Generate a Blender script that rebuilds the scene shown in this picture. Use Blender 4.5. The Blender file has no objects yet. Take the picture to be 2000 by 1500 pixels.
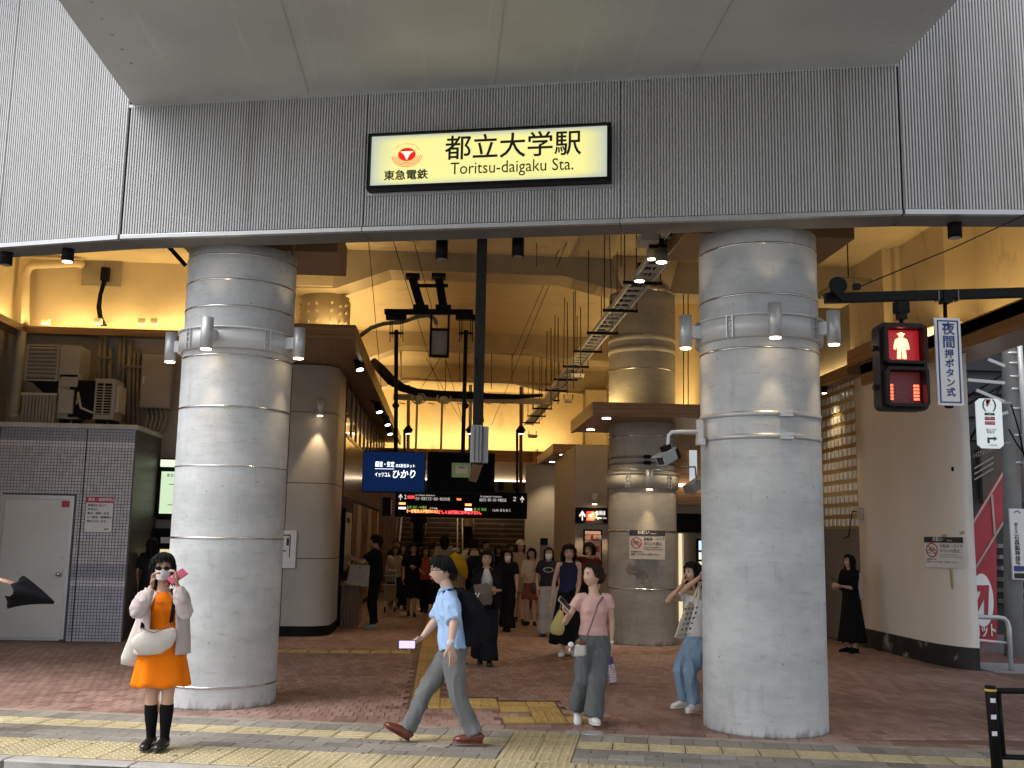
import bpy, bmesh, math, random
from math import sin, cos, pi, radians, exp, sqrt, atan2
from mathutils import Vector, Matrix, Euler, noise
random.seed(7)
SC = bpy.context.scene
COL = SC.collection
V = Vector
# ---------------------------------------------------------------- camera
F, HC = 2000.0, 1.72
RM = Matrix.Rotation(radians(-3.74), 3, 'Z') @ Matrix.Rotation(pi/2+radians(8.45), 3, 'X') @ Matrix.Rotation(radians(1.0), 3, 'Z')
CAM = V((0, 0, HC))
cd = bpy.data.cameras.new('camera'); cam = bpy.data.objects.new('camera', cd); COL.objects.link(cam)
cd.sensor_width = 36; cd.sensor_fit = 'HORIZONTAL'; cd.lens = 36*F/2000; cd.clip_start = .05; cd.clip_end = 2000
cam.matrix_world = Matrix.Translation(CAM) @ RM.to_4x4()
SC.camera = cam
# ---------------------------------------------------------------- world, sun, exposure
w = bpy.data.worlds.new('World'); SC.world = w; w.use_nodes = True
nt = w.node_tree; nt.nodes.clear()
wo = nt.nodes.new('ShaderNodeOutputWorld'); bg = nt.nodes.new('ShaderNodeBackground'); sky = nt.nodes.new('ShaderNodeTexSky')
SUN_EL, SUN_AZ = radians(58), radians(250)
sky.sky_type = 'NISHITA'; sky.sun_disc = False; sky.sun_elevation = SUN_EL; sky.sun_rotation = SUN_AZ
sky.air_density = 1.0; sky.dust_density = 4.0; sky.ozone_density = 1.0
bg.inputs['Strength'].default_value = .15
bw = nt.nodes.new('ShaderNodeRGBToBW'); mxs = nt.nodes.new('ShaderNodeMix'); mxs.data_type = 'RGBA'; mxs.inputs[0].default_value = .78   # thin cloud greys the blue
nt.links.new(sky.outputs[0], bw.inputs[0]); nt.links.new(sky.outputs[0], mxs.inputs[6]); nt.links.new(bw.outputs[0], mxs.inputs[7]); nt.links.new(mxs.outputs[2], bg.inputs[0]); nt.links.new(bg.outputs[0], wo.inputs[0])
sd = bpy.data.lights.new('sun', 'SUN'); sd.energy = .5; sd.angle = radians(35); sd.color = (1, .98, .95)
sun = bpy.data.objects.new('sun', sd); COL.objects.link(sun)
dirv = V((sin(SUN_AZ)*cos(SUN_EL), cos(SUN_AZ)*cos(SUN_EL), sin(SUN_EL)))
sun.rotation_euler = dirv.to_track_quat('Z', 'Y').to_euler()
SC.view_settings.view_transform = 'Standard'; SC.view_settings.look = 'None'
SC.view_settings.exposure = 1.3; SC.view_settings.gamma = 1; SC.view_settings.use_curve_mapping = False
SC.cycles.max_bounces = 6; SC.cycles.diffuse_bounces = 4; SC.cycles.glossy_bounces = 3
SC.cycles.sample_clamp_indirect = 4; SC.cycles.use_denoising = True
# ---------------------------------------------------------------- tracing helpers: a pixel of the photograph to a point of the place
def ray(x, y): return RM @ V(((x-1000)/F, (750-y)/F, -1))
def G(x, y, z=0.0):
    d = ray(x, y); return CAM + d*((z-HC)/d.z)
def W(x, y, Y):
    d = ray(x, y); return CAM + d*(Y/d.y)
def WX(x, y, X):
    d = ray(x, y); return CAM + d*(X/d.x)
# ---------------------------------------------------------------- materials
MATS = {}
def mat(name, col, rough=.6, metal=0.0, var=.12, nscale=4.0, bump=0.0, bscale=30.0, emit=None, estr=1.0, spec=.5, stretch=(1,1,1), dirt=None, trans=0, alpha=None, coat=0):
    if name in MATS: return MATS[name]
    m = bpy.data.materials.new(name); m.use_nodes = True
    n = m.node_tree; b = n.nodes['Principled BSDF']
    b.inputs['Roughness'].default_value = rough; b.inputs['Metallic'].default_value = metal
    b.inputs['Specular IOR Level'].default_value = spec
    if coat: b.inputs['Coat Weight'].default_value = coat
    if trans: b.inputs['Transmission Weight'].default_value = trans
    tc = n.nodes.new('ShaderNodeTexCoord'); mp = n.nodes.new('ShaderNodeMapping'); mp.inputs['Scale'].default_value = stretch
    n.links.new(tc.outputs['Object'], mp.inputs[0])
    no = n.nodes.new('ShaderNodeTexNoise'); no.inputs['Scale'].default_value = nscale; no.inputs['Detail'].default_value = 6
    n.links.new(mp.outputs[0], no.inputs['Vector'])
    cr = n.nodes.new('ShaderNodeValToRGB')
    c = V(col[:3])
    cr.color_ramp.elements[0].position = .3; cr.color_ramp.elements[0].color = (*(c*(1-var)), 1)
    cr.color_ramp.elements[1].position = .7; cr.color_ramp.elements[1].color = (*(c*(1+var)), 1)
    n.links.new(no.outputs[0], cr.inputs[0])
    out = cr.outputs[0]
    if dirt:   # (colour, scale, threshold, stretch)
        dcol, ds, th, dst = dirt
        mp2 = n.nodes.new('ShaderNodeMapping'); mp2.inputs['Scale'].default_value = dst
        n.links.new(tc.outputs['Object'], mp2.inputs[0])
        n2 = n.nodes.new('ShaderNodeTexNoise'); n2.inputs['Scale'].default_value = ds; n2.inputs['Detail'].default_value = 8; n2.inputs['Roughness'].default_value = .65
        n.links.new(mp2.outputs[0], n2.inputs['Vector'])
        r2 = n.nodes.new('ShaderNodeValToRGB'); r2.color_ramp.elements[0].position = th; r2.color_ramp.elements[1].position = min(1, th+.12)
        n.links.new(n2.outputs[0], r2.inputs[0])
        mx = n.nodes.new('ShaderNodeMix'); mx.data_type = 'RGBA'
        n.links.new(r2.outputs[0], mx.inputs[0]); n.links.new(out, mx.inputs[6]); mx.inputs[7].default_value = (*dcol, 1)
        out = mx.outputs[2]
    n.links.new(out, b.inputs['Base Color'])
    # roughness wears a little with the same noise
    mr = n.nodes.new('ShaderNodeMapRange'); mr.inputs[3].default_value = max(.02, rough-.08); mr.inputs[4].default_value = min(1, rough+.08)
    n.links.new(no.outputs[0], mr.inputs[0]); n.links.new(mr.outputs[0], b.inputs['Roughness'])
    if bump:
        n3 = n.nodes.new('ShaderNodeTexNoise'); n3.inputs['Scale'].default_value = bscale; n3.inputs['Detail'].default_value = 5
        n.links.new(mp.outputs[0], n3.inputs['Vector'])
        bp = n.nodes.new('ShaderNodeBump'); bp.inputs['Strength'].default_value = min(1, bump); bp.inputs['Distance'].default_value = .01*max(1, bump)
        n.links.new(n3.outputs[0], bp.inputs['Height']); n.links.new(bp.outputs[0], b.inputs['Normal'])
    if emit:
        b.inputs['Emission Color'].default_value = (*emit, 1); b.inputs['Emission Strength'].default_value = estr
    if alpha is not None: b.inputs['Alpha'].default_value = alpha
    MATS[name] = m
    return m
def wood(name, col, axis='Y', rough=.4):
    if name in MATS: return MATS[name]
    st = {'Y': (14, .5, 14), 'X': (.5, 14, 14), 'Z': (14, 14, .5)}[axis]
    m = mat(name, col, rough, var=.35, nscale=1.6, stretch=st)
    return m
def concrete(name, col, grime=.62, base_dark=True, pale=1.0):
    if name in MATS: return MATS[name]
    m = bpy.data.materials.new(name); m.use_nodes = True; n = m.node_tree; b = n.nodes['Principled BSDF']
    b.inputs['Roughness'].default_value = .62; b.inputs['Specular IOR Level'].default_value = .35
    tc = n.nodes.new('ShaderNodeTexCoord')
    def nz(scale, st, detail=8, rough=.6):
        mp = n.nodes.new('ShaderNodeMapping'); mp.inputs['Scale'].default_value = st
        n.links.new(tc.outputs['Object'], mp.inputs[0])
        t = n.nodes.new('ShaderNodeTexNoise'); t.inputs['Scale'].default_value = scale; t.inputs['Detail'].default_value = detail; t.inputs['Roughness'].default_value = rough
        n.links.new(mp.outputs[0], t.inputs['Vector']); return t.outputs[0]
    def ramp(src, p0, p1, c0, c1):
        r = n.nodes.new('ShaderNodeValToRGB'); r.color_ramp.elements[0].position = p0; r.color_ramp.elements[1].position = p1
        r.color_ramp.elements[0].color = c0; r.color_ramp.elements[1].color = c1; n.links.new(src, r.inputs[0]); return r.outputs[0]
    def mul(a, bb, fac=1.0):
        mx = n.nodes.new('ShaderNodeMix'); mx.data_type = 'RGBA'; mx.blend_type = 'MULTIPLY'; mx.inputs[0].default_value = fac
        n.links.new(a, mx.inputs[6]); n.links.new(bb, mx.inputs[7]); return mx.outputs[2]
    c = V(col)
    a = ramp(nz(1.3, (1,1,1.6)), .3, .72, (*(c*.74), 1), (*(c*1.14), 1))
    a = mul(a, ramp(nz(1.0, (1.1,1.1,7), 6), .35, .6, (.88,.88,.89,1), (1,1,1,1)), .8)          # lift lines
    a = mul(a, ramp(nz(5, (1,1,3), 10, .75), .33, .46, (.68,.67,.66,1), (1,1,1,1)), grime)        # blotches
    a = mul(a, ramp(nz(9, (1,1,.16), 5), .28, .42, (.8,.79,.78,1), (1,1,1,1)), .75)                # runs
    vo = n.nodes.new('ShaderNodeTexVoronoi'); vo.inputs['Scale'].default_value = 5.5; n.links.new(tc.outputs['Object'], vo.inputs['Vector'])
    a = mul(a, ramp(vo.outputs['Distance'], .035, .06, (.3,.3,.3,1), (1,1,1,1)), .75)              # blowholes
    if base_dark:
        sx = n.nodes.new('ShaderNodeSeparateXYZ'); n.links.new(tc.outputs['Object'], sx.inputs[0])
        mr = n.nodes.new('ShaderNodeMapRange'); mr.inputs[1].default_value = .0; mr.inputs[2].default_value = .35; n.links.new(sx.outputs[2], mr.inputs[0])
        ad = n.nodes.new('ShaderNodeMath'); ad.operation = 'ADD'; n.links.new(mr.outputs[0], ad.inputs[0]); n.links.new(nz(14, (1,1,.25), 6), ad.inputs[1])
        a = mul(a, ramp(ad.outputs[0], .42, .62, (.45,.44,.42,1), (1,1,1,1)), .9)
    n.links.new(a, b.inputs['Base Color'])
    bp = n.nodes.new('ShaderNodeBump'); bp.inputs['Strength'].default_value = .35; bp.inputs['Distance'].default_value = .01
    n.links.new(nz(22, (1,1,1.5), 8), bp.inputs['Height']); n.links.new(bp.outputs[0], b.inputs['Normal'])
    MATS[name] = m; return m
def lit(name, col, s):
    if name in MATS: return MATS[name]
    m = bpy.data.materials.new(name); m.use_nodes = True; b = m.node_tree.nodes['Principled BSDF']
    b.inputs['Base Color'].default_value = (*[min(.8, c) for c in col], 1); b.inputs['Emission Color'].default_value = (*col, 1); b.inputs['Emission Strength'].default_value = s
    b.inputs['Roughness'].default_value = .5; b.inputs['Specular IOR Level'].default_value = .08; MATS[name] = m; return m
# ---------------------------------------------------------------- mesh building
class MB:
    def __init__(s): s.v = []; s.f = []; s.m = []; s.sm = []; s.cur = 0
    def add(s, vs, fs, smooth=False, mi=None):
        o = len(s.v); s.v += [tuple(p) for p in vs]
        s.f += [tuple(i+o for i in f) for f in fs]; s.m += [s.cur if mi is None else mi]*len(fs); s.sm += [smooth]*len(fs); return s
    def box(s, a, b, mi=None):
        x0, y0, z0 = [min(a[i], b[i]) for i in range(3)]; x1, y1, z1 = [max(a[i], b[i]) for i in range(3)]
        return s.add([(x0,y0,z0),(x1,y0,z0),(x1,y1,z0),(x0,y1,z0),(x0,y0,z1),(x1,y0,z1),(x1,y1,z1),(x0,y1,z1)],
                     [(0,3,2,1),(4,5,6,7),(0,1,5,4),(1,2,6,5),(2,3,7,6),(3,0,4,7)], mi=mi)
    def obox(s, c, ax, ay, az, mi=None):   # centre and three half-axis vectors
        c, ax, ay, az = V(c), V(ax), V(ay), V(az)
        p = [c+ax*i+ay*j+az*k for k in (-1,1) for (i,j) in ((-1,-1),(1,-1),(1,1),(-1,1))]
        return s.add(p, [(0,3,2,1),(4,5,6,7),(0,1,5,4),(1,2,6,5),(2,3,7,6),(3,0,4,7)], mi=mi)
    def bar(s, a, b, wd, h, up=(0,0,1), mi=None):
        a, b = V(a), V(b); d = b-a; L = d.length; d.normalize(); up = V(up)
        x = d.cross(up)
        if x.length < 1e-3: x = d.cross(V((1,0,0)))
        x.normalize(); z = x.cross(d)
        return s.obox((a+b)/2, x*wd/2, d*L/2, z*h/2, mi)
    def loft(s, cs, rs, n=12, xd=None, cap=True, mi=None, smooth=True, fr=None):
        # rings at cs; rs entries r or (rx, ry); xd: direction of rx
        m = len(cs); cs = [V(c) for c in cs]; vs = []
        prev = V(xd) if xd is not None else None
        for i in range(m):
            t = (cs[min(i+1, m-1)]-cs[max(i-1, 0)])
            if t.length < 1e-6: t = V((0,0,1))
            t.normalize()
            if fr: t = V(fr)
            if prev is None: prev = V((1,0,0)) if abs(t.x) < .9 else V((0,1,0))
            x = prev - t*prev.dot(t)
            if x.length < 1e-4: x = t.orthogonal()
            x.normalize(); prev = x; y = t.cross(x)
            r = rs[i] if isinstance(rs, (list, tuple)) else rs
            rx, ry = r if isinstance(r, (tuple, list)) else (r, r)
            for k in range(n):
                a = 2*pi*k/n; vs.append(cs[i]+x*rx*cos(a)+y*ry*sin(a))
        fs = [(i*n+k, i*n+(k+1)%n, (i+1)*n+(k+1)%n, (i+1)*n+k) for i in range(m-1) for k in range(n)]
        s.add(vs, fs, smooth, mi)
        if cap:
            o = len(s.v)-len(vs); s.f += [tuple(o+k for k in range(n))[::-1], tuple(o+(m-1)*n+k for k in range(n))]
            s.m += [s.cur if mi is None else mi]*2; s.sm += [False, False]
        return s
    def tube(s, pts, r, n=8, mi=None): return s.loft(pts, r, n, mi=mi)
    def cyl(s, a, b, r, n=24, mi=None, r2=None): return s.loft([a, b], [r, r if r2 is None else r2], n, mi=mi)
    def ring(s, c, r0, r1, z0, z1, n=64, mi=None):     # hollow band round a vertical axis
        vs = []
        for k in range(n):
            a = 2*pi*k/n; ca, sa = cos(a), sin(a)
            vs += [(c[0]+r0*ca, c[1]+r0*sa, z0), (c[0]+r1*ca, c[1]+r1*sa, z0), (c[0]+r1*ca, c[1]+r1*sa, z1), (c[0]+r0*ca, c[1]+r0*sa, z1)]
        fs = []
        for k in range(n):
            j = (k+1) % n
            fs += [(4*k+1, 4*j+1, 4*j+2, 4*k+2), (4*k, 4*k+1, 4*k+1, 4*k)][:1]
            fs += [(4*k, 4*j, 4*j+1, 4*k+1), (4*k+3, 4*k+2, 4*j+2, 4*j+3)]
        return s.add(vs, fs, True, mi)
    def ell(s, c, r, n=12, m=8, mi=None, rot=None):
        vs = []; c = V(c)
        for i in range(m+1):
            ph = pi*i/m
            for k in range(n):
                a = 2*pi*k/n; p = V((r[0]*sin(ph)*cos(a), r[1]*sin(ph)*sin(a), r[2]*cos(ph)))
                if rot: p = rot @ p
                vs.append(c+p)
        return s.add(vs, [(i*n+k, (i+1)*n+k, (i+1)*n+(k+1)%n, i*n+(k+1)%n) for i in range(m) for k in range(n)], True, mi)
    def prism(s, poly, d, mi=None):        # polygon of 3-D points pushed along d
        n = len(poly); d = V(d); p = [V(q) for q in poly]
        return s.add(p+[q+d for q in p], [tuple(range(n))[::-1], tuple(range(n, 2*n))]+[(i, (i+1)%n, (i+1)%n+n, i+n) for i in range(n)], mi=mi)
    def quad(s, a, b, c, d, mi=None): return s.add([a, b, c, d], [(0,1,2,3)], mi=mi)
    def mesh(s, name, mats, off=V((0,0,0)), attr=None):
        me = bpy.data.meshes.new(name); ox, oy, oz = off
        me.from_pydata([(x-ox, y-oy, z-oz) for x, y, z in s.v], [], s.f)
        for m in (mats if isinstance(mats, (list, tuple)) else [mats]): me.materials.append(m)
        me.polygons.foreach_set('material_index', s.m); me.polygons.foreach_set('use_smooth', s.sm); me.update()
        return me
def wpos(o):
    p = V((0,0,0))
    while o is not None: p += V(o.location); o = o.parent
    return p
def obj(name, mb, m, parent=None, bevel=0, at=None, kind=None, label=None):
    """mb is in world coordinates; a parent is an Empty or mesh whose chain has no rotation"""
    base = wpos(parent) if parent else V((0,0,0))
    loc = V(at) if at is not None else base
    me = mb if isinstance(mb, bpy.types.Mesh) else mb.mesh(name, m, loc)
    o = bpy.data.objects.new(name, me); COL.objects.link(o); o.parent = parent; o.location = loc-base
    if bevel:
        b = o.modifiers.new('edge', 'BEVEL'); b.width = bevel; b.segments = 2; b.limit_method = 'ANGLE'; b.angle_limit = radians(40)
    if kind: o['kind'] = kind
    if label: o['label'] = label
    return o
def tag(o, label, cat, group=None):
    o['label'] = label; o['category'] = cat
    if group: o['group'] = group
    return o
def thing(name, label, cat, loc, group=None):
    o = bpy.data.objects.new(name, None); COL.objects.link(o); o.location = loc; o.empty_display_size = .1
    return tag(o, label, cat, group)
def copy_tree(o, parent=None):
    c = o.copy(); COL.objects.link(c); c.parent = parent
    for ch in list(o.children): copy_tree(ch, c)
    return c
FONT = None
try:
    import os
    FONT = bpy.data.fonts.load(os.path.join(bpy.utils.resource_path('LOCAL'), 'datafiles', 'fonts', 'Inter.woff2'))
except Exception: FONT = None
def kai(s): return any(ord(c) > 0x2fff for c in s)
def arrow_up(o, x, u, h, m, parent):
    o, x, u = V(o), V(x).normalized(), V(u).normalized(); nrm = x.cross(u); w_ = h*.5; P = [(-.09,0),(.09,0),(.09,.62),(.40,.34),(.52,.50),(0,1.0),(-.52,.50),(-.40,.34),(-.09,.62)]
    q = MB(); q.prism([o+x*(a*w_*1.3)+u*(b*h) for a, b in P], nrm*.002); return obj('arrow', q, m, parent)
def text(s, size, origin, xdir, updir, m, parent, name='lettering', bold=0.0, ext=.0015, align='LEFT', width=None, alignv='BOTTOM', space=1.0):
    """flat lettering as a mesh standing in the plane of xdir and updir; the outward side is xdir x updir"""
    cu = bpy.data.curves.new(name, 'FONT'); cu.body = s; cu.size = size; cu.extrude = ext; cu.offset = bold; cu.align_x = align; cu.align_y = alignv
    if FONT and not kai(s) and 'k' not in s: cu.font = FONT
    cu.resolution_u = 3; cu.space_character = space
    t = bpy.data.objects.new(name, cu); COL.objects.link(t)
    dg = bpy.context.evaluated_depsgraph_get(); me = bpy.data.meshes.new_from_object(t.evaluated_get(dg))
    bpy.data.objects.remove(t); bpy.data.curves.remove(cu)
    if not len(me.vertices): return None
    x, u = V(xdir).normalized(), V(updir).normalized(); nrm = x.cross(u)
    xs = [v.co.x for v in me.vertices]; sx = width/(max(xs)-min(xs)) if width else 1.0
    base = wpos(parent) if parent else V((0,0,0)); og = V(origin)
    for v in me.vertices: v.co = og-base + x*(v.co.x*sx) + u*v.co.y + nrm*v.co.z
    me.materials.clear(); me.materials.append(m); me.name = name
    o = bpy.data.objects.new(name, me); COL.objects.link(o); o.parent = parent
    return o
def spot(name, loc, to, power, col=(1,.72,.42), size=60, blend=.6, rad=.03, parent=None):
    l = bpy.data.lights.new(name, 'SPOT'); l.energy = power; l.color = col; l.spot_size = radians(size); l.spot_blend = blend; l.shadow_soft_size = rad
    o = bpy.data.objects.new(name, l); COL.objects.link(o); base = wpos(parent) if parent else V((0,0,0))
    o.parent = parent; o.location = V(loc)-base; o.rotation_euler = (V(loc)-V(to)).to_track_quat('Z', 'Y').to_euler(); return o
def strip(name, a, b, direction, power, col=(1,.68,.27), wd=.08, parent=None):
    a, b = V(a), V(b); l = bpy.data.lights.new(name, 'AREA'); l.shape = 'RECTANGLE'; l.size = (b-a).length; l.size_y = wd; l.energy = power; l.color = col
    o = bpy.data.objects.new(name, l); COL.objects.link(o); base = wpos(parent) if parent else V((0,0,0))
    z = -V(direction).normalized(); x = (b-a).normalized(); x = (x - z*x.dot(z)).normalized(); y = z.cross(x)
    M = Matrix((x, y, z)).transposed(); o.rotation_euler = M.to_euler(); o.location = (a+b)/2-base; o.parent = parent; return o
# ---------------------------------------------------------------- palette
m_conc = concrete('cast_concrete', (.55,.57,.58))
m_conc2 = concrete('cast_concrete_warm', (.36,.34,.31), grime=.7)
m_alu = mat('ribbed_aluminium', (.59,.59,.59), .5, .1, var=.08, nscale=1.4, stretch=(1,1,.25), dirt=((.50,.49,.47), 1.1, .56, (3,3,.22)))
m_alud = mat('fascia_backing', (.07,.07,.075), .6, .3)
m_trim = mat('pale_metal_trim', (.5,.51,.52), .35, .6, var=.05)
m_soff = mat('painted_steel_soffit', (.52,.53,.51), .5, .1, var=.14, nscale=.7, bump=.05, bscale=3, dirt=((.58,.585,.55), 1.3, .6, (6,.18,1)))
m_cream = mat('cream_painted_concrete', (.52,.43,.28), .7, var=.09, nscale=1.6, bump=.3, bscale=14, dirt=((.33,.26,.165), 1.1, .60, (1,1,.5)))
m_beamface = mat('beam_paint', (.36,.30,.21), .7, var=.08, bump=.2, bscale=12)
m_wood = wood('oiled_wood_board', (.25,.145,.07), 'Y')
m_woodx = wood('oiled_wood_crosswise', (.25,.145,.07), 'X')
m_woodz = wood('oiled_wood_upright', (.23,.135,.065), 'Z', .28)
m_silver = mat('brushed_silver', (.52,.53,.54), .4, .5, var=.06, nscale=8, stretch=(6,6,1))
m_shiny = mat('polished_steel_band', (.62,.62,.62), .2, 1.0, var=.2, nscale=6)
m_whitep = mat('white_painted_steel', (.62,.63,.64), .35, .1, var=.05)
m_black = mat('black_painted_steel', (.006,.006,.007), .5, .0, var=.3, spec=.15)
m_dark = mat('near_black', (.005,.005,.006), .6, var=.3, spec=.12)
m_greyp = mat('grey_painted_metal', (.17,.165,.155), .5, .2, var=.12, nscale=3)
m_beige = mat('beige_plastic', (.48,.45,.40), .5, var=.07)
m_beiged = mat('beige_wall_panel', (.40,.36,.31), .55, var=.08, nscale=1.2)
m_stone = mat('grey_composite_panel', (.36,.345,.32), .45, var=.08, nscale=1.5, dirt=((.28,.26,.23), 2, .62, (1,1,2)))
m_lampw = lit('warm_lamp_face', (1,.72,.42), 9)
m_lampn = lit('neutral_lamp_face', (1,.9,.72), 6)
m_ink = mat('black_ink', (.012,.012,.012), .6)
m_signw = mat('white_sign_face', (.72,.73,.74), .4, var=.03)
m_red = mat('red_sign_face', (.42,.025,.03), .4, var=.08)
m_navy = mat('navy_ink', (.02,.045,.2), .5)
m_glassd = mat('dark_glass', (.015,.016,.018), .06, var=.2, spec=.8)
# ================================================================ the large structure
FA = radians(13.1); U = V((cos(FA), -sin(FA), 0)); N = V((sin(FA), cos(FA), 0))   # along the facade (to the right), into the building
CL, CR = V((-2.23, 11.0, 0)), V((3.06, 9.73, 0)); C2 = V((3.39, 17.35, 0)); RC = .57
P0 = CL - N*.87                        # a point on the facade plane
def FP(s, z, d=0): return P0 + U*s + N*d + V((0,0,z))
ZF, ZS, ZSLAB = 4.64, 6.08, 6.48
S0, S1 = -.95, 6.67
# ---- ground
g = MB(); g.box((-300,-300,-.6), (300,400,-.14)); obj('ground', g, mat('asphalt', (.17,.168,.162), .8, var=.25, nscale=3, bump=.6, bscale=160), kind='structure')
# ---- station concourse roof slab and the railway bridge over the street
b = MB(); b.prism([(-14,14.6,ZSLAB),(-3.35,10.75,ZSLAB),(4.07,8.98,ZSLAB),(7.9,8.6,ZSLAB),(7.9,40,ZSLAB),(-14,40,ZSLAB)], (0,0,.5)); obj('ceiling_slab', b, m_cream, kind='structure')
br = thing('railway_bridge', 'grey painted steel underside of the railway bridge over the street', 'bridge', (0,2,ZS))
def fy(x): # facade line y at x
    return P0.y - (x-P0.x)*math.tan(FA)
X0, X1 = -3.30, 4.08
bb = MB(); bb.prism([(X0+.06,-5.5,ZS),(X1-.06,-5.5,ZS),(X1-.02,fy(X1)+.02,ZS),(X0-.02,fy(X0)+.02,ZS)], (0,0,.35)); obj('soffit_plate', bb, m_soff, br)
bb = MB(); bb.box((X0+.1,-5.5,ZS+.35),(X0+.4,fy(0),ZS+1.9)); bb.box((X1-.4,-5.5,ZS+.35),(X1-.1,fy(X1),ZS+1.9)); bb.box((X0+.4,-5.5,ZS+1.2),(X1-.4,fy(X1),ZS+1.3)); obj('girder', bb, m_soff, br)
# welded plate seams across the bridge's underside
for xx_ in (-1.45,.40,2.25):
    q = MB(); q.bar((xx_,-5.4,ZS-.003), (xx_,fy(xx_)-.05,ZS-.003), .014, .006); obj('plate_seam', q, mat('seam_grey', (.42,.425,.41), .6), br)
for xx_ in (-3.05,3.85):
    q = MB()
    for k in range(38): q.cyl((xx_,-1+k*.28,ZS-.012),(xx_,-1+k*.28,ZS-.001),.014,6)
    obj('bolt_row', q, m_soff, br, kind='stuff')
# ---- ribbed facade: corrugated sheets
def ribbed(p0, p1, z0, z1a, z1b=None, pitch=.028, depth=.03):
    """corrugated sheet from p0 to p1 (plan), from z0 up to z1a at p0 and z1b at p1"""
    z1b = z1a if z1b is None else z1b
    p0, p1 = V(p0), V(p1); L = (p1-p0).length; d = (p1-p0)/L; nn = V((d.y, -d.x, 0))     # outward = towards the street
    k = int(L/pitch); mb = MB(); vs = []; pitch = L/k
    prof = ((0,0),(.36,0),(.44,1),(.92,1))
    for i in range(k):
        for (a, h) in prof:
            s = (i+a)*pitch; q = p0+d*s+nn*(h*depth); zt = z1a+(z1b-z1a)*s/L
            vs += [(q.x,q.y,z0), (q.x,q.y,zt)]
    q = p1; vs += [(q.x,q.y,z0),(q.x,q.y,z1b)]
    m = len(vs)//2
    return mb.add(vs, [(2*i,2*i+2,2*i+3,2*i+1) for i in range(m-1)])
fa = thing('ribbed_facade', 'wide silver ribbed metal fascia above the station entrance, between two angled wings', 'facade', FP(0, ZF))
seams = [S0+.015, 1.62, 4.13, S1-.012]
for i in range(3):
    obj('ribbed_panel', ribbed(FP(seams[i]+.004, 0), FP(seams[i+1]-.004, 0), ZF+.05, ZS), m_alu, fa)
    lp = MB(); a, c = FP(seams[i]+.003, ZF+.02, -.012), FP(seams[i+1]-.003, ZF+.02, -.012); lp.bar(a, c, .06, .045); obj('bottom_trim', lp, m_trim, fa, bevel=.004)
    so = MB(); so.prism([FP(seams[i]+.003, ZF, .02), FP(seams[i+1]-.003, ZF, .02), FP(seams[i+1]-.003, ZF, .34), FP(seams[i]+.003, ZF, .34)], (0,0,.02)); obj('soffit_panel', so, m_greyp, fa)
bk = MB(); bk.prism([FP(S0, ZF+.021, .03), FP(S1, ZF+.021, .03), FP(S1, ZF+.021, .33), FP(S0, ZF+.021, .33)], (0,0,ZSLAB+.5-ZF)); obj('backing_wall', bk, m_alud, fa)
tt = MB(); tt.bar(FP(S0, ZS-.015, -.012), FP(S1, ZS-.015, -.012), .03, .03); obj('top_trim', tt, m_trim, fa)
def wing(name, label, pa, pb, ztop, nseg):
    t = thing(name, label, 'facade wing', (pa.x, pa.y, ZF)); d = (pb-pa).normalized(); nn = V((d.y,-d.x,0))
    for i in range(nseg):
        a = pa+(pb-pa)*(i/nseg); c = pa+(pb-pa)*((i+1)/nseg)
        obj('ribbed_panel', ribbed(a+d*.006, c-d*.006, ZF+.05, ztop), m_alu, t)
        lp = MB(); lp.bar(a+d*.004+nn*.012+V((0,0,ZF+.02)), c-d*.004+nn*.012+V((0,0,ZF+.02)), .06, .045); obj('bottom_trim', lp, m_trim, t)
        so = MB(); so.prism([a-nn*.02+V((0,0,ZF)), c-nn*.02+V((0,0,ZF)), c-nn*.34+V((0,0,ZF)), a-nn*.34+V((0,0,ZF))], (0,0,.02)); obj('soffit_panel', so, m_greyp, t)
    q = MB(); q.prism([pa+nn*1.3+V((0,0,ztop)), pb+nn*1.3+V((0,0,ztop)), pb-nn*.4+V((0,0,ztop)), pa-nn*.4+V((0,0,ztop))], (0,0,.25)); obj('added_shade_eave', q, m_trim, t)  # unseen eave, added to keep high sky light off the wing
    q = MB(); q.prism([pa-nn*.03+V((0,0,ZF+.021)), pb-nn*.03+V((0,0,ZF+.021)), pb-nn*.33+V((0,0,ZF+.021)), pa-nn*.33+V((0,0,ZF+.021))], (0,0,ztop-ZF)); obj('backing_wall', q, m_alud, t)
    return t
pL = FP(S0, 0); pL.z = 0; pR = FP(S1, 0); pR.z = 0
dl = (V((-4.74,10.85,0))-V((-3.35,10.36,0))).normalized()
wing('facade_wing', 'ribbed metal wing of the fascia rising beside the bridge over the tiled hut', pL+dl*9, pL, 9.2, 6)
dr = (V((5.11,8.5,0))-V((4.09,8.61,0))).normalized()
wing('facade_wing', 'ribbed metal wing of the fascia above the pedestrian signal arm', pR, pR+dr*3.6, 9.2, 3)
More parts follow.
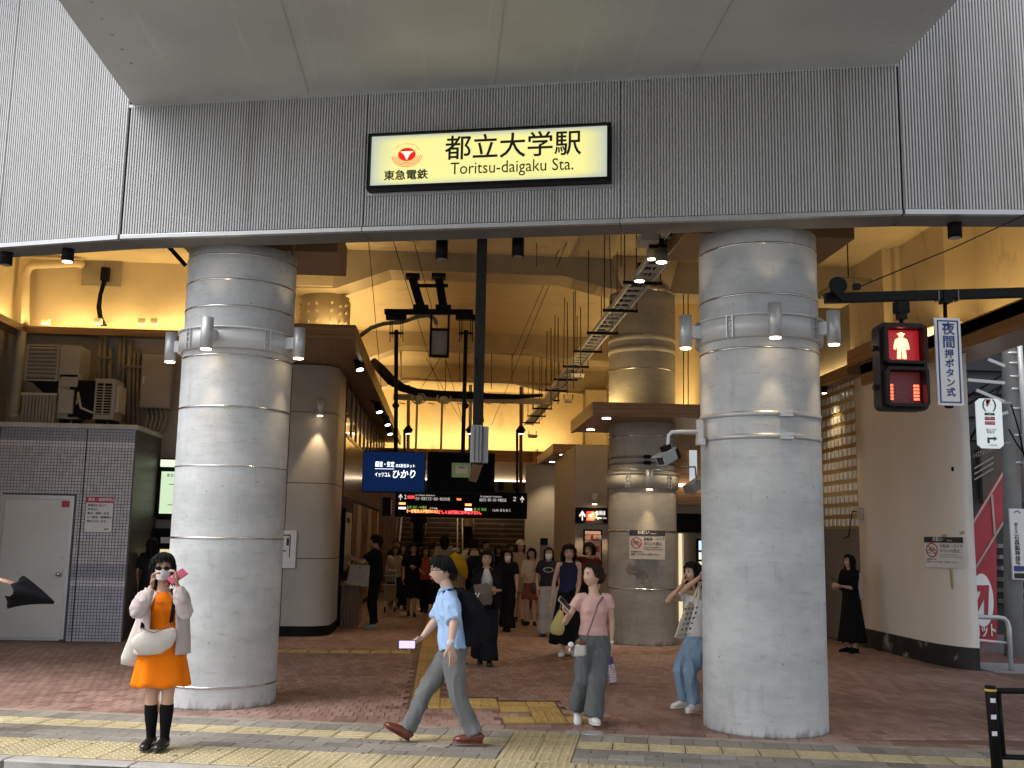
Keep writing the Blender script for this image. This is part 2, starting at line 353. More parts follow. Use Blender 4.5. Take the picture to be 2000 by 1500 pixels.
# ---- the round columns
def column(c, label, zs, m, z1=ZF+.03, band=True, r=RC, shiny=True, cx=None):
    t = thing('round_column', label, 'column', c)
    mb = MB(); n = 72
    zz = [0, .02]+[z1*i/24 for i in range(1, 25)]
    mb.loft([(c.x, c.y, z) for z in zz], [r]*len(zz), n, xd=(1,0,0)); obj('shaft', mb, m, t)
    for z, h in zs:
        q = MB(); q.ring(c, r+.001, r+.006, z-h/2, z+h/2); obj('steel_ring', q, m_shiny, t)
    return t
rings = [(4.56,.015),(4.29,.015),(4.01,.018),(3.50,.018),(2.97,.016)]
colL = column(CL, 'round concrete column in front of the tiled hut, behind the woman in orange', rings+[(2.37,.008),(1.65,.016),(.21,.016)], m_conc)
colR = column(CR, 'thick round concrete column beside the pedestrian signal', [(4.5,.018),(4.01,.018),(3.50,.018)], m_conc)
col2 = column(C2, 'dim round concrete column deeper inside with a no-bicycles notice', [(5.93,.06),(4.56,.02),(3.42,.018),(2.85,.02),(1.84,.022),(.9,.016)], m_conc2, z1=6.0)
for (z, h, tt_) in ((2.88,.05,colR),(2.67,.05,colR)):
    q = MB(); q.ring(CR, RC+.001, RC+.008, z-h/2, z+h/2); obj('clamp_strap', q, m_silver, tt_)
    q = MB(); f = CR+V((.06,-RC-.03,z)); q.box(f-V((.06,.02,.03)), f+V((.06,.02,.03))); q.cyl(f+V((-.07,-.01,0)), f+V((.07,-.01,0)), .012, 8); obj('strap_bolt', q, m_silver, tt_)
for z in (5.10, 4.90, 3.06, 2.96):
    q = MB(); q.ring(C2, RC+.001, RC+.012, z-.045, z+.045) if z > 4 else q.ring(C2, RC+.001, RC+.006, z-.02, z+.02); obj('clamp_strap', q, m_beige if z > 4 else m_greyp, col2)
    f = C2+V((-.03,-RC-.03,z)); q = MB(); q.box(f-V((.05,.02,.03)), f+V((.05,.02,.03))); q.cyl(f+V((-.07,-.01,0)), f+V((.07,-.01,0)), .012, 8); obj('strap_bolt', q, m_dark if z < 4 else m_beige, col2)
# lamp collars with cylinder lamps
def collar(c, t, z0, z1, angs, pw, up=True, seams=(-2.35,-.95), m=None, col=(1,.72,.42)):
    m = m or m_whitep
    q = MB(); q.ring(c, RC+.002, RC+.045, z0, z1); q.ring(c, RC+.046, RC+.06, z1-.02, z1); obj('lamp_collar', q, m, t)
    for a in seams:
        q = MB(); e = V((cos(a), sin(a), 0)); s_ = V((-sin(a), cos(a), 0)); f = c+e*(RC+.05)
        q.obox(f+V((0,0,(z0+z1)/2)), s_*.006, e*.012, V((0,0,(z1-z0)/2))); q.obox(f+s_*.06+V((0,0,(z0+z1)/2)), s_*.006, e*.012, V((0,0,(z1-z0)/2)))
        for dz in (.25,.5,.75):
            p = f+s_*.03+V((0,0,z0+(z1-z0)*dz)); q.cyl(p-s_*.04, p+s_*.04, .009, 6)
        obj('collar_joint', q, m_silver, t)
    for a in angs:
        e = V((cos(a), sin(a), 0)); s_ = V((-sin(a), cos(a), 0)); zc = (z0+z1)/2
        L = thing('cylinder_lamp', collar.labels.pop(0), 'wall lamp', c+e*(RC+.19)+V((0,0,zc)), 'silver cylinder lamps round the columns')
        p = c+e*(RC+.19)
        q = MB(); q.loft([p+V((0,0,z)) for z in (zc-.16, zc-.159, zc+.159, zc+.16)], [.055,.062,.062,.055], 28, xd=(1,0,0)); obj('lamp_body', q, m_silver, L)
        q = MB(); q.cyl(p+V((0,0,zc-.168)), p+V((0,0,zc-.161)), .05, 24); obj('lamp_face', q, m_lampw, L)
        q = MB(); q.obox(c+e*(RC+.095)+V((0,0,zc)), s_*.035, e*.055, V((0,0,.06))); obj('lamp_bracket', q, m, L)
        spot('lamp_light', p+V((0,0,zc-.18)), p+V((0,0,zc-2))-e*.22, pw*.8, col, 52, 1.0, .03, L)
        if up: spot('lamp_light', p+V((0,0,zc+.18)), p+V((0,0,zc+2))-e*.1, pw*.16, col, 70, .5, .03, L)
collar.labels = ['silver cylinder lamp at the edge of the front column nearest the air conditioners', 'silver cylinder lamp facing the street on the front column behind the orange dress',
  'silver cylinder lamp on the hidden inner side of the column by the cladded pillar', 'silver cylinder lamp on the signal-side column, jutting towards the inner column',
  'silver cylinder lamp facing the street on the column beside the signal', 'silver cylinder lamp on the column, jutting out under the horn loudspeaker',
  'small silver cylinder lamp on the dim inner column above its notice']
def ang(c, px, py):   # azimuth of a lamp seen at a pixel on the cylinder of radius RC+.19
    best = None
    for k in range(720):
        a = -pi+k*pi/360; p = c+V((cos(a), sin(a), 0))*(RC+.19)+V((0,0,3.7)); q = RM.transposed() @ (p-CAM); x = 1000+F*q.x/-q.z
        sc = abs(x-px)+(0 if sin(a) < .35 else 500)
        if best is None or sc < best[0]: best = (sc, a)
    return best[1]
collar(CL, colL, 3.57, 3.79, [ang(CL,334,660), ang(CL,404,640), ang(CL,584,665)], 9)
collar(CR, colR, 3.60, 3.82, [ang(CR,1339,650), ang(CR,1514,622), ang(CR,1628,657)], 9)
collar(C2, col2, 2.55, 2.80, [ang(C2,1268,930)], 22, up=False, seams=(-2.2,-1.0), m=m_beige)
# patches of old repair and torn posters on the inner column
q = MB()
for (cx, cz, sx, sz) in ((1238,1118,24,16),(1262,1135,14,24),(1230,1110,12,8),(1252,1125,16,14)):
    for k in range(9):
        p = W(cx+random.uniform(-sx,sx)*.7, cz+random.uniform(-sz,sz)*.6, 16.8); a0 = atan2(p.y-C2.y, p.x-C2.x); s_ = random.uniform(.03,.06); vs = []
        for j in range(7):
            aa = 2*pi*j/7; a = a0+cos(aa)*s_*random.uniform(.7,1.2)/RC; vs.append((C2.x+(RC+.0015+.0004*k)*cos(a), C2.y+(RC+.0015+.0004*k)*sin(a), p.z+sin(aa)*s_*random.uniform(.6,1.1)))
        q.add(vs, [tuple(range(7))])
obj('patch', q, mat('old_glue_patch', (.20,.18,.14), .8, var=.3), col2)
# ---- interior beams with haunches
bm_t = thing('ceiling_beams', 'cream concrete cross beams with haunches under the concourse ceiling', 'ceiling beam', (0,17,6))
for Yb in (17.0, 24.0, 29.0):
    q = MB(); zb, zt, zh = 6.15, ZSLAB, 5.80
    prof = [(-2.6,zt),(-2.6,zh-.02),(-1.9,zh),(-1.0,zb),(1.95,zb),(2.8,5.95),(4.2,5.9),(7.3,5.9),(7.3,zt)]
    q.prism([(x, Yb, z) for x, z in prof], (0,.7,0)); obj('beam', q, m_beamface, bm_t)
# capital over the inner column
q = MB(); q.loft([(C2.x,C2.y,5.97),(C2.x,C2.y,6.47)], [(.58,.58),(.85,.75)], 4, xd=(1,1,0)); obj('column_capital', q, m_cream, col2)
q = MB(); q.prism([(-2.75,16.95,ZSLAB-.0),(-1.9,16.95,ZSLAB-.0),(-1.95,16.95,5.82),(-2.6,16.95,5.82)], (0,.9,0)); obj('beam_capital', q, m_cream, bm_t)
# bolted steel jacket behind the front column
J = V((-2.15,17.75,4.85)); sj = thing('steel_jacket_column', 'cream steel-jacketed column head with rows of bolts above the wooden canopy', 'column', J)
q = MB(); q.cyl((J.x,J.y,4.8), (J.x,J.y,5.8), .42, 40); obj('jacket', q, m_cream, sj); q = MB(); q.ring(J, .43, .445, 4.86, 5.72, 48); obj('bolt_plate', q, m_cream, sj)
for a in (-2.65,-2.1,-1.75,-1.2,-.85,-.55):
    for z in (5.02,5.16,5.3,5.47,5.6):
        e = V((cos(a), sin(a), 0)); p = V((J.x,J.y,z+.02*sin(a*9)))+e*.445
        if abs(a+1.75) < .4 and z in (5.16,5.02): continue
        q = MB(); q.cyl(p, p+e*.035, .026, 8); obj('bolt', q, m_cream, sj)
# longitudinal upper walls above the canopies, lit by coves
q = MB(); q.box((-2.72,18.2,4.55),(-2.55,34,ZSLAB)); obj('wall_upper_left', q, m_cream, kind='structure')
q = MB(); q.box((4.6,18.0,3.8),(4.75,34,ZSLAB)); obj('wall_upper_right', q, m_cream, kind='structure')
for Yp in (20.2, 23.8, 28.8):
    q = MB(); q.box((4.0,Yp,3.0),(4.6,Yp+.6,5.9)); q.box((3.9,Yp-.05,5.2),(4.6,Yp+.65,5.28)); tag(obj('pilaster', q, m_cream), {20.2:'cream pilaster behind the dim inner column',23.8:'cream pilaster between the two wood canopies',28.8:'farthest cream pilaster near the stair'}[Yp], 'pilaster', 'cream pilasters along the concourse')
# back wall
q = MB(); q.box((-3,33.9,4.2),(5,34.1,ZSLAB)); obj('wall_back', q, m_cream, kind='structure')
q = MB(); q.box((-3,32.95,4.08),(5,33.1,4.45)); q.box((-3,33.1,4.08),(5,33.9,4.2)); bw = tag(obj('wood_band', q, m_woodx), 'dark wood beam band across the bright far wall above the stair', 'cornice')
strip('cove_light', (-2.4,33.2,4.5), (4,33.2,4.5), (0,.55,1), 60, parent=None).name = 'cove_light'
# left long canopy
cl_ = thing('wood_canopy', 'long wood canopy with black spotlights running back over the shops', 'canopy', (-1.9,15.4,4.7))
q = MB(); q.box((-2.9,15.4,4.62),(-1.42,33,4.8)); obj('canopy_board', q, m_wood, cl_, bevel=.01)
q = MB(); q.box((-1.44,15.36,4.56),(-1.38,33,4.84)); obj('edge_board', q, m_wood, cl_); q = MB(); q.box((-2.9,15.33,4.60),(-1.38,15.4,4.84)); obj('edge_board', q, m_woodx, cl_)
for (y0, y1) in ((15.6,18.0),(18.2,26),(26,33.6)): strip('cove_light', (-1.7,y0,4.86), (-1.7,y1,4.86), (-.8,0,1), 7.5*(y1-y0), parent=cl_)
# right canopies
def canopy(x0, x1, y0, y1, z0, z1, label, lights, mm=m_woodx):
    t = thing('wood_canopy', label, 'canopy', ((x0+x1)/2,y0,z0)); q = MB(); q.box((x0,y0,z0),(x1,y0+.06,z1)); obj('edge_board', q, mm, t)
    q = MB(); q.box((x0,y0+.06,z0),(x0+.06,y1,z1)); obj('edge_board', q, m_wood, t); q = MB(); q.box((x0+.06,y0+.06,z0+.02),(x1,y1,z1-.04)); obj('canopy_board', q, m_wood, t)
    for (lx, ly) in lights:
        q = MB(); q.cyl((lx,ly,z0+.012), (lx,ly,z0+.022), .07, 20); obj('downlight', q, m_lampn, t); spot('downlight_beam', (lx,ly,z0-.01), (lx,ly,0), 42, (1,.78,.5), 95, .7, .06, t)
    return t
cA = canopy(2.32, 5.0, 15.9, 18.7, 3.62, 3.84, 'square wood canopy wrapped round the dim inner column', [(2.62,16.4),(2.62,18.2),(4.2,16.4)])
cB = canopy(2.5, 4.9, 23.4, 27.4, 3.62, 3.84, 'second wood canopy behind the inner column', [(2.8,24),(2.8,26.4),(3.6,24)])
cC = canopy(2.75, 4.9, 29.0, 31.6, 3.45, 3.7, 'farthest small wood canopy beside the stair', [(3.1,29.6)])
strip('cove_light', (3.2,18.6,3.9), (4.4,18.6,3.9), (.2,.6,1), 7, parent=cA); strip('cove_light', (2.7,16.2,3.9), (2.7,18.4,3.9), (.5,0,1), 8, parent=cA); strip('cove_light', (4.6,16.2,3.9),(4.6,18.4,3.9), (-.4,.2,1), 6, parent=cA)
strip('cove_light', (4.2,19,3.9), (4.2,28,3.9), (.6,0,1), 55, parent=cB)
# wood collars at the heads of the front columns
for c, x0, x1, lab in ((CL,-3.05,-1.29,'square wood soffit round the head of the front column beside the cladded pillar'),(CR,2.5,4.33,'square wood soffit round the head of the column beside the signal')):
    t = thing('wood_soffit', lab, 'soffit', (c.x,c.y,5)); y0 = c.y+.62; q = MB(); q.box((x0,y0,4.93),(x1,y0+1.1,5.3)); obj('soffit_board', q, m_woodx, t, bevel=.01)
    q = MB(); q.box((x0+.1,y0-.01,4.98),(x0+.1+.001,y0,5.0)); 
# ---- left bay: walls, ledge
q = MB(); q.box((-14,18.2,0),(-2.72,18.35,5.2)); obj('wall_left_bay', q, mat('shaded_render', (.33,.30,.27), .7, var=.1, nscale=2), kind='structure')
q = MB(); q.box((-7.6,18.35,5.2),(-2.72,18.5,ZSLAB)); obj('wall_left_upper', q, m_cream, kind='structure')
q = MB(); q.box((-7.75,12.5,4.9),(-7.6,18.5,ZSLAB)); obj('wall_left_side', q, m_cream, kind='structure')
lt = thing('wood_ledge', 'wood light ledge below the glowing cream wall over the air conditioners', 'ledge', (-5,17.9,5.1))
q = MB(); q.box((-7.3,17.95,5.06),(-2.9,18.2,5.18)); obj('ledge_board', q, m_woodx, lt); q = MB(); q.box((-7.6,12.5,5.06),(-7.3,18.2,5.18)); obj('ledge_board', q, m_wood, lt)
strip('cove_light', (-7.2,18.05,5.22), (-3.0,18.05,5.22), (0,.35,1), 20, parent=lt); strip('cove_light', (-7.42,12.5,5.22), (-7.42,18,5.22), (-.35,0,1), 16, parent=lt)
q = MB(); q.box((-7.75,12.5,0),(-7.6,18.2,4.9)); obj('wall_left_lower', q, m_stone, kind='structure')
# ---- right bay: pier, ledge, glass blocks
pr = thing('white_pier', 'broad white painted pier with a peeling black foot beside the signal', 'pier', (7.4,15.4,0))
cx, cy = 7.49, 14.16
poly = [(7.45,14.04),(7.34,14.10),(7.22,14.28),(7.13,14.60),(7.10,15.0),(7.10,15.8),(7.10,16.8),(7.10,17.2),(8.4,17.2),(7.92,15.3),(7.55,14.25)]
q = MB(); n_ = len(poly); zz = (.30, 4.9); vs = [(x,y,z) for z in zz for x,y in poly]; q.add(vs, [(i,(i+1)%n_,(i+1)%n_+n_,i+n_) for i in range(n_)], True)
q.f = [f[::-1] for f in q.f]
m_pier = mat('white_pier_paint', (.80,.785,.75), .6, var=.05, nscale=1.2, bump=.1, bscale=8, stretch=(1,1,.35), dirt=((.60,.56,.48), 1.6, .62, (1.5,1.5,.12)))
obj('pier_body', q, m_pier, pr)
q = MB(); p2 = [(x-.006, y-.004) for x,y in poly]; vs = [(x,y,z) for z in (-.02,.302) for x,y in p2]; q.add(vs, [(i+n_,(i+1)%n_+n_,(i+1)%n_,i) for i in range(n_)], True)
q.add([(x,y,.302) for x,y in p2], [tuple(range(n_))[::-1]])
obj('pier_foot', q, mat('peeling_black_paint', (.014,.015,.018), .55, var=.5, dirt=((.38,.37,.34), 3.2, .55, (1,1,.9))), pr)
q = MB(); a, c_ = W(1838,1040,14.75), W(1885,1036,14.6)   # old tape marks
def pier_pt(px, py):
    best = None; d = ray(px, py)
    for i in range(7):
        A, B = V((*poly[i],0)), V((*poly[i+1],0)); e = B-A; nr = V((e.y,-e.x,0)); t_ = (A-CAM).dot(nr)/d.dot(nr); p = CAM+d*t_; s_ = (p-A).dot(e)/e.length_squared
        if 0 <= s_ <= 1.0001 and t_ > 0: return p+V((-1,0,0))*.004
    return CAM + d*((7.3)/d.x)
for pts in ([(1842,1048),(1886,1040)],[(1845,1044),(1842,1054)],[(1858,1110),(1862,1150)]):
    pa, pb = pier_pt(*pts[0]), pier_pt(*pts[1]); e = (pb-pa).normalized(); s_ = V((0,0,1)) if abs(e.z) < .7 else V((.2,-.97,0)); q.obox((pa+pb)/2+V((-.012,0,0)), (pb-pa)/2, s_*.022, V((-1,-.15,0))*.0015)
    obj('tape_mark', q, mat('old_tape_stain', (.50,.42,.24), .7, var=.25), pr); q = MB()
0 and obj('tape_mark', q, mat('old_tape_stain', (.50,.42,.24), .7, var=.25), pr)
q = MB(); p = pier_pt(1861,916); q.ell(p, (.02,.02,.035)); obj('paint_chip', q, m_dark, pr)
wl = MB(); wl.box((7.1,17.2,0),(7.3,40,1.95)); wl.box((7.1,17.2,4.7),(7.3,40,ZSLAB)); wl.box((7.3,17.2,1.95),(7.42,40,4.7)); obj('wall_right', wl, mat('dim_panel', (.16,.145,.13), .5, var=.1), kind='structure')
gb = thing('glass_block_screen', 'screen of rounded glass blocks in a gilt grid between column and pier', 'glass block wall', (7.1,18.2,2))
m_gb = mat('glass_block', (.70,.71,.67), .12, var=.1, nscale=12, bump=.5, bscale=40, spec=.8); m_gilt = mat('gilt_grid', (.42,.28,.10), .4, .3, var=.12)
q = MB(); q.box((7.12,17.22,1.95),(7.28,21.6,4.7)); obj('grid', q, m_gilt, gb)
blk = None; ny, nz = 22, 13; PB = .2
gbm = MB()
def gblock(y, z, s=.068):
    vs = []; 
    for (dx, k) in ((0,1.0),(-.018,.82)):
        for (a, b_) in ((-1,-1),(1,-1),(1,1),(-1,1)): vs.append((dx, a*s*k, b_*s*k))
    return vs
me = MB(); me.add(gblock(0,0), [(4,7,6,5),(0,4,5,1),(1,5,6,2),(2,6,7,3),(3,7,4,0)]); gme = me.mesh('glass_block', m_gb)
for i in range(ny):
    for j in range(nz):
        if i*nz+j >= 290: break
        o = obj('block', gme, None, gb, at=(7.119, 17.34+i*PB, 2.06+j*.205))
# right ledge (wood canopy along the wall) in two heights
rl = thing('wood_ledge', 'wood light ledge climbing back over the white pier', 'ledge', (7,13,4.5))
q = MB(); q.box((6.8,8.9,4.44),(7.9,16.2,4.60)); q.box((6.8,8.9,4.26),(6.86,16.2,4.62)); obj('ledge_board', q, m_wood, rl)
q = MB(); q.box((6.8,15.7,4.66),(7.2,16.75,4.93)); q.box((6.8,16.75,4.52),(7.2,30,4.70)); obj('ledge_board', q, m_wood, rl)
strip('cove_light', (7.05,9.3,4.66), (7.05,15.6,4.66), (.4,0,1), 18, parent=rl); strip('cove_light', (7.0,17,4.76), (7.0,26,4.76), (.2,0,1), 24, parent=rl)
q = MB(); q.box((7.75,9.0,4.6),(7.9,17.2,ZSLAB)); q.box((7.2,15.65,4.9),(7.75,15.8,ZSLAB)); q.box((7.05,15.8,4.93),(7.2,17.2,ZSLAB)); q.box((7.28,14.2,4.6),(7.75,15.65,ZSLAB)); obj('wall_upper_right_bay', q, m_cream, kind='structure')
q = MB(); q.box((3.9,21.9,0),(7.1,22.05,4.7)); obj('wall_shop_front', q, m_beiged, kind='structure')
# far closures so that no sky shines in
q = MB(); q.box((-14,40,0),(9,40.2,ZSLAB+.5)); q.box((-14,10.9,4.9),(-13.8,40,ZSLAB)); obj('wall_far', q, m_beiged, kind='structure')
# ---- tiled hut
hu = thing('tiled_hut', 'small grey mosaic-tiled hut with a steel door under the air conditioners', 'hut', (-5.9,16.73,0))
q = MB(); q.box((-7.6,16.74,-.1),(-4.94,18.2,3.30)); obj('hut_core', q, mat('dark_grout', (.10,.10,.12), .8, var=.1), hu)
q = MB(); q.box((-7.6,16.69,3.30),(-4.90,18.2,3.38)); obj('roof_kerb', q, mat('pale_coping', (.46,.46,.47), .5), hu, bevel=.01)
TS = .0495; tiles = {}
tb = [MB() for _ in range(4)]
tm = [mat('mosaic_tile_mid', (.54,.55,.60), .25, var=.14, nscale=9), mat('mosaic_tile_slate', (.34,.36,.44), .25, var=.08, nscale=9), mat('mosaic_tile_pale', (.66,.67,.74), .25, var=.08, nscale=9), mat('mosaic_tile_low', (.45,.47,.55), .25, var=.1, nscale=9)]
tmesh = []
for k in range(4):
    x = MB(); h = TS/2-.003; x.add([(-h,0,-h),(h,0,-h),(h,0,h),(-h,0,h),(-h+.002,-.006,-h+.002),(h-.002,-.006,-h+.002),(h-.002,-.006,h-.002),(-h+.002,-.006,h-.002)], [(4,5,6,7),(0,1,5,4),(1,2,6,5),(2,3,7,6),(3,0,4,7)]); tmesh.append(x.mesh('tile', tm[k]))
rest = [MB() for _ in range(4)]; cnt = 0
def tile_kind(z):
    if z > 3.12: return 1
    if 2.98 < z <= 3.08: return 2
    if z > 2.88: return 0
    if .95 < z <= 1.18: return 1
    if .82 < z <= .92: return 2
    if z <= .95: return 3
    return 0
nx = int(2.66/TS); pos = []
for i in range(nx):
    for j in range(67):
        x = -4.94-TS/2-i*TS; z = 3.30-TS/2-j*TS
        if -6.92 < x < -5.80 and z < 2.26: continue
        if z < -.05: continue
        pos.append((x, z))
# those nearest the door and the notice are tiles of their own
pos.sort(key=lambda p: abs(p[0]+5.4)+abs(p[1]-1.9)*.6)
for x, z in pos:
    k = tile_kind(z)
    if cnt < 0: obj('tile', tmesh[k], None, hu, at=(x, 16.738, z)); cnt += 1
    else:
        h = TS/2-.003; rest[k].add([(x-h,16.738,z-h),(x+h,16.738,z-h),(x+h,16.738,z+h),(x-h,16.738,z+h),(x-h+.002,16.732,z-h+.002),(x+h-.002,16.732,z-h+.002),(x+h-.002,16.732,z+h-.002),(x-h+.002,16.732,z+h-.002)], [(4,5,6,7),(0,1,5,4),(1,2,6,5),(2,3,7,6),(3,0,4,7)])
allr = MB()
for k in range(4): allr.add(rest[k].v, rest[k].f, mi=k)
obj('wall_tiles', allr, tm, hu, kind='stuff')
for xj in (-5.70,-7.05): q = MB(); q.box((xj,16.728,-.05),(xj+.012,16.7315,3.3)); obj('expansion_joint', q, m_dark, hu)
q = MB(); q.box((-4.94,16.75,0),(-4.93,18.2,3.3))
for j in range(20): q.box((-4.93,16.75,.05+j*.165),(-4.922,18.2,.05+j*.165+.155))
obj('side_cladding', q, mat('dark_side_boards', (.085,.075,.07), .5, var=.15), hu)
dr_ = MB(); dr_.box((-6.86,16.70,.05),(-5.86,16.745,2.17)); door = obj('door', dr_, mat('grey_door_paint', (.62,.63,.62), .4, .1, var=.06, nscale=1.5, dirt=((.33,.33,.32), 1.2, .6, (1,1,.3))), hu, bevel=.004)
q = MB(); q.box((-6.92,16.685,.02),(-6.86,16.76,2.23)); q.box((-5.86,16.685,.02),(-5.80,16.76,2.23)); q.box((-6.86,16.685,2.17),(-5.86,16.76,2.23)); q.box((-6.86,16.69,-.0),(-5.86,16.76,.05)); obj('door_frame', q, m_silver, hu)
q = MB(); q.cyl((-5.94,16.70,1.01),(-5.94,16.64,1.01),.022,12); q.ell((-5.94,16.63,1.01),(.034,.025,.034)); obj('handle', q, m_shiny, door)
q = MB(); q.cyl((-5.93,16.70,1.26),(-5.93,16.685,1.26),.02,12); obj('lock', q, m_silver, door)
q = MB(); q.box((-5.99,16.694,2.05),(-5.86-.01,16.699,2.15)); obj('red_sticker', q, m_red, door)
for (px, py) in ((62,1096),(205,1240),(55,1172),(200,1245)):
    p = W(px*.27 if False else px, py, 16.7)
for (x, z) in ((-6.62,1.17),(-6.40,.25)):
    q = MB(); q.ell((x,16.699,z),(.028,.006,.022)); obj('dent', q, m_whitep, door)
ns = thing('notice_board', 'white notice with a red heading on the tiled hut beside the door', 'notice', (-5.42,16.72,1.96))
q = MB(); q.box((-5.62,16.712,1.67),(-5.20,16.726,2.22)); obj('panel', q, m_signw, ns)
q = MB(); q.box((-5.62,16.709,2.13),(-5.20,16.7125,2.22)); obj('heading', q, mat('crimson', (.5,.02,.06), .5), ns)
XD, UP = (1,0,0), (0,0,1)
text('集会・演説等禁止', .052, (-5.59,16.708,2.15), XD, UP, m_signw, ns, bold=.0012)
for i, s_ in enumerate(('駅構内において、','許可なく','集会・演説・広告','ビラ配布・勧誘等は','禁止いたします。')): text(s_, .042, (-5.59,16.710,2.065-i*.062), XD, UP, m_ink, ns, bold=.0005)
text('駅長', .034, (-5.31,16.710,1.70), XD, UP, m_ink, ns)
# lit route map beyond the hut
mp_ = thing('route_map', 'lit greenish route map board beyond the tiled hut', 'map board', (-4.5,18.0,2.4))
q = MB(); q.box((-4.88,18.05,1.9),(-3.7,18.18,2.95)); obj('case', q, m_dark, mp_); q = MB(); q.box((-4.86,18.0,2.80),(-3.72,18.05,2.92)); obj('light_strip', q, lit('map_strip', (.6,.75,.5), .6), mp_)
q = MB(); q.box((-4.84,18.03,2.0),(-3.74,18.05,2.72)); obj('map_face', q, lit('map_glow', (.55,.7,.48), .45), mp_)
q = MB()
for (x0,z0,x1,z1) in ((-4.7,2.5,-3.9,2.5),(-4.6,2.3,-3.85,2.3),(-4.7,2.15,-4.1,2.15),(-4.55,2.62,-4.55,2.1),(-4.2,2.6,-4.2,2.3)): q.bar((x0,18.027,z0),(x1,18.027,z1),.012,.003,up=(0,1,0))
obj('route_lines', q, mat('map_ink', (.08,.12,.08), .6), mp_)
text('東急線 路線図', .06, (-4.75,18.026,2.62), XD, UP, m_ink, mp_)
# ---- ticket machines in the dark corner
tk = thing('ticket_machine', 'dim row of ticket machines beyond the tiled hut', 'ticket machine', (-4.2,18.0,.9))
q = MB(); q.box((-4.9,17.95,0),(-3.6,18.2,1.75)); obj('cabinet', q, m_dark, tk)
for k in range(2):
    q = MB(); q.box((-4.75+k*.6,17.92,1.15),(-4.4+k*.6,17.95,1.4)); obj('screen', q, lit('ticket_screen', (.9,.75,.4), .35), tk)
    q = MB(); q.box((-4.75+k*.6,17.92,1.5),(-4.5+k*.6,17.95,1.6)); obj('price_panel', q, m_signw, tk)
# ---- cladded pillar with rounded corner
cp = thing('cladded_pillar', 'tall pale panel-clad pillar with rounded corners behind the front column', 'pillar', (-2.35,18.3,0))
def rrect(x0, y0, x1, y1, r, n=6):
    pts = []
    for cx_, cy_, a0 in ((x1-r,y1-r,0),(x0+r,y1-r,pi/2),(x0+r,y0+r,pi),(x1-r,y0+r,3*pi/2)):
        for i in range(n+1): a = a0+i*pi/2/n; pts.append((cx_+r*cos(a), cy_+r*sin(a)))
    return pts
rr = rrect(-3.25,17.72,-1.86,19.6,.42,8)
q = MB(); q.prism([(x*.995-.01,y+.006,.0) for x,y in rr], (0,0,4.6)); obj('pillar_core', q, m_dark, cp)
for (z0,z1) in ((.17,1.28),(1.292,2.55),(2.562,3.77),(3.782,4.6)):
    for sgn in (0,1):
        pts = [p for p in rr if (p[0] < -2.655) == (sgn == 0)]
        if sgn == 0: pts = [p for p in rr if p[0] < -2.655]; pts = [(-2.661,19.6)]+pts+[(-2.661,17.72)]
        else:
            lo = [p for p in rr if p[0] > -2.655 and p[1] < 18.7]; hi = [p for p in rr if p[0] > -2.655 and p[1] >= 18.7]; pts = [(-2.649,17.72)]+lo+hi+[(-2.649,19.6)]
        q = MB(); n_ = len(pts); q.add([(x,y,z) for z in (z0,z1) for x,y in pts], [(i,i+1,i+1+n_,i+n_) for i in range(n_-1)], True); obj('cladding_panel', q, m_stone, cp)
q = MB(); q.prism([(x,y,0) for x,y in rrect(-3.24,17.73,-1.87,19.6,.41,8)], (0,0,.165)); obj('steel_skirting', q, m_silver, cp)
pc = V((-2.13,17.72,0)); L = thing('cylinder_lamp', 'small silver cylinder lamp on the pale cladded pillar', 'wall lamp', pc+V((0,-.2,3.85)))
q = MB(); q.cyl((pc.x,pc.y-.14,3.70),(pc.x,pc.y-.14,4.0),.06,24); obj('lamp_body', q, m_silver, L); q = MB(); q.cyl((pc.x,pc.y-.14,3.69),(pc.x,pc.y-.14,3.699),.045,20); obj('lamp_face', q, m_lampw, L)
q = MB(); q.box((pc.x-.03,pc.y-.09,3.78),(pc.x+.03,pc.y,3.92)); obj('lamp_bracket', q, m_silver, L)
spot('lamp_light', (pc.x,pc.y-.14,3.67),(pc.x,pc.y-.02,0), 26, (1,.72,.42), 60, .5, .025, L)
mpb = thing('site_map', 'white framed station map with black diagram on the cladded pillar', 'map board', (-2.66,17.6,1.45))
q = MB(); q.box((-2.86,17.66,1.12),(-2.44,17.72,1.75)); obj('frame', q, m_silver, mpb, bevel=.006); q = MB(); q.box((-2.83,17.652,1.22),(-2.475,17.66,1.715)); obj('map_face', q, m_signw, mpb)
q = MB()
for (a,b_,c_,d_) in ((-2.72,1.62,-2.68,1.50),(-2.60,1.62,-2.56,1.50),(-2.74,1.66,-2.54,1.68),(-2.55,1.66,-2.535,1.30),(-2.72,1.40,-2.6,1.42),(-2.7,1.45,-2.68,1.36)): q.box((a,17.648,b_),(c_,17.652,d_))
obj('diagram', q, m_ink, mpb)
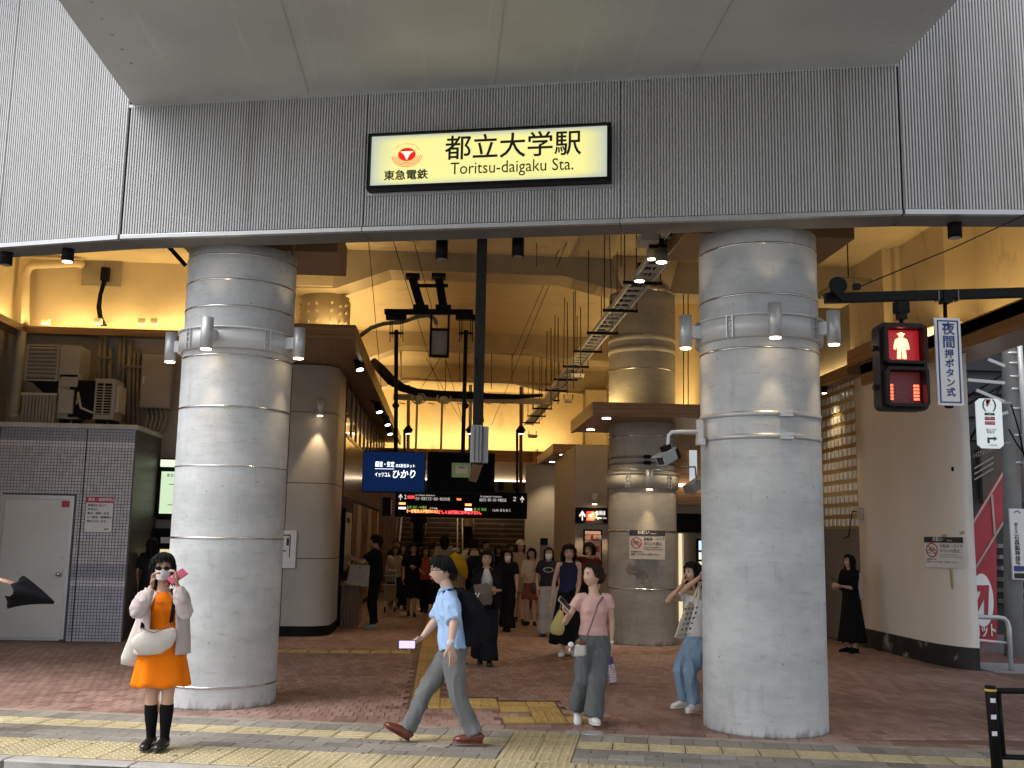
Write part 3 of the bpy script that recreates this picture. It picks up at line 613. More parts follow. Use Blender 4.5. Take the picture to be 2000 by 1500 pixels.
# ================================================================ the ground in pieces
A2 = radians(11.3); US = V((cos(A2), -sin(A2), 0)); NS = V((sin(A2), cos(A2), 0)); O2 = V((0, 9.12, 0))
def SP(s, t, z=0): return O2 + US*s + NS*t + V((0,0,z))
def st(p): q = V((p[0],p[1],0))-O2; return q.dot(US), q.dot(NS)
m_joint = mat('sand_joint', (.075,.065,.055), .9, var=.2, nscale=20)
sw = MB(); sw.prism([SP(-30,-1.5,-.3), SP(30,-1.5,-.3), SP(30,.56,-.3), SP(-30,.56,-.3)], (0,0,.288)); pav = obj('pavement', sw, m_joint, kind='structure')
fl = MB(); fl.prism([SP(-30,.565,-.3), SP(9,.565,-.3), V((9.5,40,-.3)), V((-14,40,-.3)), V((-24,14.5,-.3))], (0,0,.288)); 
def brickfloor():
    m = bpy.data.materials.new('far_brick_floor'); m.use_nodes = True; n = m.node_tree; b = n.nodes['Principled BSDF']; b.inputs['Roughness'].default_value = .5
    tc = n.nodes.new('ShaderNodeTexCoord'); br_ = n.nodes.new('ShaderNodeTexBrick'); br_.inputs['Scale'].default_value = 5
    br_.inputs['Color1'].default_value = (.13,.072,.055,1); br_.inputs['Color2'].default_value = (.19,.105,.08,1); br_.inputs['Mortar'].default_value = (.07,.05,.04,1); br_.inputs['Mortar Size'].default_value = .012
    n.links.new(tc.outputs['Object'], br_.inputs['Vector']); n.links.new(br_.outputs[0], b.inputs['Base Color']); return m
floor = obj('floor', fl, brickfloor(), kind='structure')
def objvar(name, cols, rough=.6, nscale=.55, bump=.3, sheen=.5):
    """colour picked per piece: from where the piece lies and at random"""
    m = bpy.data.materials.new(name); m.use_nodes = True; n = m.node_tree; b = n.nodes['Principled BSDF']
    oi = n.nodes.new('ShaderNodeObjectInfo'); r = n.nodes.new('ShaderNodeValToRGB'); r.color_ramp.interpolation = 'LINEAR'
    no = n.nodes.new('ShaderNodeTexNoise'); no.inputs['Scale'].default_value = nscale; no.inputs['Detail'].default_value = 2; n.links.new(oi.outputs['Location'], no.inputs['Vector'])
    ad = n.nodes.new('ShaderNodeMath'); ad.operation = 'MULTIPLY_ADD'; ad.inputs[1].default_value = .5; n.links.new(oi.outputs['Random'], ad.inputs[0])
    mr = n.nodes.new('ShaderNodeMapRange'); mr.inputs[1].default_value = .3; mr.inputs[2].default_value = .7; mr.inputs[4].default_value = .5; n.links.new(no.outputs[0], mr.inputs[0])
    n.links.new(mr.outputs[0], ad.inputs[2]); n.links.new(ad.outputs[0], r.inputs[0])
    e = r.color_ramp.elements; e[0].color = (*cols[0],1); e[1].color = (*cols[-1],1)
    for i, c in enumerate(cols[1:-1]): k = e.new((i+1)/(len(cols)-1)); k.color = (*c,1)
    g = n.nodes.new('ShaderNodeNewGeometry'); fine = n.nodes.new('ShaderNodeTexNoise'); fine.inputs['Scale'].default_value = 26; fine.inputs['Detail'].default_value = 6; n.links.new(g.outputs['Position'], fine.inputs['Vector'])
    big = n.nodes.new('ShaderNodeTexNoise'); big.inputs['Scale'].default_value = 2.3; big.inputs['Detail'].default_value = 6; n.links.new(g.outputs['Position'], big.inputs['Vector'])
    mx = n.nodes.new('ShaderNodeMix'); mx.data_type = 'RGBA'; mx.blend_type = 'OVERLAY'; mx.inputs[0].default_value = .45
    n.links.new(r.outputs[0], mx.inputs[6]); n.links.new(fine.outputs[0], mx.inputs[7])
    m2 = n.nodes.new('ShaderNodeMix'); m2.data_type = 'RGBA'; m2.blend_type = 'OVERLAY'; m2.inputs[0].default_value = .35
    n.links.new(mx.outputs[2], m2.inputs[6]); n.links.new(big.outputs[0], m2.inputs[7]); n.links.new(m2.outputs[2], b.inputs['Base Color'])
    rr_ = n.nodes.new('ShaderNodeMapRange'); rr_.inputs[3].default_value = rough-.15; rr_.inputs[4].default_value = rough+.15; n.links.new(big.outputs[0], rr_.inputs[0]); n.links.new(rr_.outputs[0], b.inputs['Roughness'])
    bp = n.nodes.new('ShaderNodeBump'); bp.inputs['Strength'].default_value = bump; bp.inputs['Distance'].default_value = .004; n.links.new(fine.outputs[0], bp.inputs['Height']); n.links.new(bp.outputs[0], b.inputs['Normal'])
    return m
BRC = [(.14,.08,.067),(.20,.117,.097),(.26,.16,.134),(.315,.205,.175),(.36,.245,.212)]
m_brick = objvar('brick_paver', BRC, .55, .8)
m_grey = objvar('grey_paver', [(.15,.137,.120),(.21,.192,.170),(.27,.25,.222),(.34,.315,.28)], .6, 5)
m_tac = objvar('faded_tactile', [(.36,.30,.18),(.43,.36,.21),(.47,.40,.25)], .55, 3)
m_tacw = objvar('ochre_tactile', [(.30,.20,.06),(.37,.25,.08),(.42,.29,.10)], .5, 3)
def paver_mesh(name, wx, wy, m, h=.012, rot=0.0, extra=None, ch=.003):
    q = MB(); a, b = wx/2, wy/2
    q.add([(-a,-b,0),(a,-b,0),(a,b,0),(-a,b,0),(-a,-b,h-ch),(a,-b,h-ch),(a,b,h-ch),(-a,b,h-ch),(-a+ch,-b+ch,h),(a-ch,-b+ch,h),(a-ch,b-ch,h),(-a+ch,b-ch,h)],
          [(8,9,10,11)]+[(i,(i+1)%4,(i+1)%4+4,i+4) for i in range(4)]+[(i+4,(i+1)%4+4,(i+1)%4+8,i+8) for i in range(4)])
    if extra == 'bars_y':
        for k in range(4): x = -a+wx*(k+.5)/4; q.loft([(x,-b+.02,h),(x,-b+.028,h),(x,b-.028,h),(x,b-.02,h)], [.001,(.014,.005),(.014,.005),.001], 6, xd=(1,0,0), fr=(0,1,0), smooth=False, cap=False)
    if extra == 'bars_x':
        for k in range(4): y = -b+wy*(k+.5)/4; q.loft([(-a+.02,y,h),(-a+.028,y,h),(a-.028,y,h),(a-.02,y,h)], [.001,(.014,.005),(.014,.005),.001], 6, xd=(0,1,0), fr=(1,0,0), smooth=False, cap=False)
    if extra == 'dots':
        nx_ = 5; ny_ = max(1, round(wy/wx*5))
        for i in range(nx_):
            for j in range(ny_):
                x, y = -a+wx*(i+.5)/nx_, -b+wy*(j+.5)/ny_; vs = [(x+r*cos(t*pi/3), y+r*sin(t*pi/3), z) for r, z in ((.016,h),(.010,h+.005)) for t in range(6)]
                q.add(vs, [(t,(t+1)%6,(t+1)%6+6,t+6) for t in range(6)]+[(6,7,8,9,10,11)])
    if rot:
        c, s_ = cos(rot), sin(rot); q.v = [(x*c-y*s_, x*s_+y*c, z) for x, y, z in q.v]
    return q.mesh(name, m)
def lay(name, me, par, x, y, z=-.012): return obj(name, me, None, par, at=(x, y, z+random.uniform(-.0012,.0012)))
# pavement rows, laid along the street
ms_line = paver_mesh('line_tile', .292, .292, m_tac, rot=-A2, extra='bars_x', h=.014)
ms_warn = paver_mesh('warning_tile', .292, .592, m_tac, rot=-A2, extra='dots', h=.014)
ms_guide = paver_mesh('guide_tile', .286, .296, m_tac, rot=-A2, extra='bars_y', h=.014)
ms_g = paver_mesh('paver', .286, .186, m_grey, rot=-A2); ms_gb = paver_mesh('paver', .192, .286, m_grey, rot=-A2)
S_A, S_B = -4.9, 6.1
for i in range(19): p = SP(.617-.148-.3*i, 0); lay('tactile_tile', ms_line, pav, p.x, p.y)
for i in range(17): p = SP(1.203+.148+.3*i, 0); lay('tactile_tile', ms_line, pav, p.x, p.y)
s = S_A
while s < S_B:
    p = SP(s, -1.02); lay('tactile_tile', ms_warn, pav, p.x, p.y)
    s += .3
for i in range(2):
    for j in range(4): p = SP(.765+i*.29, .33-j*.3); lay('tactile_tile', ms_guide, pav, p.x, p.y)
cnt = 0
for r in range(3):
    s = S_A+(.145 if r % 2 else 0)
    while s < S_B:
        a0, a1 = s-.143, s+.143
        if a0 < .617 < a1: a1 = .612
        elif a0 < 1.203 < a1: a0 = 1.207
        if not (a0 > .6 and a1 < 1.21) and a1-a0 > .03:
            p = SP((a0+a1)/2, -.245-r*.19); lay('paver', ms_g if a1-a0 > .28 else paver_mesh('paver', a1-a0, .186, m_grey, rot=-A2), pav, p.x, p.y); cnt += 1
        s += .29
for i in range(28): p = SP(.617-.098-.196*i, .295); lay('paver', ms_gb, pav, p.x, p.y)
for i in range(25): p = SP(1.203+.098+.196*i, .295); lay('paver', ms_gb, pav, p.x, p.y)
q = MB()
for s0 in range(-6, 8): q.prism([SP(s0*.9+.003,.45,-.012), SP(s0*.9+.897,.45,-.012), SP(s0*.9+.897,.545,-.012), SP(s0*.9+.003,.545,-.012)], (0,0,.013))
obj('border_stone', q, mat('border_granite', (.30,.26,.22), .6, var=.2, nscale=6, bump=.3), pav)
ks = MB()
for s0 in range(-8, 9): ks.prism([SP(s0+.004,-1.50,-.2), SP(s0+.996,-1.50,-.2), SP(s0+.996,-1.34,-.2), SP(s0+.004,-1.34,-.2)], (0,0,.2))
obj('kerb', ks, mat('kerb_stone', (.36,.35,.33), .7, var=.12, nscale=5, bump=.3), kind='structure', bevel=.012)
q = MB(); q.prism([SP(-30,-1.58,-.2), SP(30,-1.58,-.2), SP(30,-1.503,-.2), SP(-30,-1.503,-.2)], (0,0,.09)); obj('gutter', q, mat('gutter_concrete', (.40,.40,.39), .6, var=.15), kind='structure')
q = MB(); q.prism([SP(-30,-1.86,-.139), SP(30,-1.86,-.139), SP(30,-1.71,-.139), SP(-30,-1.71,-.139)], (0,0,.004)); obj('road_marking', q, mat('road_paint', (.62,.62,.6), .6, var=.12, nscale=8), kind='structure')
q = MB(); rg2 = random.Random(11)
for _ in range(120):
    p = SP(rg2.uniform(-4.5,5.8), rg2.uniform(-1.3,.4), .0035); r = rg2.uniform(.007,.018); q.add([p+V((r*cos(a)*rg2.uniform(.7,1.2), r*sin(a)*rg2.uniform(.7,1.2), 0)) for a in [j*pi/4 for j in range(8)]], [tuple(range(8))])
obj('gum_spots', q, mat('old_gum', (.07,.065,.06), .8), pav, kind='stuff')
for k, (px, py) in enumerate(((1158,1431),(1118,1429))):
    p = G(px, py, .004); q = MB(); q.cyl(p-V((0,0,.006)), p+V((0,0,.001)), (.10,.07)[k], 28); tag(obj('floor_cover', q, m_silver), ('round steel cover set in the paving in front of the pink tee woman','smaller round steel cover beside the larger one in the paving')[k], 'floor cover')
# station floor: tactile tiles and bricks
tacs = []
y = 11.45
while y < 31: tacs.append((-.12, y, 'y')); y += .3
for x in [-2.35+.3*i for i in range(7)]: tacs.append((x, 15.6, 'x'))
for x in (-.12,.18,.48): 
    for y_ in (11.15,10.85): tacs.append((x, y_, 'y'))
tacs += [(.78,10.95,'x'),(1.08,10.95,'y'),(1.08,10.65,'y'),(.78,10.65,'x'),(1.08,10.35,'y'),(1.08,10.05,'y'),(.78,10.05,'x'),(1.38,10.05,'x')]
for x in [.2+.3*i for i in range(12)]: tacs.append((x, 22.2, 'x'))
mty = paver_mesh('tactile_tile', .292, .292, m_tacw, extra='bars_y', h=.015); mtx = paver_mesh('tactile_tile', .292, .292, m_tacw, extra='bars_x', h=.015)
for x, y_, k in tacs: lay('tactile_tile', mty if k == 'y' else mtx, floor, x, y_)
msb = paver_mesh('brick', .0965, .1965, m_brick); msl = paver_mesh('brick', .1965, .1965, m_brick)
cand = []
j = 0; y = 9.3
while y < 24.5:
    off = .05 if j % 2 else 0
    for i in range(int(14.2/.1)):
        x = -6.6+i*.1+off
        s_, t_ = st((x, y))
        if t_ < .60+.1: 
            continue
        if x > 7.05+max(0,(16.7-y)*.17) or (y > 16.2 and x < -4.94 and x > -7.7): continue
        if (x-CL.x)**2+(y-CL.y)**2 < .5**2 or (x-CR.x)**2+(y-CR.y)**2 < .5**2: continue
        if any(abs(x-a) < .19 and abs(y-b) < .24 for a, b, _ in tacs): continue
        cand.append((x, y))
    y += .2; j += 1
# a row of square pavers along the border
srow = []
s = -5.6
while s < 7.2: p = SP(s, .65); srow.append((p.x, p.y)); s += .2
msq = paver_mesh('paver', .194, .194, m_brick, rot=-A2)
for x, y_ in srow: lay('paver', msq, floor, x, y_)
cand.sort(key=lambda p: p[0]**2+p[1]**2)
near = [p for p in cand if abs(p[0]-.2) < 5.2][:235]; ns_ = set(near)
for x, y_ in near: lay('brick', msb, floor, x, y_)
rest = MB(); h = .012; ch = .003
import array
cols = []
for x, y_ in cand:
    if (x, y_) in ns_: continue
    a, b = .0482, .0982; z = random.uniform(-.0135,-.0108)
    if y_ < 16: rest.add([(x-a,y_-b,z+h-ch),(x+a,y_-b,z+h-ch),(x+a,y_+b,z+h-ch),(x-a,y_+b,z+h-ch),(x-a+ch,y_-b+ch,z+h),(x+a-ch,y_-b+ch,z+h),(x+a-ch,y_+b-ch,z+h),(x-a+ch,y_+b-ch,z+h)], [(4,5,6,7),(0,1,5,4),(1,2,6,5),(2,3,7,6),(3,0,4,7)]); k = 5
    else: rest.add([(x-a,y_-b,z+h),(x+a,y_-b,z+h),(x+a,y_+b,z+h),(x-a,y_+b,z+h)], [(0,1,2,3)]); k = 1
    t = min(1, max(0, (noise.noise(V((x*.8,y_*.8,3)))*.9+.5)))*.5+random.random()*.5
    f = t*(len(BRC)-1); i = min(int(f), len(BRC)-2); f -= i; c = [BRC[i][n_]*(1-f)+BRC[i+1][n_]*f for n_ in range(3)]
    cols += c*k
m_brs = mat('brick_paver_laid', (.18,.10,.08), .55, bump=.3, bscale=26)
n_ = m_brs.node_tree; at = n_.nodes.new('ShaderNodeAttribute'); at.attribute_name = 'piece_colour'; at.attribute_type = 'GEOMETRY'
big = n_.nodes.new('ShaderNodeTexNoise'); big.inputs['Scale'].default_value = 2.3; big.inputs['Detail'].default_value = 7
mx = n_.nodes.new('ShaderNodeMix'); mx.data_type = 'RGBA'; mx.blend_type = 'OVERLAY'; mx.inputs[0].default_value = .45
n_.links.new(at.outputs['Color'], mx.inputs[6]); n_.links.new(big.outputs[0], mx.inputs[7]); n_.links.new(mx.outputs[2], n_.nodes['Principled BSDF'].inputs['Base Color'])
me = rest.mesh('brick_field', m_brs)
ca = me.attributes.new('piece_colour', 'FLOAT_COLOR', 'FACE'); buf = array.array('f')
for i in range(0, len(cols), 3): buf.extend((cols[i], cols[i+1], cols[i+2], 1.0))
ca.data.foreach_set('color', buf)
obj('brick_field', me, None, floor, kind='stuff')
# ================================================================ station name sign on the facade
XN = -N
sg = thing('station_sign', 'lit yellow station name sign in a black frame on the ribbed fascia', 'station sign', FP(2.87, 5.0))
s0, s1, z0, z1 = 1.685, 4.05, 5.02, 5.585
def fbox(mb, sa, sb, za, zb, da, db, mi=None): return mb.prism([FP(sa,za,da), FP(sb,za,da), FP(sb,za,db), FP(sa,za,db)], (0,0,zb-za), mi)
q = MB(); T = .035
fbox(q, s0, s1, z0, z0+T, -.16, -.02); fbox(q, s0, s1, z1-T*.6, z1, -.16, -.02); fbox(q, s0, s0+T*.7, z0+T, z1-T*.6, -.16, -.02); fbox(q, s1-T, s1, z0+T, z1-T*.6, -.16, -.02); fbox(q, s0, s1, z0, z1, -.02, -.0)
obj('frame', q, m_black, sg)
q = MB(); fbox(q, s0-.02, s1+.02, z0-.03, z0-.003, -.05, -.015); fbox(q, s0-.02, s1+.02, z1+.003, z1+.02, -.05, -.015); obj('flashing', q, m_trim, sg)
ms = bpy.data.materials.new('lit_sign_panel'); ms.use_nodes = True; n = ms.node_tree; b = n.nodes['Principled BSDF']
tc = n.nodes.new('ShaderNodeTexCoord'); sx = n.nodes.new('ShaderNodeSeparateXYZ'); n.links.new(tc.outputs['Generated'], sx.inputs[0])
def mth(op, a, b_=None, c_=None):
    m = n.nodes.new('ShaderNodeMath'); m.operation = op
    for i, v in enumerate((a, b_, c_)):
        if v is None: continue
        if isinstance(v, (int, float)): m.inputs[i].default_value = v
        else: n.links.new(v, m.inputs[i])
    return m.outputs[0]
# the tubes inside light the middle of the panel more than its ends
ex = mth('MULTIPLY', mth('MULTIPLY', sx.outputs[0], mth('SUBTRACT', 1, sx.outputs[0])), 9); ez = mth('MULTIPLY', mth('MULTIPLY', sx.outputs[2], mth('SUBTRACT', 1, sx.outputs[2])), 8)
nz_ = n.nodes.new('ShaderNodeTexNoise'); nz_.inputs['Scale'].default_value = 2.2; n.links.new(tc.outputs['Object'], nz_.inputs['Vector'])
f = mth('MINIMUM', mth('MULTIPLY', mth('MINIMUM', ex, 1), mth('MINIMUM', ez, 1)), 1); f = mth('MULTIPLY', f, mth('ADD', .55, nz_.outputs[0]))
rp = n.nodes.new('ShaderNodeValToRGB'); rp.color_ramp.elements[0].color = (.40,.44,.40,1); rp.color_ramp.elements[0].position = .0; rp.color_ramp.elements[1].color = (.84,.78,.25,1); rp.color_ramp.elements[1].position = .95
k = rp.color_ramp.elements.new(.5); k.color = (.68,.67,.30,1)
n.links.new(f, rp.inputs[0]); n.links.new(rp.outputs[0], b.inputs['Emission Color']); b.inputs['Emission Strength'].default_value = .44; b.inputs['Base Color'].default_value = (.3,.3,.25,1); b.inputs['Roughness'].default_value = .3
q = MB(); q.quad(FP(s0+.03,z0+.035,-.13), FP(s1-.035,z0+.035,-.13), FP(s1-.035,z1-.02,-.13), FP(s0+.03,z1-.02,-.13)); obj('light_panel', q, ms, sg)
text('都立大学駅', .262, FP(2.45, 5.262, -.133), U, UP, m_ink, sg, bold=.0025, width=1.32)
text('Toritsu-daigaku Sta.', .17, FP(2.51, 5.112, -.133), U, UP, m_ink, sg, width=1.185)
text('東急電鉄', .105, FP(1.85, 5.10, -.133), U, UP, m_ink, sg, bold=.002, width=.44)
me_ = MB(); cx_, cz_ = 2.075, 5.365
def epoly(cx, cz, rx, rz, a0, a1, n=24, d=-.1325): return [FP(cx+rx*cos(a0+(a1-a0)*i/n), cz+rz*sin(a0+(a1-a0)*i/n), d) for i in range(n+1)]
m_logo = lit('emblem_red', (.75,.02,.01), .35)
me_.prism(epoly(cx_, cz_, .088, .068, 0, 2*pi)[:-1], -N*.002)
em = obj('emblem_disc', me_, m_logo, sg)
q = MB()
q.prism([FP(cx_-.066, cz_+.03, -.136), FP(cx_+.066, cz_+.03, -.136), FP(cx_+.03, cz_+.005, -.136), FP(cx_, cz_-.058, -.136), FP(cx_-.03, cz_+.005, -.136)], -N*.001); obj('emblem_mark', q, lit('emblem_white', (.8,.8,.55), .7), em)
for k in range(4):
    q = MB(); rx, rz = .10+.018*k, .08+.014*k; a0, a1 = pi+.15+.09*k, 2*pi-.15-.09*k; pts = epoly(cx_, cz_-.004, rx, rz, a0-.12*k, a1+.12*k, 20)
    pin = epoly(cx_, cz_-.004, rx-.006, rz-.006, a0-.12*k, a1+.12*k, 20); q.add(pts+pin, [(i,i+1,i+22,i+21) for i in range(20)]); obj('emblem_arc', q, m_logo, em)
word = 'TOKYU CORPORATION'
for i, ch in enumerate(word):
    if ch == ' ': continue
    a = radians(150)-radians(120)*i/(len(word)-1); rx, rz = .125, .10; o = FP(cx_+rx*cos(a)-.006, cz_+rz*sin(a), -.1335); tx = (U*sin(a)*rx - V((0,0,1))*cos(a)*rz*1).normalized()
    text(ch, .022, o, tx, (V((0,0,1)).cross(U)).cross(tx)*-1 if False else (tx.cross(-N)*-1), m_logo, em, name='letter')
# ================================================================ pedestrian signal on its arm
YS = 8.5
def S_(px, py, dy=0): return W(px, py, YS+dy)
ar = thing('signal_arm', 'black horizontal arm carrying the pedestrian signal, held by a guy wire', 'signal arm', S_(2000,572))
a, e = S_(1611,583), S_(2120,568); q = MB(); q.bar(a, e, .07, .085); obj('beam', q, m_black, ar, bevel=.006); q = MB(); q.cyl((e.x+.02,e.y,-.02),(e.x+.02,e.y,e.z+1.1),.075,20); obj('mast', q, m_black, ar)
for px in (1830, 1868): 
    p = S_(px, 578); q = MB(); q.obox(p, (.004,0,0), (0,.04,0), (0,0,.048)); obj('clamp', q, m_greyp, ar)
q = MB(); q.tube([S_(1674,562), S_(1860,485), S_(2040,402), V((e.x+.02,e.y,e.z+1.0))], .006, 6); obj('guy_wire', q, m_black, ar)
q = MB(); q.obox(S_(1673,560), (.025,0,0), (0,.03,0), (0,0,.025)); obj('wire_anchor', q, m_black, ar)
hs = thing('horn_loudspeaker', 'small black horn loudspeaker at the tip of the signal arm', 'loudspeaker', S_(1631,566,-.1))
c_ = S_(1631,565,-.08); q = MB(); ax = V((-.12,-1,.12)).normalized()
q.loft([c_+ax*.10, c_+ax*.095, c_+ax*.02, c_-ax*.06, c_-ax*.12], [.078,.07,.035,.03,.03], 24); q.loft([c_+ax*.101,c_+ax*.085,c_+ax*.03],[.078,.066,.02],24, cap=False); obj('horn', q, m_black, hs); q = MB(); q.ell(c_+ax*.05, (.02,.02,.02)); obj('driver', q, m_greyp, hs)
q = MB(); q.bar(c_-V((0,0,.03)), S_(1645,585,-.03), .02, .03); obj('bracket', q, m_black, hs)
sgn = thing('pedestrian_signal', 'black pedestrian signal lit with a red standing man and red countdown bars', 'pedestrian signal', S_(1762,715))
tl, br_, bl = S_(1716,632), S_(1808,800), S_(1718,800)
cx_ = (tl.x+br_.x)/2; w2 = .205; zt, zb = tl.z-.0, bl.z+.0; zc = (zt+zb)/2
m_case = mat('signal_case', (.010,.006,.007), .45, .0, var=.2, spec=.25)
def rr2(cx, cz, hx, hz, r, y, n=5):
    pts = []
    for ax_, az_, a0 in ((cx+hx-r,cz+hz-r,0),(cx-hx+r,cz+hz-r,pi/2),(cx-hx+r,cz-hz+r,pi),(cx+hx-r,cz-hz+r,3*pi/2)):
        for i in range(n+1): a = a0+i*pi/2/n; pts.append((ax_+r*cos(a), y, az_+r*sin(a)))
    return pts
def frame2(q, cx, cz, hx, hz, r, t, y0, y1):
    o = rr2(cx,cz,hx,hz,r,y0); i_ = rr2(cx,cz,hx-t,hz-t,max(.01,r-t*.6),y0); n_ = len(o)
    ob = [(x,y1,z) for x,_,z in o]; ib = [(x,y1,z) for x,_,z in i_]
    q.add(o+i_+ob+ib, [(k,(k+1)%n_,(k+1)%n_+n_,k+n_) for k in range(n_)]+[(k,k+2*n_,(k+1)%n_+2*n_,(k+1)%n_) for k in range(n_)]+[(k+n_,(k+1)%n_+n_,(k+1)%n_+3*n_,k+3*n_) for k in range(n_)]+[(k+2*n_,k+3*n_,(k+1)%n_+3*n_,(k+1)%n_+2*n_) for k in range(n_)])
q = MB(); q.prism(rr2(cx_, zc, w2, (zt-zb)/2, .05, YS), (0,.13,0)); frame2(q, cx_, zc, w2+.005, (zt-zb)/2+.005, .055, .03, YS-.035, YS+.01); obj('housing', q, m_case, sgn)
hz = (zt-zb)/4
for k, nm in ((1,'upper'),(-1,'lower')):
    q = MB(); frame2(q, cx_, zc+k*hz*.98, w2-.018, hz-.018, .04, .026, YS-.11, YS-.001); obj('visor', q, m_case, sgn)
m_lens = mat('signal_lens', (.03,.014,.014), .15, var=.3, bump=.6, bscale=90, spec=.5, emit=(.8,.01,.02), estr=.025)
for k in (1,-1):
    q = MB(); q.prism(rr2(cx_, zc+k*hz*.98, w2-.05, hz-.05, .012, YS-.005), (0,.004,0)); L = obj('lens', q, m_lens if k < 0 else mat('red_lit_lens', (.08,.008,.008), .3, emit=(.8,.01,.02), estr=.16), sgn)
    if k < 0: q = MB(); q.box((cx_-.06,YS-.008,zc-hz*.98-.1),(cx_+.06,YS-.006,zc-hz*.98+.08))
zm = zc+hz*.98; q = MB(); y_ = YS-.012
def sp2(pts): q.prism([(cx_-.003+x, y_, zm+z) for x, z in pts], (0,.004,0))
sp2([(.024*cos(a), .095+.024*sin(a)) for a in [i*pi/6 for i in range(12)]]); sp2([(-.034,.108),(.034,.108),(.034,.100),(-.034,.100)])
sp2([(-.022,.070),(.022,.070),(.052,.055),(.066,.01),(.070,-.03),(.050,-.034),(.040,.0),(.036,-.03),(.042,-.115),(.008,-.115),(.003,-.03),(-.003,-.03),(-.008,-.115),(-.042,-.115),(-.036,-.03),(-.040,.0),(-.050,-.034),(-.070,-.03),(-.066,.01),(-.052,.055)])
obj('lit_figure', q, lit('red_man_light', (1,.36,.16), 1.7), sgn)
q = MB()
for x in (-.115,.115):
    for k in range(5):
        for dx in (-.013,.013): q.box((cx_+x+dx-.011,YS-.011,zc-hz*.98-.105+k*.029),(cx_+x+dx+.011,YS-.007,zc-hz*.98-.105+k*.029+.019))
obj('countdown_bars', q, lit('countdown_light', (1,.10,.05), 1.7), sgn, kind='stuff')
for x in (-1,1):
    for z in (zm-.02, zc-hz*.95-.0):
        q = MB(); q.obox((cx_+x*(w2+.02), YS+.04, z), (.02,0,0), (0,.02,0), (0,0,.02)); q.cyl((cx_+x*(w2+.025),YS+.04,z-.03),(cx_+x*(w2+.025),YS+.04,z+.03),.008,8); obj('hinge', q, m_case, sgn)
p = S_(1762,600); q = MB(); q.obox(p+V((0,.02,0)), (.055,0,0), (0,.05,0), (0,0,.05)); q.obox(p+V((0,.02,-.075)), (.035,0,0), (0,.04,0), (0,0,.03)); q.cyl(p+V((0,.03,-.15)), p+V((0,.03,.12)), .016, 12)
for dx in (-.045,.045):
    for dz in (-.03,.03): q.cyl(p+V((dx,-.035,dz)), p+V((dx,-.02,dz)), .009, 8)
obj('hanger', q, m_black, sgn)
ys = thing('push_button_sign', 'white vertical board with blue night push-button lettering beside the red signal', 'sign', S_(1856,618))
bx0, bx1, bz0, bz1 = S_(1828,700).x, S_(1879,700).x, S_(1855,792).z, S_(1855,621).z
q = MB(); q.box((bx0,YS,bz0),(bx1,YS+.02,bz1)); obj('board', q, m_signw, ys, bevel=.003)
q = MB(); y_ = YS-.0035; g_ = .022; t_ = .012
for A_, B_ in (((bx0+g_,bz0+g_),(bx1-g_,bz0+g_+t_)),((bx0+g_,bz1-g_-t_),(bx1-g_,bz1-g_)),((bx0+g_,bz0+g_+t_),(bx0+g_+t_,bz1-g_-t_)),((bx1-g_-t_,bz0+g_+t_),(bx1-g_,bz1-g_-t_))): q.box((A_[0],y_,A_[1]),(B_[0],YS-.0005,B_[1]))
obj('blue_border', q, m_navy, ys); xc = (bx0+bx1)/2
zcur = bz1-.055
for ch, s_ in zip('夜間押ボタン式', (.118,.118,.082,.082,.082,.082,.082)):
    zcur -= s_*.93; text(ch, s_, (xc-s_*.46, y_, zcur+s_*.02), XD, UP, m_navy, ys, name='character', bold=.0016); zcur -= .008
q = MB(); q.cyl((xc,YS+.03,bz1-.2),(xc,YS+.03,S_(1856,585).z),.017,12); q.obox((xc,YS+.01,S_(1856,580).z), (.04,0,0),(0,.055,0),(0,0,.055)); q.ell((xc,YS+.04,bz0-.005),(.045,.02,.015)); obj('hanger_pole', q, m_black, ys, kind='stuff')
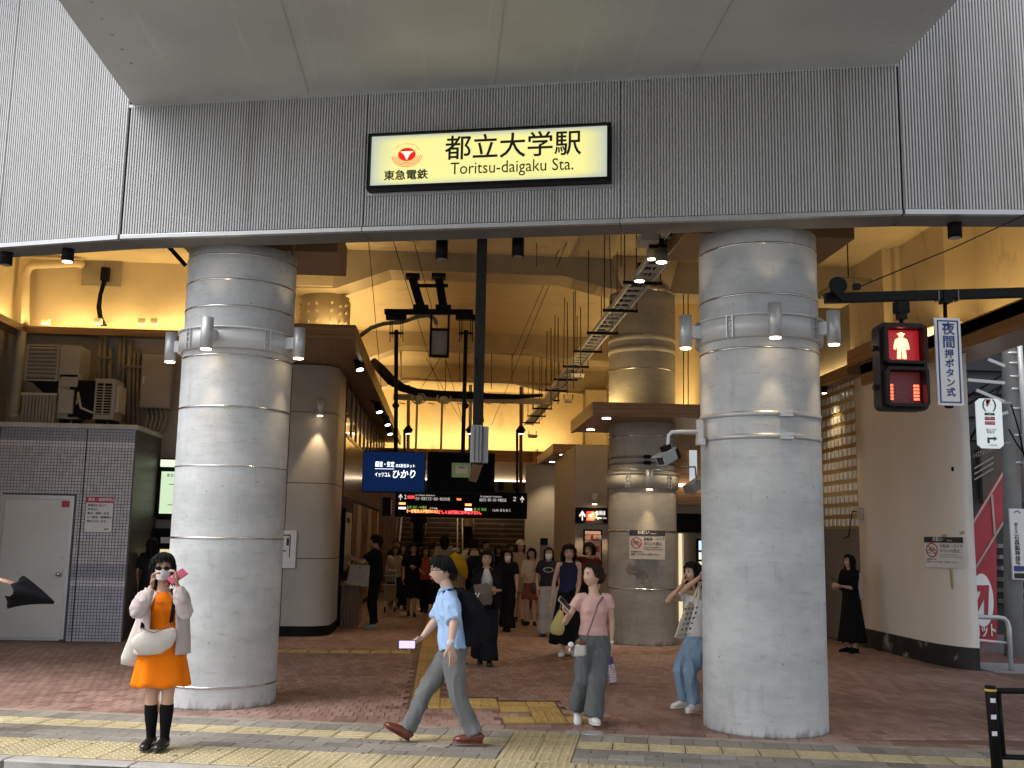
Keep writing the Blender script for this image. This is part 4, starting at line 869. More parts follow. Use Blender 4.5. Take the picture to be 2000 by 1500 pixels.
# ================================================================ no-bicycle notices
def notice(t, o, x, u, w_, h_, face):
    nrm = V(x).cross(V(u)); o = V(o)
    def P(a, b, d=0): return o+V(x)*a*w_+V(u)*b*h_+nrm*d
    q = MB(); q.prism([P(0,0),P(1,0),P(1,1),P(0,1)], nrm*.006); obj('panel', q, face, t)
    q = MB(); q.prism([P(0,.81,.0065),P(1,.81,.0065),P(1,1,.0065),P(0,1,.0065)], nrm*.002); obj('heading', q, mat('notice_heading', (.03,.03,.033), .5), t)
    text('お願い', h_*.145, P(.22,.845,.010), x, u, m_signw, t, bold=.0012); text('Notice', h_*.09, P(.60,.85,.010), x, u, m_signw, t)
    q = MB(); cx, cz, r = .195, .56, .155*w_
    def R_(a, rr, d=.007): return P(cx,cz,d)+V(x)*cos(a)*rr+V(u)*sin(a)*rr
    for k in range(32): a, b_ = 2*pi*k/32, 2*pi*(k+1)/32; q.quad(R_(a,r*.84),R_(b_,r*.84),R_(b_,r),R_(a,r))
    d_ = r*.06; a = radians(135); dv = V(x)*cos(a)+V(u)*sin(a); pv = V(x)*cos(a-pi/2)+V(u)*sin(a-pi/2); c0 = P(cx,cz,.0085); q.quad(c0-dv*r*.85-pv*d_*1.4, c0-dv*r*.85+pv*d_*1.4, c0+dv*r*.85+pv*d_*1.4, c0+dv*r*.85-pv*d_*1.4); q.f[-1] = q.f[-1][::-1]
    obj('prohibition_ring', q, m_red, t)
    q = MB()
    for sx in (-.45,.45):
        for k in range(14): a, b_ = 2*pi*k/14, 2*pi*(k+1)/14; c1 = P(cx,cz,.0065)+V(x)*sx*r-V(u)*.15*r; q.quad(c1+(V(x)*cos(a)+V(u)*sin(a))*r*.24, c1+(V(x)*cos(b_)+V(u)*sin(b_))*r*.24, c1+(V(x)*cos(b_)+V(u)*sin(b_))*r*.32, c1+(V(x)*cos(a)+V(u)*sin(a))*r*.32)
    for (A_, B_) in (((-.45,-.15),(-.15,.3)),((-.15,.3),(.3,.3)),((.3,.3),(.45,-.15)),((-.15,.3),(0,-.15)),((0,-.15),(.3,.3)),((.3,.3),(.2,.5)),((-.25,.42),(-.05,.42))):
        a, b_ = P(cx,cz,.0068)+V(x)*A_[0]*r+V(u)*A_[1]*r, P(cx,cz,.0068)+V(x)*B_[0]*r+V(u)*B_[1]*r; e = (b_-a).normalized(); s_ = nrm.cross(e)*r*.035; q.quad(a-s_, b_-s_, b_+s_, a+s_)
    obj('bicycle_symbol', q, m_ink, t)
    text('自転車・バイク', h_*.125, P(.40,.635,.007), x, u, m_ink, t, width=.56*w_); text('のりいれ禁止', h_*.125, P(.40,.475,.007), x, u, m_ink, t, width=.5*w_)
    text('Do Not Ride Bicycles or', h_*.055, P(.40,.40,.007), x, u, m_ink, t, width=.46*w_); text('Motorcycles Past This Point', h_*.055, P(.40,.33,.007), x, u, m_ink, t, width=.54*w_)
    text('お客様ならびに', h_*.06, P(.04,.23,.007), x, u, m_ink, t); text('自転車・バイクを押してお通りください。', h_*.065, P(.04,.14,.007), x, u, m_ink, t, width=.8*w_)
nb = thing('bicycle_notice', 'no-bicycles notice with black heading on the dim inner column', 'notice', (3.36,16.74,1.6))
notice(nb, W(1229,1092,16.74), (1,0,0), UP, W(1299,1092,16.74).x-W(1229,1092,16.74).x, .47, mat('dim_notice_face', (.50,.47,.43), .5, var=.03))
a = pier_pt(1819,1107); e = pier_pt(1896,1110); xx = V((e.x-a.x, e.y-a.y, 0)); wd = xx.length; xx.normalize()
nb = thing('bicycle_notice', 'no-bicycles notice with black heading on the white pier', 'notice', a)
notice(nb, a+xx.cross(V(UP))*.115, xx, UP, wd, .43, m_signw)
# ================================================================ black cylinder downlights under the fascia
for (px, py, lab) in ((4,505,'at the picture edge over the hut'),(125,498,'above the bent cream pipe'),(863,476,'left of the hanging post'),(1018,470,'right of the hanging post'),(1877,447,'over the push-button sign')):
    p = G(px, py-14, 4.62); p = V((p.x, p.y+.12, 4.62)); t = thing('black_downlight', 'black cylinder downlight under the fascia '+lab, 'downlight', p, 'black downlights under the fascia')
    if px in (863,1018): p.y += .3
    q = MB(); q.cyl(p+V((0,0,-.115)), p+V((0,0,.1)), .062, 24); obj('body', q, m_black, t); q = MB(); q.cyl(p+V((0,0,-.121)), p+V((0,0,-.116)), .05, 20); obj('face', q, m_lampn if px == 125 else mat('downlight_glass', (.3,.28,.25), .2), t)
    if px == 125: spot('beam', p+V((0,0,-.13)), p+V((0,.3,-3)), 60, (1,.8,.55), 60, .6, .04, t)
# ================================================================ hanging post with grey box
hp = thing('hanging_post', 'dark square post hanging from the fascia with a grey box at its foot', 'hanging post', (.33,9.95,4.6))
q = MB(); q.bar(W(942,455,9.95), W(933,845,9.95), .10, .09, up=(0,1,0)); obj('post', q, mat('post_taupe', (.022,.020,.018), .7, spec=.1), hp, bevel=.004)
a = W(937,832,9.95); q = MB(); q.box((a.x-.085,9.86,a.z-.36),(a.x+.02,10.02,a.z)); q.box((a.x+.024,9.88,a.z-.36),(a.x+.085,10.02,a.z-.01)); obj('box', q, mat('grey_box', (.26,.26,.27), .5, var=.06), hp, bevel=.004)
for k in range(3): q = MB(); q.box((a.x-.05+k*.04,9.852,a.z-.35),(a.x-.045+k*.04,9.86,a.z-.01)); obj('groove', q, m_dark, hp)
q = MB(); p = a+V((-.01,0,-.36)); q.loft([p, p+V((-.04,.1,-.16))], [(.075,.06),(.06,.05)], 4, xd=(1,1,0), smooth=False); obj('box_foot', q, mat('brown_plate', (.16,.09,.06), .35, .4), hp)
q = MB(); q.tube([W(930,700,9.9), W(937,760,9.85), W(945,825,9.86)], .004, 6); obj('cord', q, m_dark, hp)
# ================================================================ black screen rig, screens
YR = 15.8
def Rg(px, py, dy=0): return W(px, py, YR+dy)
rg = thing('screen_rig', 'black steel rig hanging from the ceiling beam above the screens', 'screen rig', Rg(838,540))
for px0, px1 in ((806,822),(857,866)):
    q = MB(); q.bar(Rg(px0,545), Rg(px1,600), .13, .1, up=(0,1,0)); obj('arm', q, m_black, rg); q = MB(); q.obox(Rg(px0,540), (.11,0,0),(0,.11,0),(0,0,.03)); q.obox(Rg(px1,601), (.12,0,0),(0,.1,0),(0,0,.03)); obj('arm_plate', q, m_black, rg)
q = MB(); q.bar(Rg(812,558), Rg(875,558), .05, .05); q.bar(Rg(751,609), Rg(924,610), .08, .08); obj('crossbar', q, m_black, rg)
for px in (774, 910):
    q = MB(); q.obox(Rg(px,620), (.16,0,0),(0,.06,0),(0,0,.04)); obj('hanger_block', q, m_black, rg); q = MB(); q.cyl(Rg(px,645), Rg(px-1 if px < 800 else px-6,888), .032, 12); obj('drop_pole', q, m_black, rg)
    for dx in (-12,-8,9,13): q = MB(); q.cyl(Rg(px+dx,625), Rg(px+dx,668 if abs(dx) > 10 else 660), .007, 6); obj('threaded_rod', q, m_black, rg)
    q = MB(); q.bar(Rg(px-14,651), Rg(px+14,651), .03, .03); obj('rod_clamp', q, m_black, rg); q = MB(); q.loft([Rg(px-1,798), Rg(px-1,792), Rg(px-1,786)], [.03,.06,.03], 12); obj('collar', q, m_black, rg)
fr = thing('hanging_display', 'empty black rectangular frame with a grey back hanging below the rig', 'display frame', Rg(858,650))
a, b_ = Rg(838,697), Rg(879,614); q = MB(); t_ = .035
q.box((a.x,YR,a.z),(a.x+t_,YR+.06,b_.z)); q.box((b_.x-t_,YR,a.z),(b_.x,YR+.06,b_.z)); q.box((a.x+t_,YR,a.z),(b_.x-t_,YR+.06,a.z+t_)); q.box((a.x+t_,YR,Rg(858,641).z-t_),(b_.x-t_,YR+.06,Rg(858,641).z)); obj('frame', q, m_black, fr)
q = MB(); q.box((a.x+t_,YR+.05,a.z+t_),(b_.x-t_,YR+.055,Rg(858,641).z-t_)); obj('back_plate', q, mat('grey_back', (.30,.27,.23), .6), fr)
for name, lab, x0, x1, zt_, zb_, m in (('advert_screen','wide dark blue advertising screen hanging over the concourse',706,832,883,961,lit('blue_screen', (.002,.010,.045), .45)),('dark_screen','switched-off black screen beside the blue one',833,967,885,962,mat('off_screen', (.002,.002,.003), .5, spec=.04))):
    p0_, p1_ = Rg(x0,zb_,-.12), Rg(x1,zt_,-.12); t = thing(name, lab, 'screen', (p0_+p1_)/2); q = MB(); q.box((p0_.x,p0_.y,p0_.z),(p1_.x,p0_.y+.08,p1_.z)); obj('casing', q, m_dark, t, bevel=.004)
    q = MB(); q.box((p0_.x+.012,p0_.y-.003,p0_.z+.016),(p1_.x-.012,p0_.y-.0005,p1_.z-.012)); obj('display', q, m, t)
    if m.name == 'blue_screen':
        mw = lit('screen_white', (.9,.95,1), .8); o = p0_+V((0,-.005,0)); hh = p1_.z-p0_.z
        text('超速・安定', .09, o+V((.19,0,hh*.60)), XD, UP, mw, t, bold=.0008, width=.29); text('の3次元ネット', .06, o+V((.50,0,hh*.60)), XD, UP, mw, t, width=.29, bold=.0006)
        text('イッツコム', .08, o+V((.19,0,hh*.36)), XD, UP, mw, t, bold=.0006, width=.23); text('ひかり', .14, o+V((.44,0,hh*.32)), (1,0,.03), (.12,0,1), mw, t, bold=.002, width=.34)
        q = MB(); q.box((o.x+.19,o.y,o.z+hh*.565),(o.x+.48,o.y+.001,o.z+hh*.575)); obj('underline', q, mw, t)
    else:
        a_ = Rg(882,932,-.13); q = MB(); q.box((a_.x,a_.y,a_.z),(a_.x+.29,a_.y+.004,a_.z+.22)); ps = tag(obj('paper_notice', q, mat('green_paper', (.28,.42,.17), .7)), 'small green paper notice taped to the switched-off black screen', 'notice')
        q = MB(); q.box((a_.x+.06,a_.y-.002,a_.z+.06),(a_.x+.24,a_.y-.0005,a_.z+.18)); 
        ps2 = obj('printed_sheet', q, mat('sheet', (.55,.5,.42), .7), ps); text('調整中', .035, (a_.x+.1,a_.y-.003,a_.z+.13), XD, UP, m_ink, ps)
# ================================================================ departure board
YD = 24.0; db = thing('departure_board', 'long black departure board with red scrolling text hanging before the stair', 'departure board', W(900,985,YD))
a, b_ = W(771,1004,YD), W(1030,965,YD); q = MB(); q.box((a.x,YD,a.z-.06),(b_.x,YD+.25,b_.z+.03)); obj('casing', q, m_dark, db, bevel=.01)
mdw = lit('board_white', (.55,.52,.5), .5); mdr = lit('board_red', (1,.05,.06), 1.6); mdg = lit('board_green', (.15,.35,.06), .6); mdo = lit('board_orange', (1,.25,.08), 1.4); mdp = lit('board_bright', (1,.85,1), 2)
zt_ = b_.z; y_ = YD-.004
arrow_up((a.x+.12,y_,zt_-.20), XD, UP, .15, mdw, db); text('1', .19, (a.x+.19,y_,zt_-.20), XD, UP, mdw, db); arrow_up((b_.x-.12,y_,zt_-.20), XD, UP, .15, mdw, db); text('2', .19, (b_.x-.34,y_,zt_-.20), XD, UP, mdw, db)
text('東急東横線', .08, (a.x+.28,y_,zt_-.17), XD, UP, mdr, db, width=.16); text('渋谷・新宿三丁目・池袋・和光市方面', .08, (a.x+.46,y_,zt_-.20), XD, UP, mdw, db, width=.8); text('for Shibuya, Ikebukuro', .05, (a.x+.46,y_,zt_-.10), XD, UP, mdw, db)
text('自由が丘・横浜・元町・中華街方面', .08, (b_.x-1.12,y_,zt_-.20), XD, UP, mdw, db, width=.62); text('for Jiyugaoka, Yokohama', .05, (b_.x-1.1,y_,zt_-.10), XD, UP, mdw, db)
text('時計', .06, (a.x+1.42,y_,zt_-.19), XD, UP, mdo, db)
for x0 in (a.x+.09, a.x+1.62):
    q = MB(); q.box((x0,y_-.001,zt_-.30),(x0+.15,y_,zt_-.25)); q2 = MB(); q2.box((x0,y_-.001,zt_-.40),(x0+.16,y_,zt_-.36)); obj('lamp_block', q, mdo, db); obj('lamp_block', q2, mdp, db)
text('各停 元町・中華街', .075, (a.x+.27,y_,zt_-.40), XD, UP, mdg, db, width=.46); text('12:44', .075, (a.x+.80,y_,zt_-.40), XD, UP, mdw, db, width=.17)
text('急 行 渋谷', .075, (a.x+1.82,y_,zt_-.42), XD, UP, mdg, db, width=.3); text('12:43 まもなく', .075, (a.x+2.25,y_,zt_-.43), XD, UP, mdw, db, width=.42)
text('《一部電車は手数料のみ》', .085, (a.x+.24,y_,zt_-.495), XD, UP, mdo, db, width=.72, bold=.002); text('詳しくは係員にお尋ね下さい。', .085, (a.x+1.0,y_,zt_-.505), XD, UP, mdr, db, width=1.0, bold=.003)
for px in (790, 1010): q = MB(); q.cyl(W(px,962,YD+.1), W(px,840,YD+.1), .03, 10); obj('hanger', q, m_black, db)
# hanging poles with diamond collars, pipes and cables near the far beams
for (px, y0, y1, mm, lab) in ((798,752,885,m_beamface,'pale hanging pole with dark collar left of the screen rig pole'),(919,752,885,m_beamface,'hanging pole with dark collar behind the screen rig'),(1018,755,955,mat('rust_pole', (.12,.05,.02), .5),'rusty brown hanging pole with dark collar beside the cable tray')):
    t = thing('hanging_pole', lab, 'pole', W(px,y0,21)); q = MB(); q.cyl(W(px,y0,21), W(px-1,y1,21), .035, 10); obj('tube', q, mm, t); q = MB(); q.loft([W(px-.5,840,21)+V((0,0,d)) for d in (-.09,0,.09)], [.04,.10,.04], 12); obj('collar', q, m_black, t)
    q = MB(); q.cyl(W(px-.5,848,21), W(px-.5,843,21), .05, 10); obj('lamp', q, m_lampn, t)
for (px, lab) in ((815,'thin cream drop pipe with a round junction left of centre'),(864,'thin cream drop pipe with a round junction under the display frame')):
    t = thing('drop_pipe', lab, 'pipe', W(px,776,20)); q = MB(); q.cyl(W(px,776,20), W(px-3,885,20), .022, 8); obj('tube', q, m_cream, t); q = MB(); q.ell(W(px+3,778,19.9), (.09,.07,.09)); obj('junction', q, m_cream, t)
    q = MB(); cc = W(px+3,778,19.85); q.tube([cc+V((.14*cos(a), 0, .10*sin(a))) for a in [i*.5 for i in range(13)]], .015, 6); obj('hose', q, m_cream, t)
pp = thing('cross_pipe', 'cream pipe rail crossing the concourse under the second beam', 'pipe', W(900,775,20.2)); q = MB(); q.bar(W(768,775,20.2), W(1080,785,20.2), .08, .11); obj('tube', q, m_beamface, pp)
for px in range(780, 1080, 28): q = MB(); q.bar(W(px,787,20.1), W(px+12,789,20.1), .02, .02); obj('clip', q, m_cream, pp)
cb = thing('cable_bundle', 'thick sagging black cable bundle curving across the concourse', 'cable', W(900,770,20)); q = MB()
pts = [(728,706),(745,722),(763,742),(785,757),(815,766),(860,770),(910,772),(960,774),(1010,775),(1060,772)]
q.loft([W(x,y,19.9+.1*(i<4)*(-i)) for i,(x,y) in enumerate(pts)], [.085,.10,.10,.085,.075,.075,.075,.06,.05,.03], 10); obj('cables', q, m_dark, cb)
q = MB(); q.bar(W(727,716,19.9), W(797,764,19.9), .14, .05); obj('tray_arm', q, m_cream, cb)
cc = thing('ceiling_conduit', 'grey curved conduit looping under the rig to the wood canopy', 'conduit', W(760,640,16.6)); q = MB(); q.tube([W(x,y,16.6) for x,y in ((703,656),(725,640),(750,632),(778,630),(795,626),(815,618),(835,616),(848,622),(853,634))], .035, 8); obj('pipe', q, m_greyp, cc)
# high horizontal line pipes by the far beams
lpz = thing('line_pipe', 'thin pale services pipe running across in front of the third beam', 'pipe', W(900,690,23.8)); q = MB(); q.tube([W(x,y,23.7) for x,y in ((783,684),(840,686),(950,690),(1040,694),(1062,700))], .02, 6); q.tube([W(783,684,23.7),W(783,736,23.7)], .02, 6); q.tube([W(783,738,23.7),W(1090,750,23.7)], .04, 6); obj('pipe', q, m_beamface, lpz)
# ================================================================ cable ladder with lamps along the right
ct = thing('cable_ladder', 'long cable ladder hung on rods along the concourse past the inner column', 'cable tray', (2.55,11,5.1))
XT, ZT = 2.55, 5.1; q = MB()
for dx in (-.13,.13): q.bar((XT+dx,10.6,ZT),(XT+dx,31,ZT), .025, .07)
obj('side_rail', q, m_whitep, ct)
rung = MB(); rung.obox((0,0,0),(.12,0,0),(0,.015,0),(0,0,.015)); rme = rung.mesh('rung', m_whitep)
y = 10.8
while y < 31: obj('rung', rme, None, ct, at=(XT, y, ZT)); y += .3
rod = MB(); rod.cyl((0,0,0),(0,0,ZSLAB-ZT), .009, 6); rodm = rod.mesh('hanger_rod', mat('brown_rod', (.06,.035,.02), .6))
hb = MB(); hb.obox((0,0,0),(.26,0,0),(0,.02,0),(0,0,.02)); hbm = hb.mesh('hanger_bar', m_black)
y = 11.3
while y < 30.5:
    for dx in (-.24,.24): obj('hanger_rod', rodm, None, ct, at=(XT+dx, y, ZT-.04))
    obj('hanger_bar', hbm, None, ct, at=(XT, y, ZT-.055)); y += 1.7
q = MB()
for k in range(5):
    x = XT-.08+k*.04; q.tube([(x+random.uniform(-.02,.02), yy, ZT+.03+random.uniform(0,.03)) for yy in [10.6+i*1.0 for i in range(21)]], .014, 6)
obj('cables', q, m_dark, ct)
def drum(c, r, h, m, nm, lab, warm=True, tilt=0):
    t = thing('ceiling_lamp', lab, 'ceiling lamp', c); q = MB(); q.cyl(c, c+V((tilt,0,h)), r, 22); obj('shade', q, m, t); q = MB(); q.cyl(c+V((-tilt*.03,0,-.006)), c+V((0,0,-.001)), r*.8, 20); obj('face', q, m_lampn, t)
    q = MB(); q.bar(c+V((0,0,h)), c+V((0,0,h+.12)), .05, .05); obj('mount', q, m_black, t); return t
c_ = W(1292,512,11.0); t = drum(c_, .072, .15, mat('lamp_grey', (.17,.15,.13), .5), 'a', 'round grey-brown drum lamp hanging nearest at the front of the cable ladder')
c_ = W(1273,506,11.6); drum(c_, .06, .14, m_cream, 'b', 'round cream drum lamp just behind the grey drum lamp')
c_ = W(1249,549,12.8); t = drum(c_, .075, .12, m_beige, 'c', 'cream drum lamp on the cable ladder below the twin drum lamps'); spot('beam', c_-V((0,0,.03)), c_-V((0,0,3)), 50, (1,.8,.55), 80, .6, .05, t)
c_ = W(1265,478,11.3); t = thing('projector_box', 'pale projector on a hung tray above the drum lamps', 'projector', c_); q = MB(); q.obox(c_+V((.0,0,.05)), (.11,0,0),(0,.15,0),(0,0,.05)); obj('body', q, m_beige, t, bevel=.01); q = MB(); q.bar(c_+V((.05,0,.0)), c_+V((.33,0,.0)), .04,.02); q.bar(c_+V((.28,0,-.05)), c_+V((.28,0,.15)), .03,.03); obj('bracket', q, m_black, t)
for px, py, Y_, s_, lab in ((1205,608,15.2,1.0,'large pale floodlight box on the cable ladder before the column straps'),(1128,735,20.6,.9,'pale floodlight box midway along the cable ladder'),(1110,783,23.2,.7,'square cream floodlight with dark grille on the ladder'),(1040,852,28.0,.9,'small pale lamp at the far end of the cable ladder')):
    c_ = W(px,py,Y_); t = thing('flood_lamp', lab, 'flood light', c_); q = MB(); q.loft([c_+V((0,0,-.04*s_)), c_+V((0,0,.04*s_))], [(.20*s_,.17*s_),(.25*s_,.2*s_)], 4, xd=(1,1,0), smooth=False); obj('body', q, m_whitep, t); q = MB(); q.obox(c_+V((0,0,-.045*s_)), (.10*s_,0,0),(0,.09*s_,0),(0,0,.004)); obj('glass', q, mat('flood_glass', (.2,.2,.24), .2), t)
    q = MB(); q.bar(c_+V((-.1,0,.04)), c_+V((-.1,0,.15)), .02,.02); q.bar(c_+V((.1,0,.04)), c_+V((.1,0,.15)), .02,.02); obj('yoke', q, m_black, t)
# thin wires from the ceiling
wr = thing('ceiling_wires', 'thin dark wires slanting down from the front ceiling to the far beams', 'wire', (1,16,6))
for a_, b_ in (((1112,462,15.9),(960,830,26)),((1104,460,15.9),(1000,700,24)),((720,470,15.8),(745,760,20)),((768,470,15.8),(870,800,26)),((808,470,15.8),(905,830,27)),((1048,475,16),(1048,520,17)),((860,700,20),(795,800,26)),((833,700,20),(905,830,27)),((1190,455,14),(1196,640,15)),((1213,455,13),(1213,520,14))):
    q = MB(); q.tube([W(*a_), W(*b_)], .006, 5); obj('wire', q, m_dark, wr)
RODL = ['left of the nearest ladder lamp, shorter','beside the large floodlight box','right of the large floodlight box','long, in front of the haunch','short, by the column straps','at the midway floodlight','at the far ladder end','left one between inner and front column','right one between inner and front column','centre right, over the dark cable','centre right, nearer the ladder','under the rig crossbar, right','under the rig crossbar, left']
for (px,y0,y1,Y_) in ((1076,640,800,18),(1090,620,790,18),(1108,590,770,17.9),(1120,570,760,17.9),(1134,600,735,17.8),(1058,700,820,22),(1040,700,800,22),(1335,575,800,16.2),(1344,575,800,16.2),(960,690,760,22),(1000,690,750,22),(897,690,745,22),(870,700,770,22)):
    q = MB(); q.cyl(W(px,y0,Y_), W(px,y1,Y_), .009, 5); tag(obj('hanger_rod', q, mat('brown_rod', (.06,.035,.02), .6)), 'thin brown threaded rod '+RODL.pop(0), 'rod', 'threaded rods hanging from the ceiling')
# ================================================================ pipes and camera on the front columns
q = MB()
t = thing('conduit_pipe', 'pale conduit climbing the inner edge of the front column by the cladded pillar', 'conduit', (-1.6,11,4)); q = MB(); q.tube([W(573,470,11.0),W(571,560,11.0),W(566,650,11.0)], .018, 8); obj('pipe', q, m_beige, t)
t = thing('conduit_pipe', 'pair of cream conduits running down the inner edge of the column beside the signal', 'conduit', (2.45,9.7,3)); xs = W(1375,600,9.75).x
for dx in (0,.045): q = MB(); q.tube([(xs+dx,9.72,4.62),(xs+dx,9.72,3.9),(xs+dx,9.72,2.85)], .015, 8); obj('pipe', q, m_beige, t)
for z in (4.4,3.86,3.4,3.05): q = MB(); q.obox((xs+.022,9.715,z),(.05,0,0),(0,.022,0),(0,0,.012)); obj('pipe_clip', q, m_black if z == 4.4 else m_beige, t)
cv = thing('security_camera', 'grey security camera on a bent white arm clamped to the column', 'security camera', W(1305,890,9.6))
YC = 9.6
q = MB(); q.tube([W(1368,843,YC),W(1330,843,YC),W(1312,844,YC),W(1306,850,YC),W(1305,862,YC),W(1305,878,YC)], .018, 10); obj('arm', q, m_whitep, cv)
q = MB(); q.box((W(1362,843,YC).x,YC-.03,W(1362,862,YC).z),(W(1372,843,YC).x,YC+.05,W(1362,820,YC).z)); q.obox(W(1368,863,YC),(.035,0,0),(0,.05,0),(0,0,.03)); obj('clamp', q, m_whitep, cv)
h = W(1303,893,YC); axd = V((-.75,-.5,-.42)).normalized(); rgt = axd.cross(V((0,0,1))).normalized(); upv = rgt.cross(axd)
q = MB(); q.obox(h, axd*.10, rgt*.055, upv*.05); q.obox(h+upv*.055+axd*.02, axd*.125, rgt*.062, upv*.008); obj('housing', q, mat('camera_grey', (.32,.34,.35), .4, var=.05), cv, bevel=.006)
q = MB(); q.obox(h+upv*.085-axd*.02, axd*.04, rgt*.035, upv*.025); q.obox(h-axd*.1, axd*.02, rgt*.06, upv*.055); obj('joint', q, m_black, cv); q = MB(); q.obox(h+axd*.101, axd*.002, rgt*.04, upv*.036); obj('window', q, m_glassd, cv)
cv = thing('security_camera', 'small dark camera hanging behind the larger grey camera', 'security camera', W(1358,945,12)); h = W(1357,948,12); q = MB(); q.obox(h, axd*.13, rgt*.07, upv*.05); obj('housing', q, m_greyp, cv); q = MB(); q.tube([W(1330,912,12),W(1358,912,12),W(1360,935,12)], .012, 6); obj('arm', q, m_greyp, cv)
# ================================================================ plant over the hut: air conditioners, louvre, cabinet, pipes
YA = 17.2
def A_(px, py, dy=0): return W(px, py, YA+dy)
mg_ = mat('air_unit_enamel', (.34,.32,.28), .5, var=.06)
def acunit(px0, py0, px1, py1, dep, lab, style):
    a, b_ = A_(px0,py1), A_(px1,py0); t = thing('air_conditioner', lab, 'air conditioner', ((a.x+b_.x)/2, YA+dep/2, a.z))
    q = MB(); q.box((a.x,YA,a.z+.02),(b_.x,YA+dep,b_.z)); obj('casing', q, mg_, t, bevel=.012)
    if style == 'grille':
        q = MB(); q.box((a.x+.06,YA-.004,a.z+.1),(b_.x-.06,YA-.001,b_.z-.08)); obj('grille_void', q, m_dark, t)
        n_ = int((b_.z-a.z-.2)/.045)
        for k in range(n_): z = a.z+.11+k*.045; q = MB(); q.box((a.x+.05,YA-.02,z),(b_.x-.05,YA-.005,z+.014)); obj('grille_slat', q, mg_, t)
        xm = (a.x+b_.x)/2; q = MB(); q.box((xm-.012,YA-.024,a.z+.08),(xm+.012,YA-.021,b_.z-.06)); obj('grille_bar', q, mg_, t)
        q = MB(); q.box((b_.x-.001,YA+.06,a.z+.15),(b_.x+.05,YA+dep-.02,a.z+.6)); obj('side_cover', q, m_beige, t)
    else:
        q = MB(); q.box((a.x+.04,YA-.03,a.z+.55),(a.x+.32,YA-.002,b_.z-.05)); q.box((a.x+.04,YA-.05,a.z+.1),(a.x+.28,YA-.002,a.z+.5)); obj('service_panel', q, mg_, t, bevel=.008)
        q = MB(); q.box((b_.x-.16,YA-.004,a.z+.05),(b_.x+.25,YA+.3,b_.z-.1)); obj('fan_shroud', q, m_dark, t)
        q = MB(); q.tube([(a.x+.33,YA-.02,b_.z-.5),(a.x+.36,YA-.08,a.z+.45),(a.x+.42,YA-.08,a.z+.2),(a.x+.62,YA-.02,a.z+.12)], .02, 8); obj('hose', q, m_beige, t)
    for x in (a.x+.05, b_.x-.1): q = MB(); q.box((x,YA+.05,3.38),(x+.08,YA+dep-.05,a.z+.02)); obj('foot', q, m_dark, t)
    return t
acunit(108,731,158,820,.35,'boxy air conditioner turned sideways with hoses on the hut roof','side')
acunit(178,740,227,821,.45,'air conditioner with horizontal front grille on the hut roof','grille')
a, b_ = A_(48,742), A_(152,675); t = thing('louvre_unit', 'slatted louvre ventilation unit hung above the air conditioners', 'ventilation unit', ((a.x+b_.x)/2,YA+.2,a.z))
xm = A_(116,700).x; q = MB(); q.box((xm,YA,a.z),(b_.x+.05,YA+.5,b_.z)); obj('control_box', q, mg_, t, bevel=.01); q = MB(); q.box((a.x,YA,a.z),(xm,YA+.5,b_.z)); obj('louvre_void', q, m_dark, t)
q = MB(); q.box((a.x-.01,YA-.02,a.z-.01),(a.x+.03,YA+.01,b_.z)); q.box((xm-.04,YA-.02,a.z-.01),(xm,YA+.01,b_.z)); q.box((a.x+.03,YA-.02,b_.z-.03),(xm-.04,YA+.01,b_.z)); q.box((a.x+.03,YA-.02,a.z-.01),(xm-.04,YA+.01,a.z+.02)); obj('louvre_frame', q, mg_, t)
for k in range(8): z = a.z+.045+k*(b_.z-a.z-.08)/8; q = MB(); q.obox(((a.x+xm)/2,YA-.015,z+.02), ((xm-a.x)/2-.035,0,0), (0,.03,-.022), (0,.006,.008)); obj('slat', q, mg_, t)
t = thing('bracket_tray', 'black angled bracket under the louvre unit', 'bracket', A_(90,760)); q = MB(); q.prism([A_(62,746),A_(112,748),A_(112,768),A_(85,768)], (0,.3,0)); obj('plate', q, m_black, t)
t = thing('roof_slats', 'row of upright weathered slats screening the hut roof at the corner', 'screen', A_(72,822))
for k in range(10): p = A_(45+k*6.6, 821); q = MB(); q.box((p.x,YA-.1,3.38),(p.x+.043,YA-.06,A_(72,773).z)); obj('slat', q, mat('weathered_slat', (.24,.225,.2), .7, var=.15), t)
q = MB(); q.box((A_(43,773).x,YA-.06,A_(72,774).z),(A_(113,773).x,YA-.02,A_(72,768).z)); obj('top_rail', q, m_beige, t)
t = thing('meter_cabinet', 'tall beige steel cabinet on the wall behind the air conditioners', 'cabinet', (-4.7,18.0,4.1)); a, b_ = W(271,796,17.95), W(338,693,17.95); q = MB(); q.box((a.x,17.95,a.z),(b_.x,18.2,b_.z)); obj('body', q, mat('cabinet_beige', (.30,.27,.23), .5, var=.05), t, bevel=.008)
q = MB(); q.box((a.x+.02,17.94,a.z+.02),(b_.x-.02,17.95,b_.z-.02)); cdr = obj('door', q, mat('cabinet_beige', (.30,.27,.23)), t, bevel=.004); q = MB(); q.box((a.x+.04,17.925,a.z+.42),(a.x+.07,17.94,a.z+.55)); obj('handle', q, m_silver, cdr)
pipes = [(196,655,760,.045),(205,655,760,.035),(216,680,770,.035),(235,655,740,.03),(243,655,740,.03),(254,665,800,.045),(263,682,810,.03),(271,682,830,.03)]
t = thing('riser_pipes', 'bundle of upright brown-grey pipes behind the air conditioners', 'pipe bundle', (-5.4,18.1,4.5))
for px,y0,y1,r in pipes: q = MB(); q.cyl(W(px,y0,18.1), W(px-4,y1+30,18.1), r, 10); obj('pipe', q, mat('pipe_taupe', (.24,.21,.17), .5, var=.08), t)
q = MB(); q.bar(W(236,715,18.03), W(278,717,18.03), .03,.04); q.bar(W(190,698,18.03), W(215,700,18.03), .03, .04); obj('pipe_strap', q, m_greyp, t)
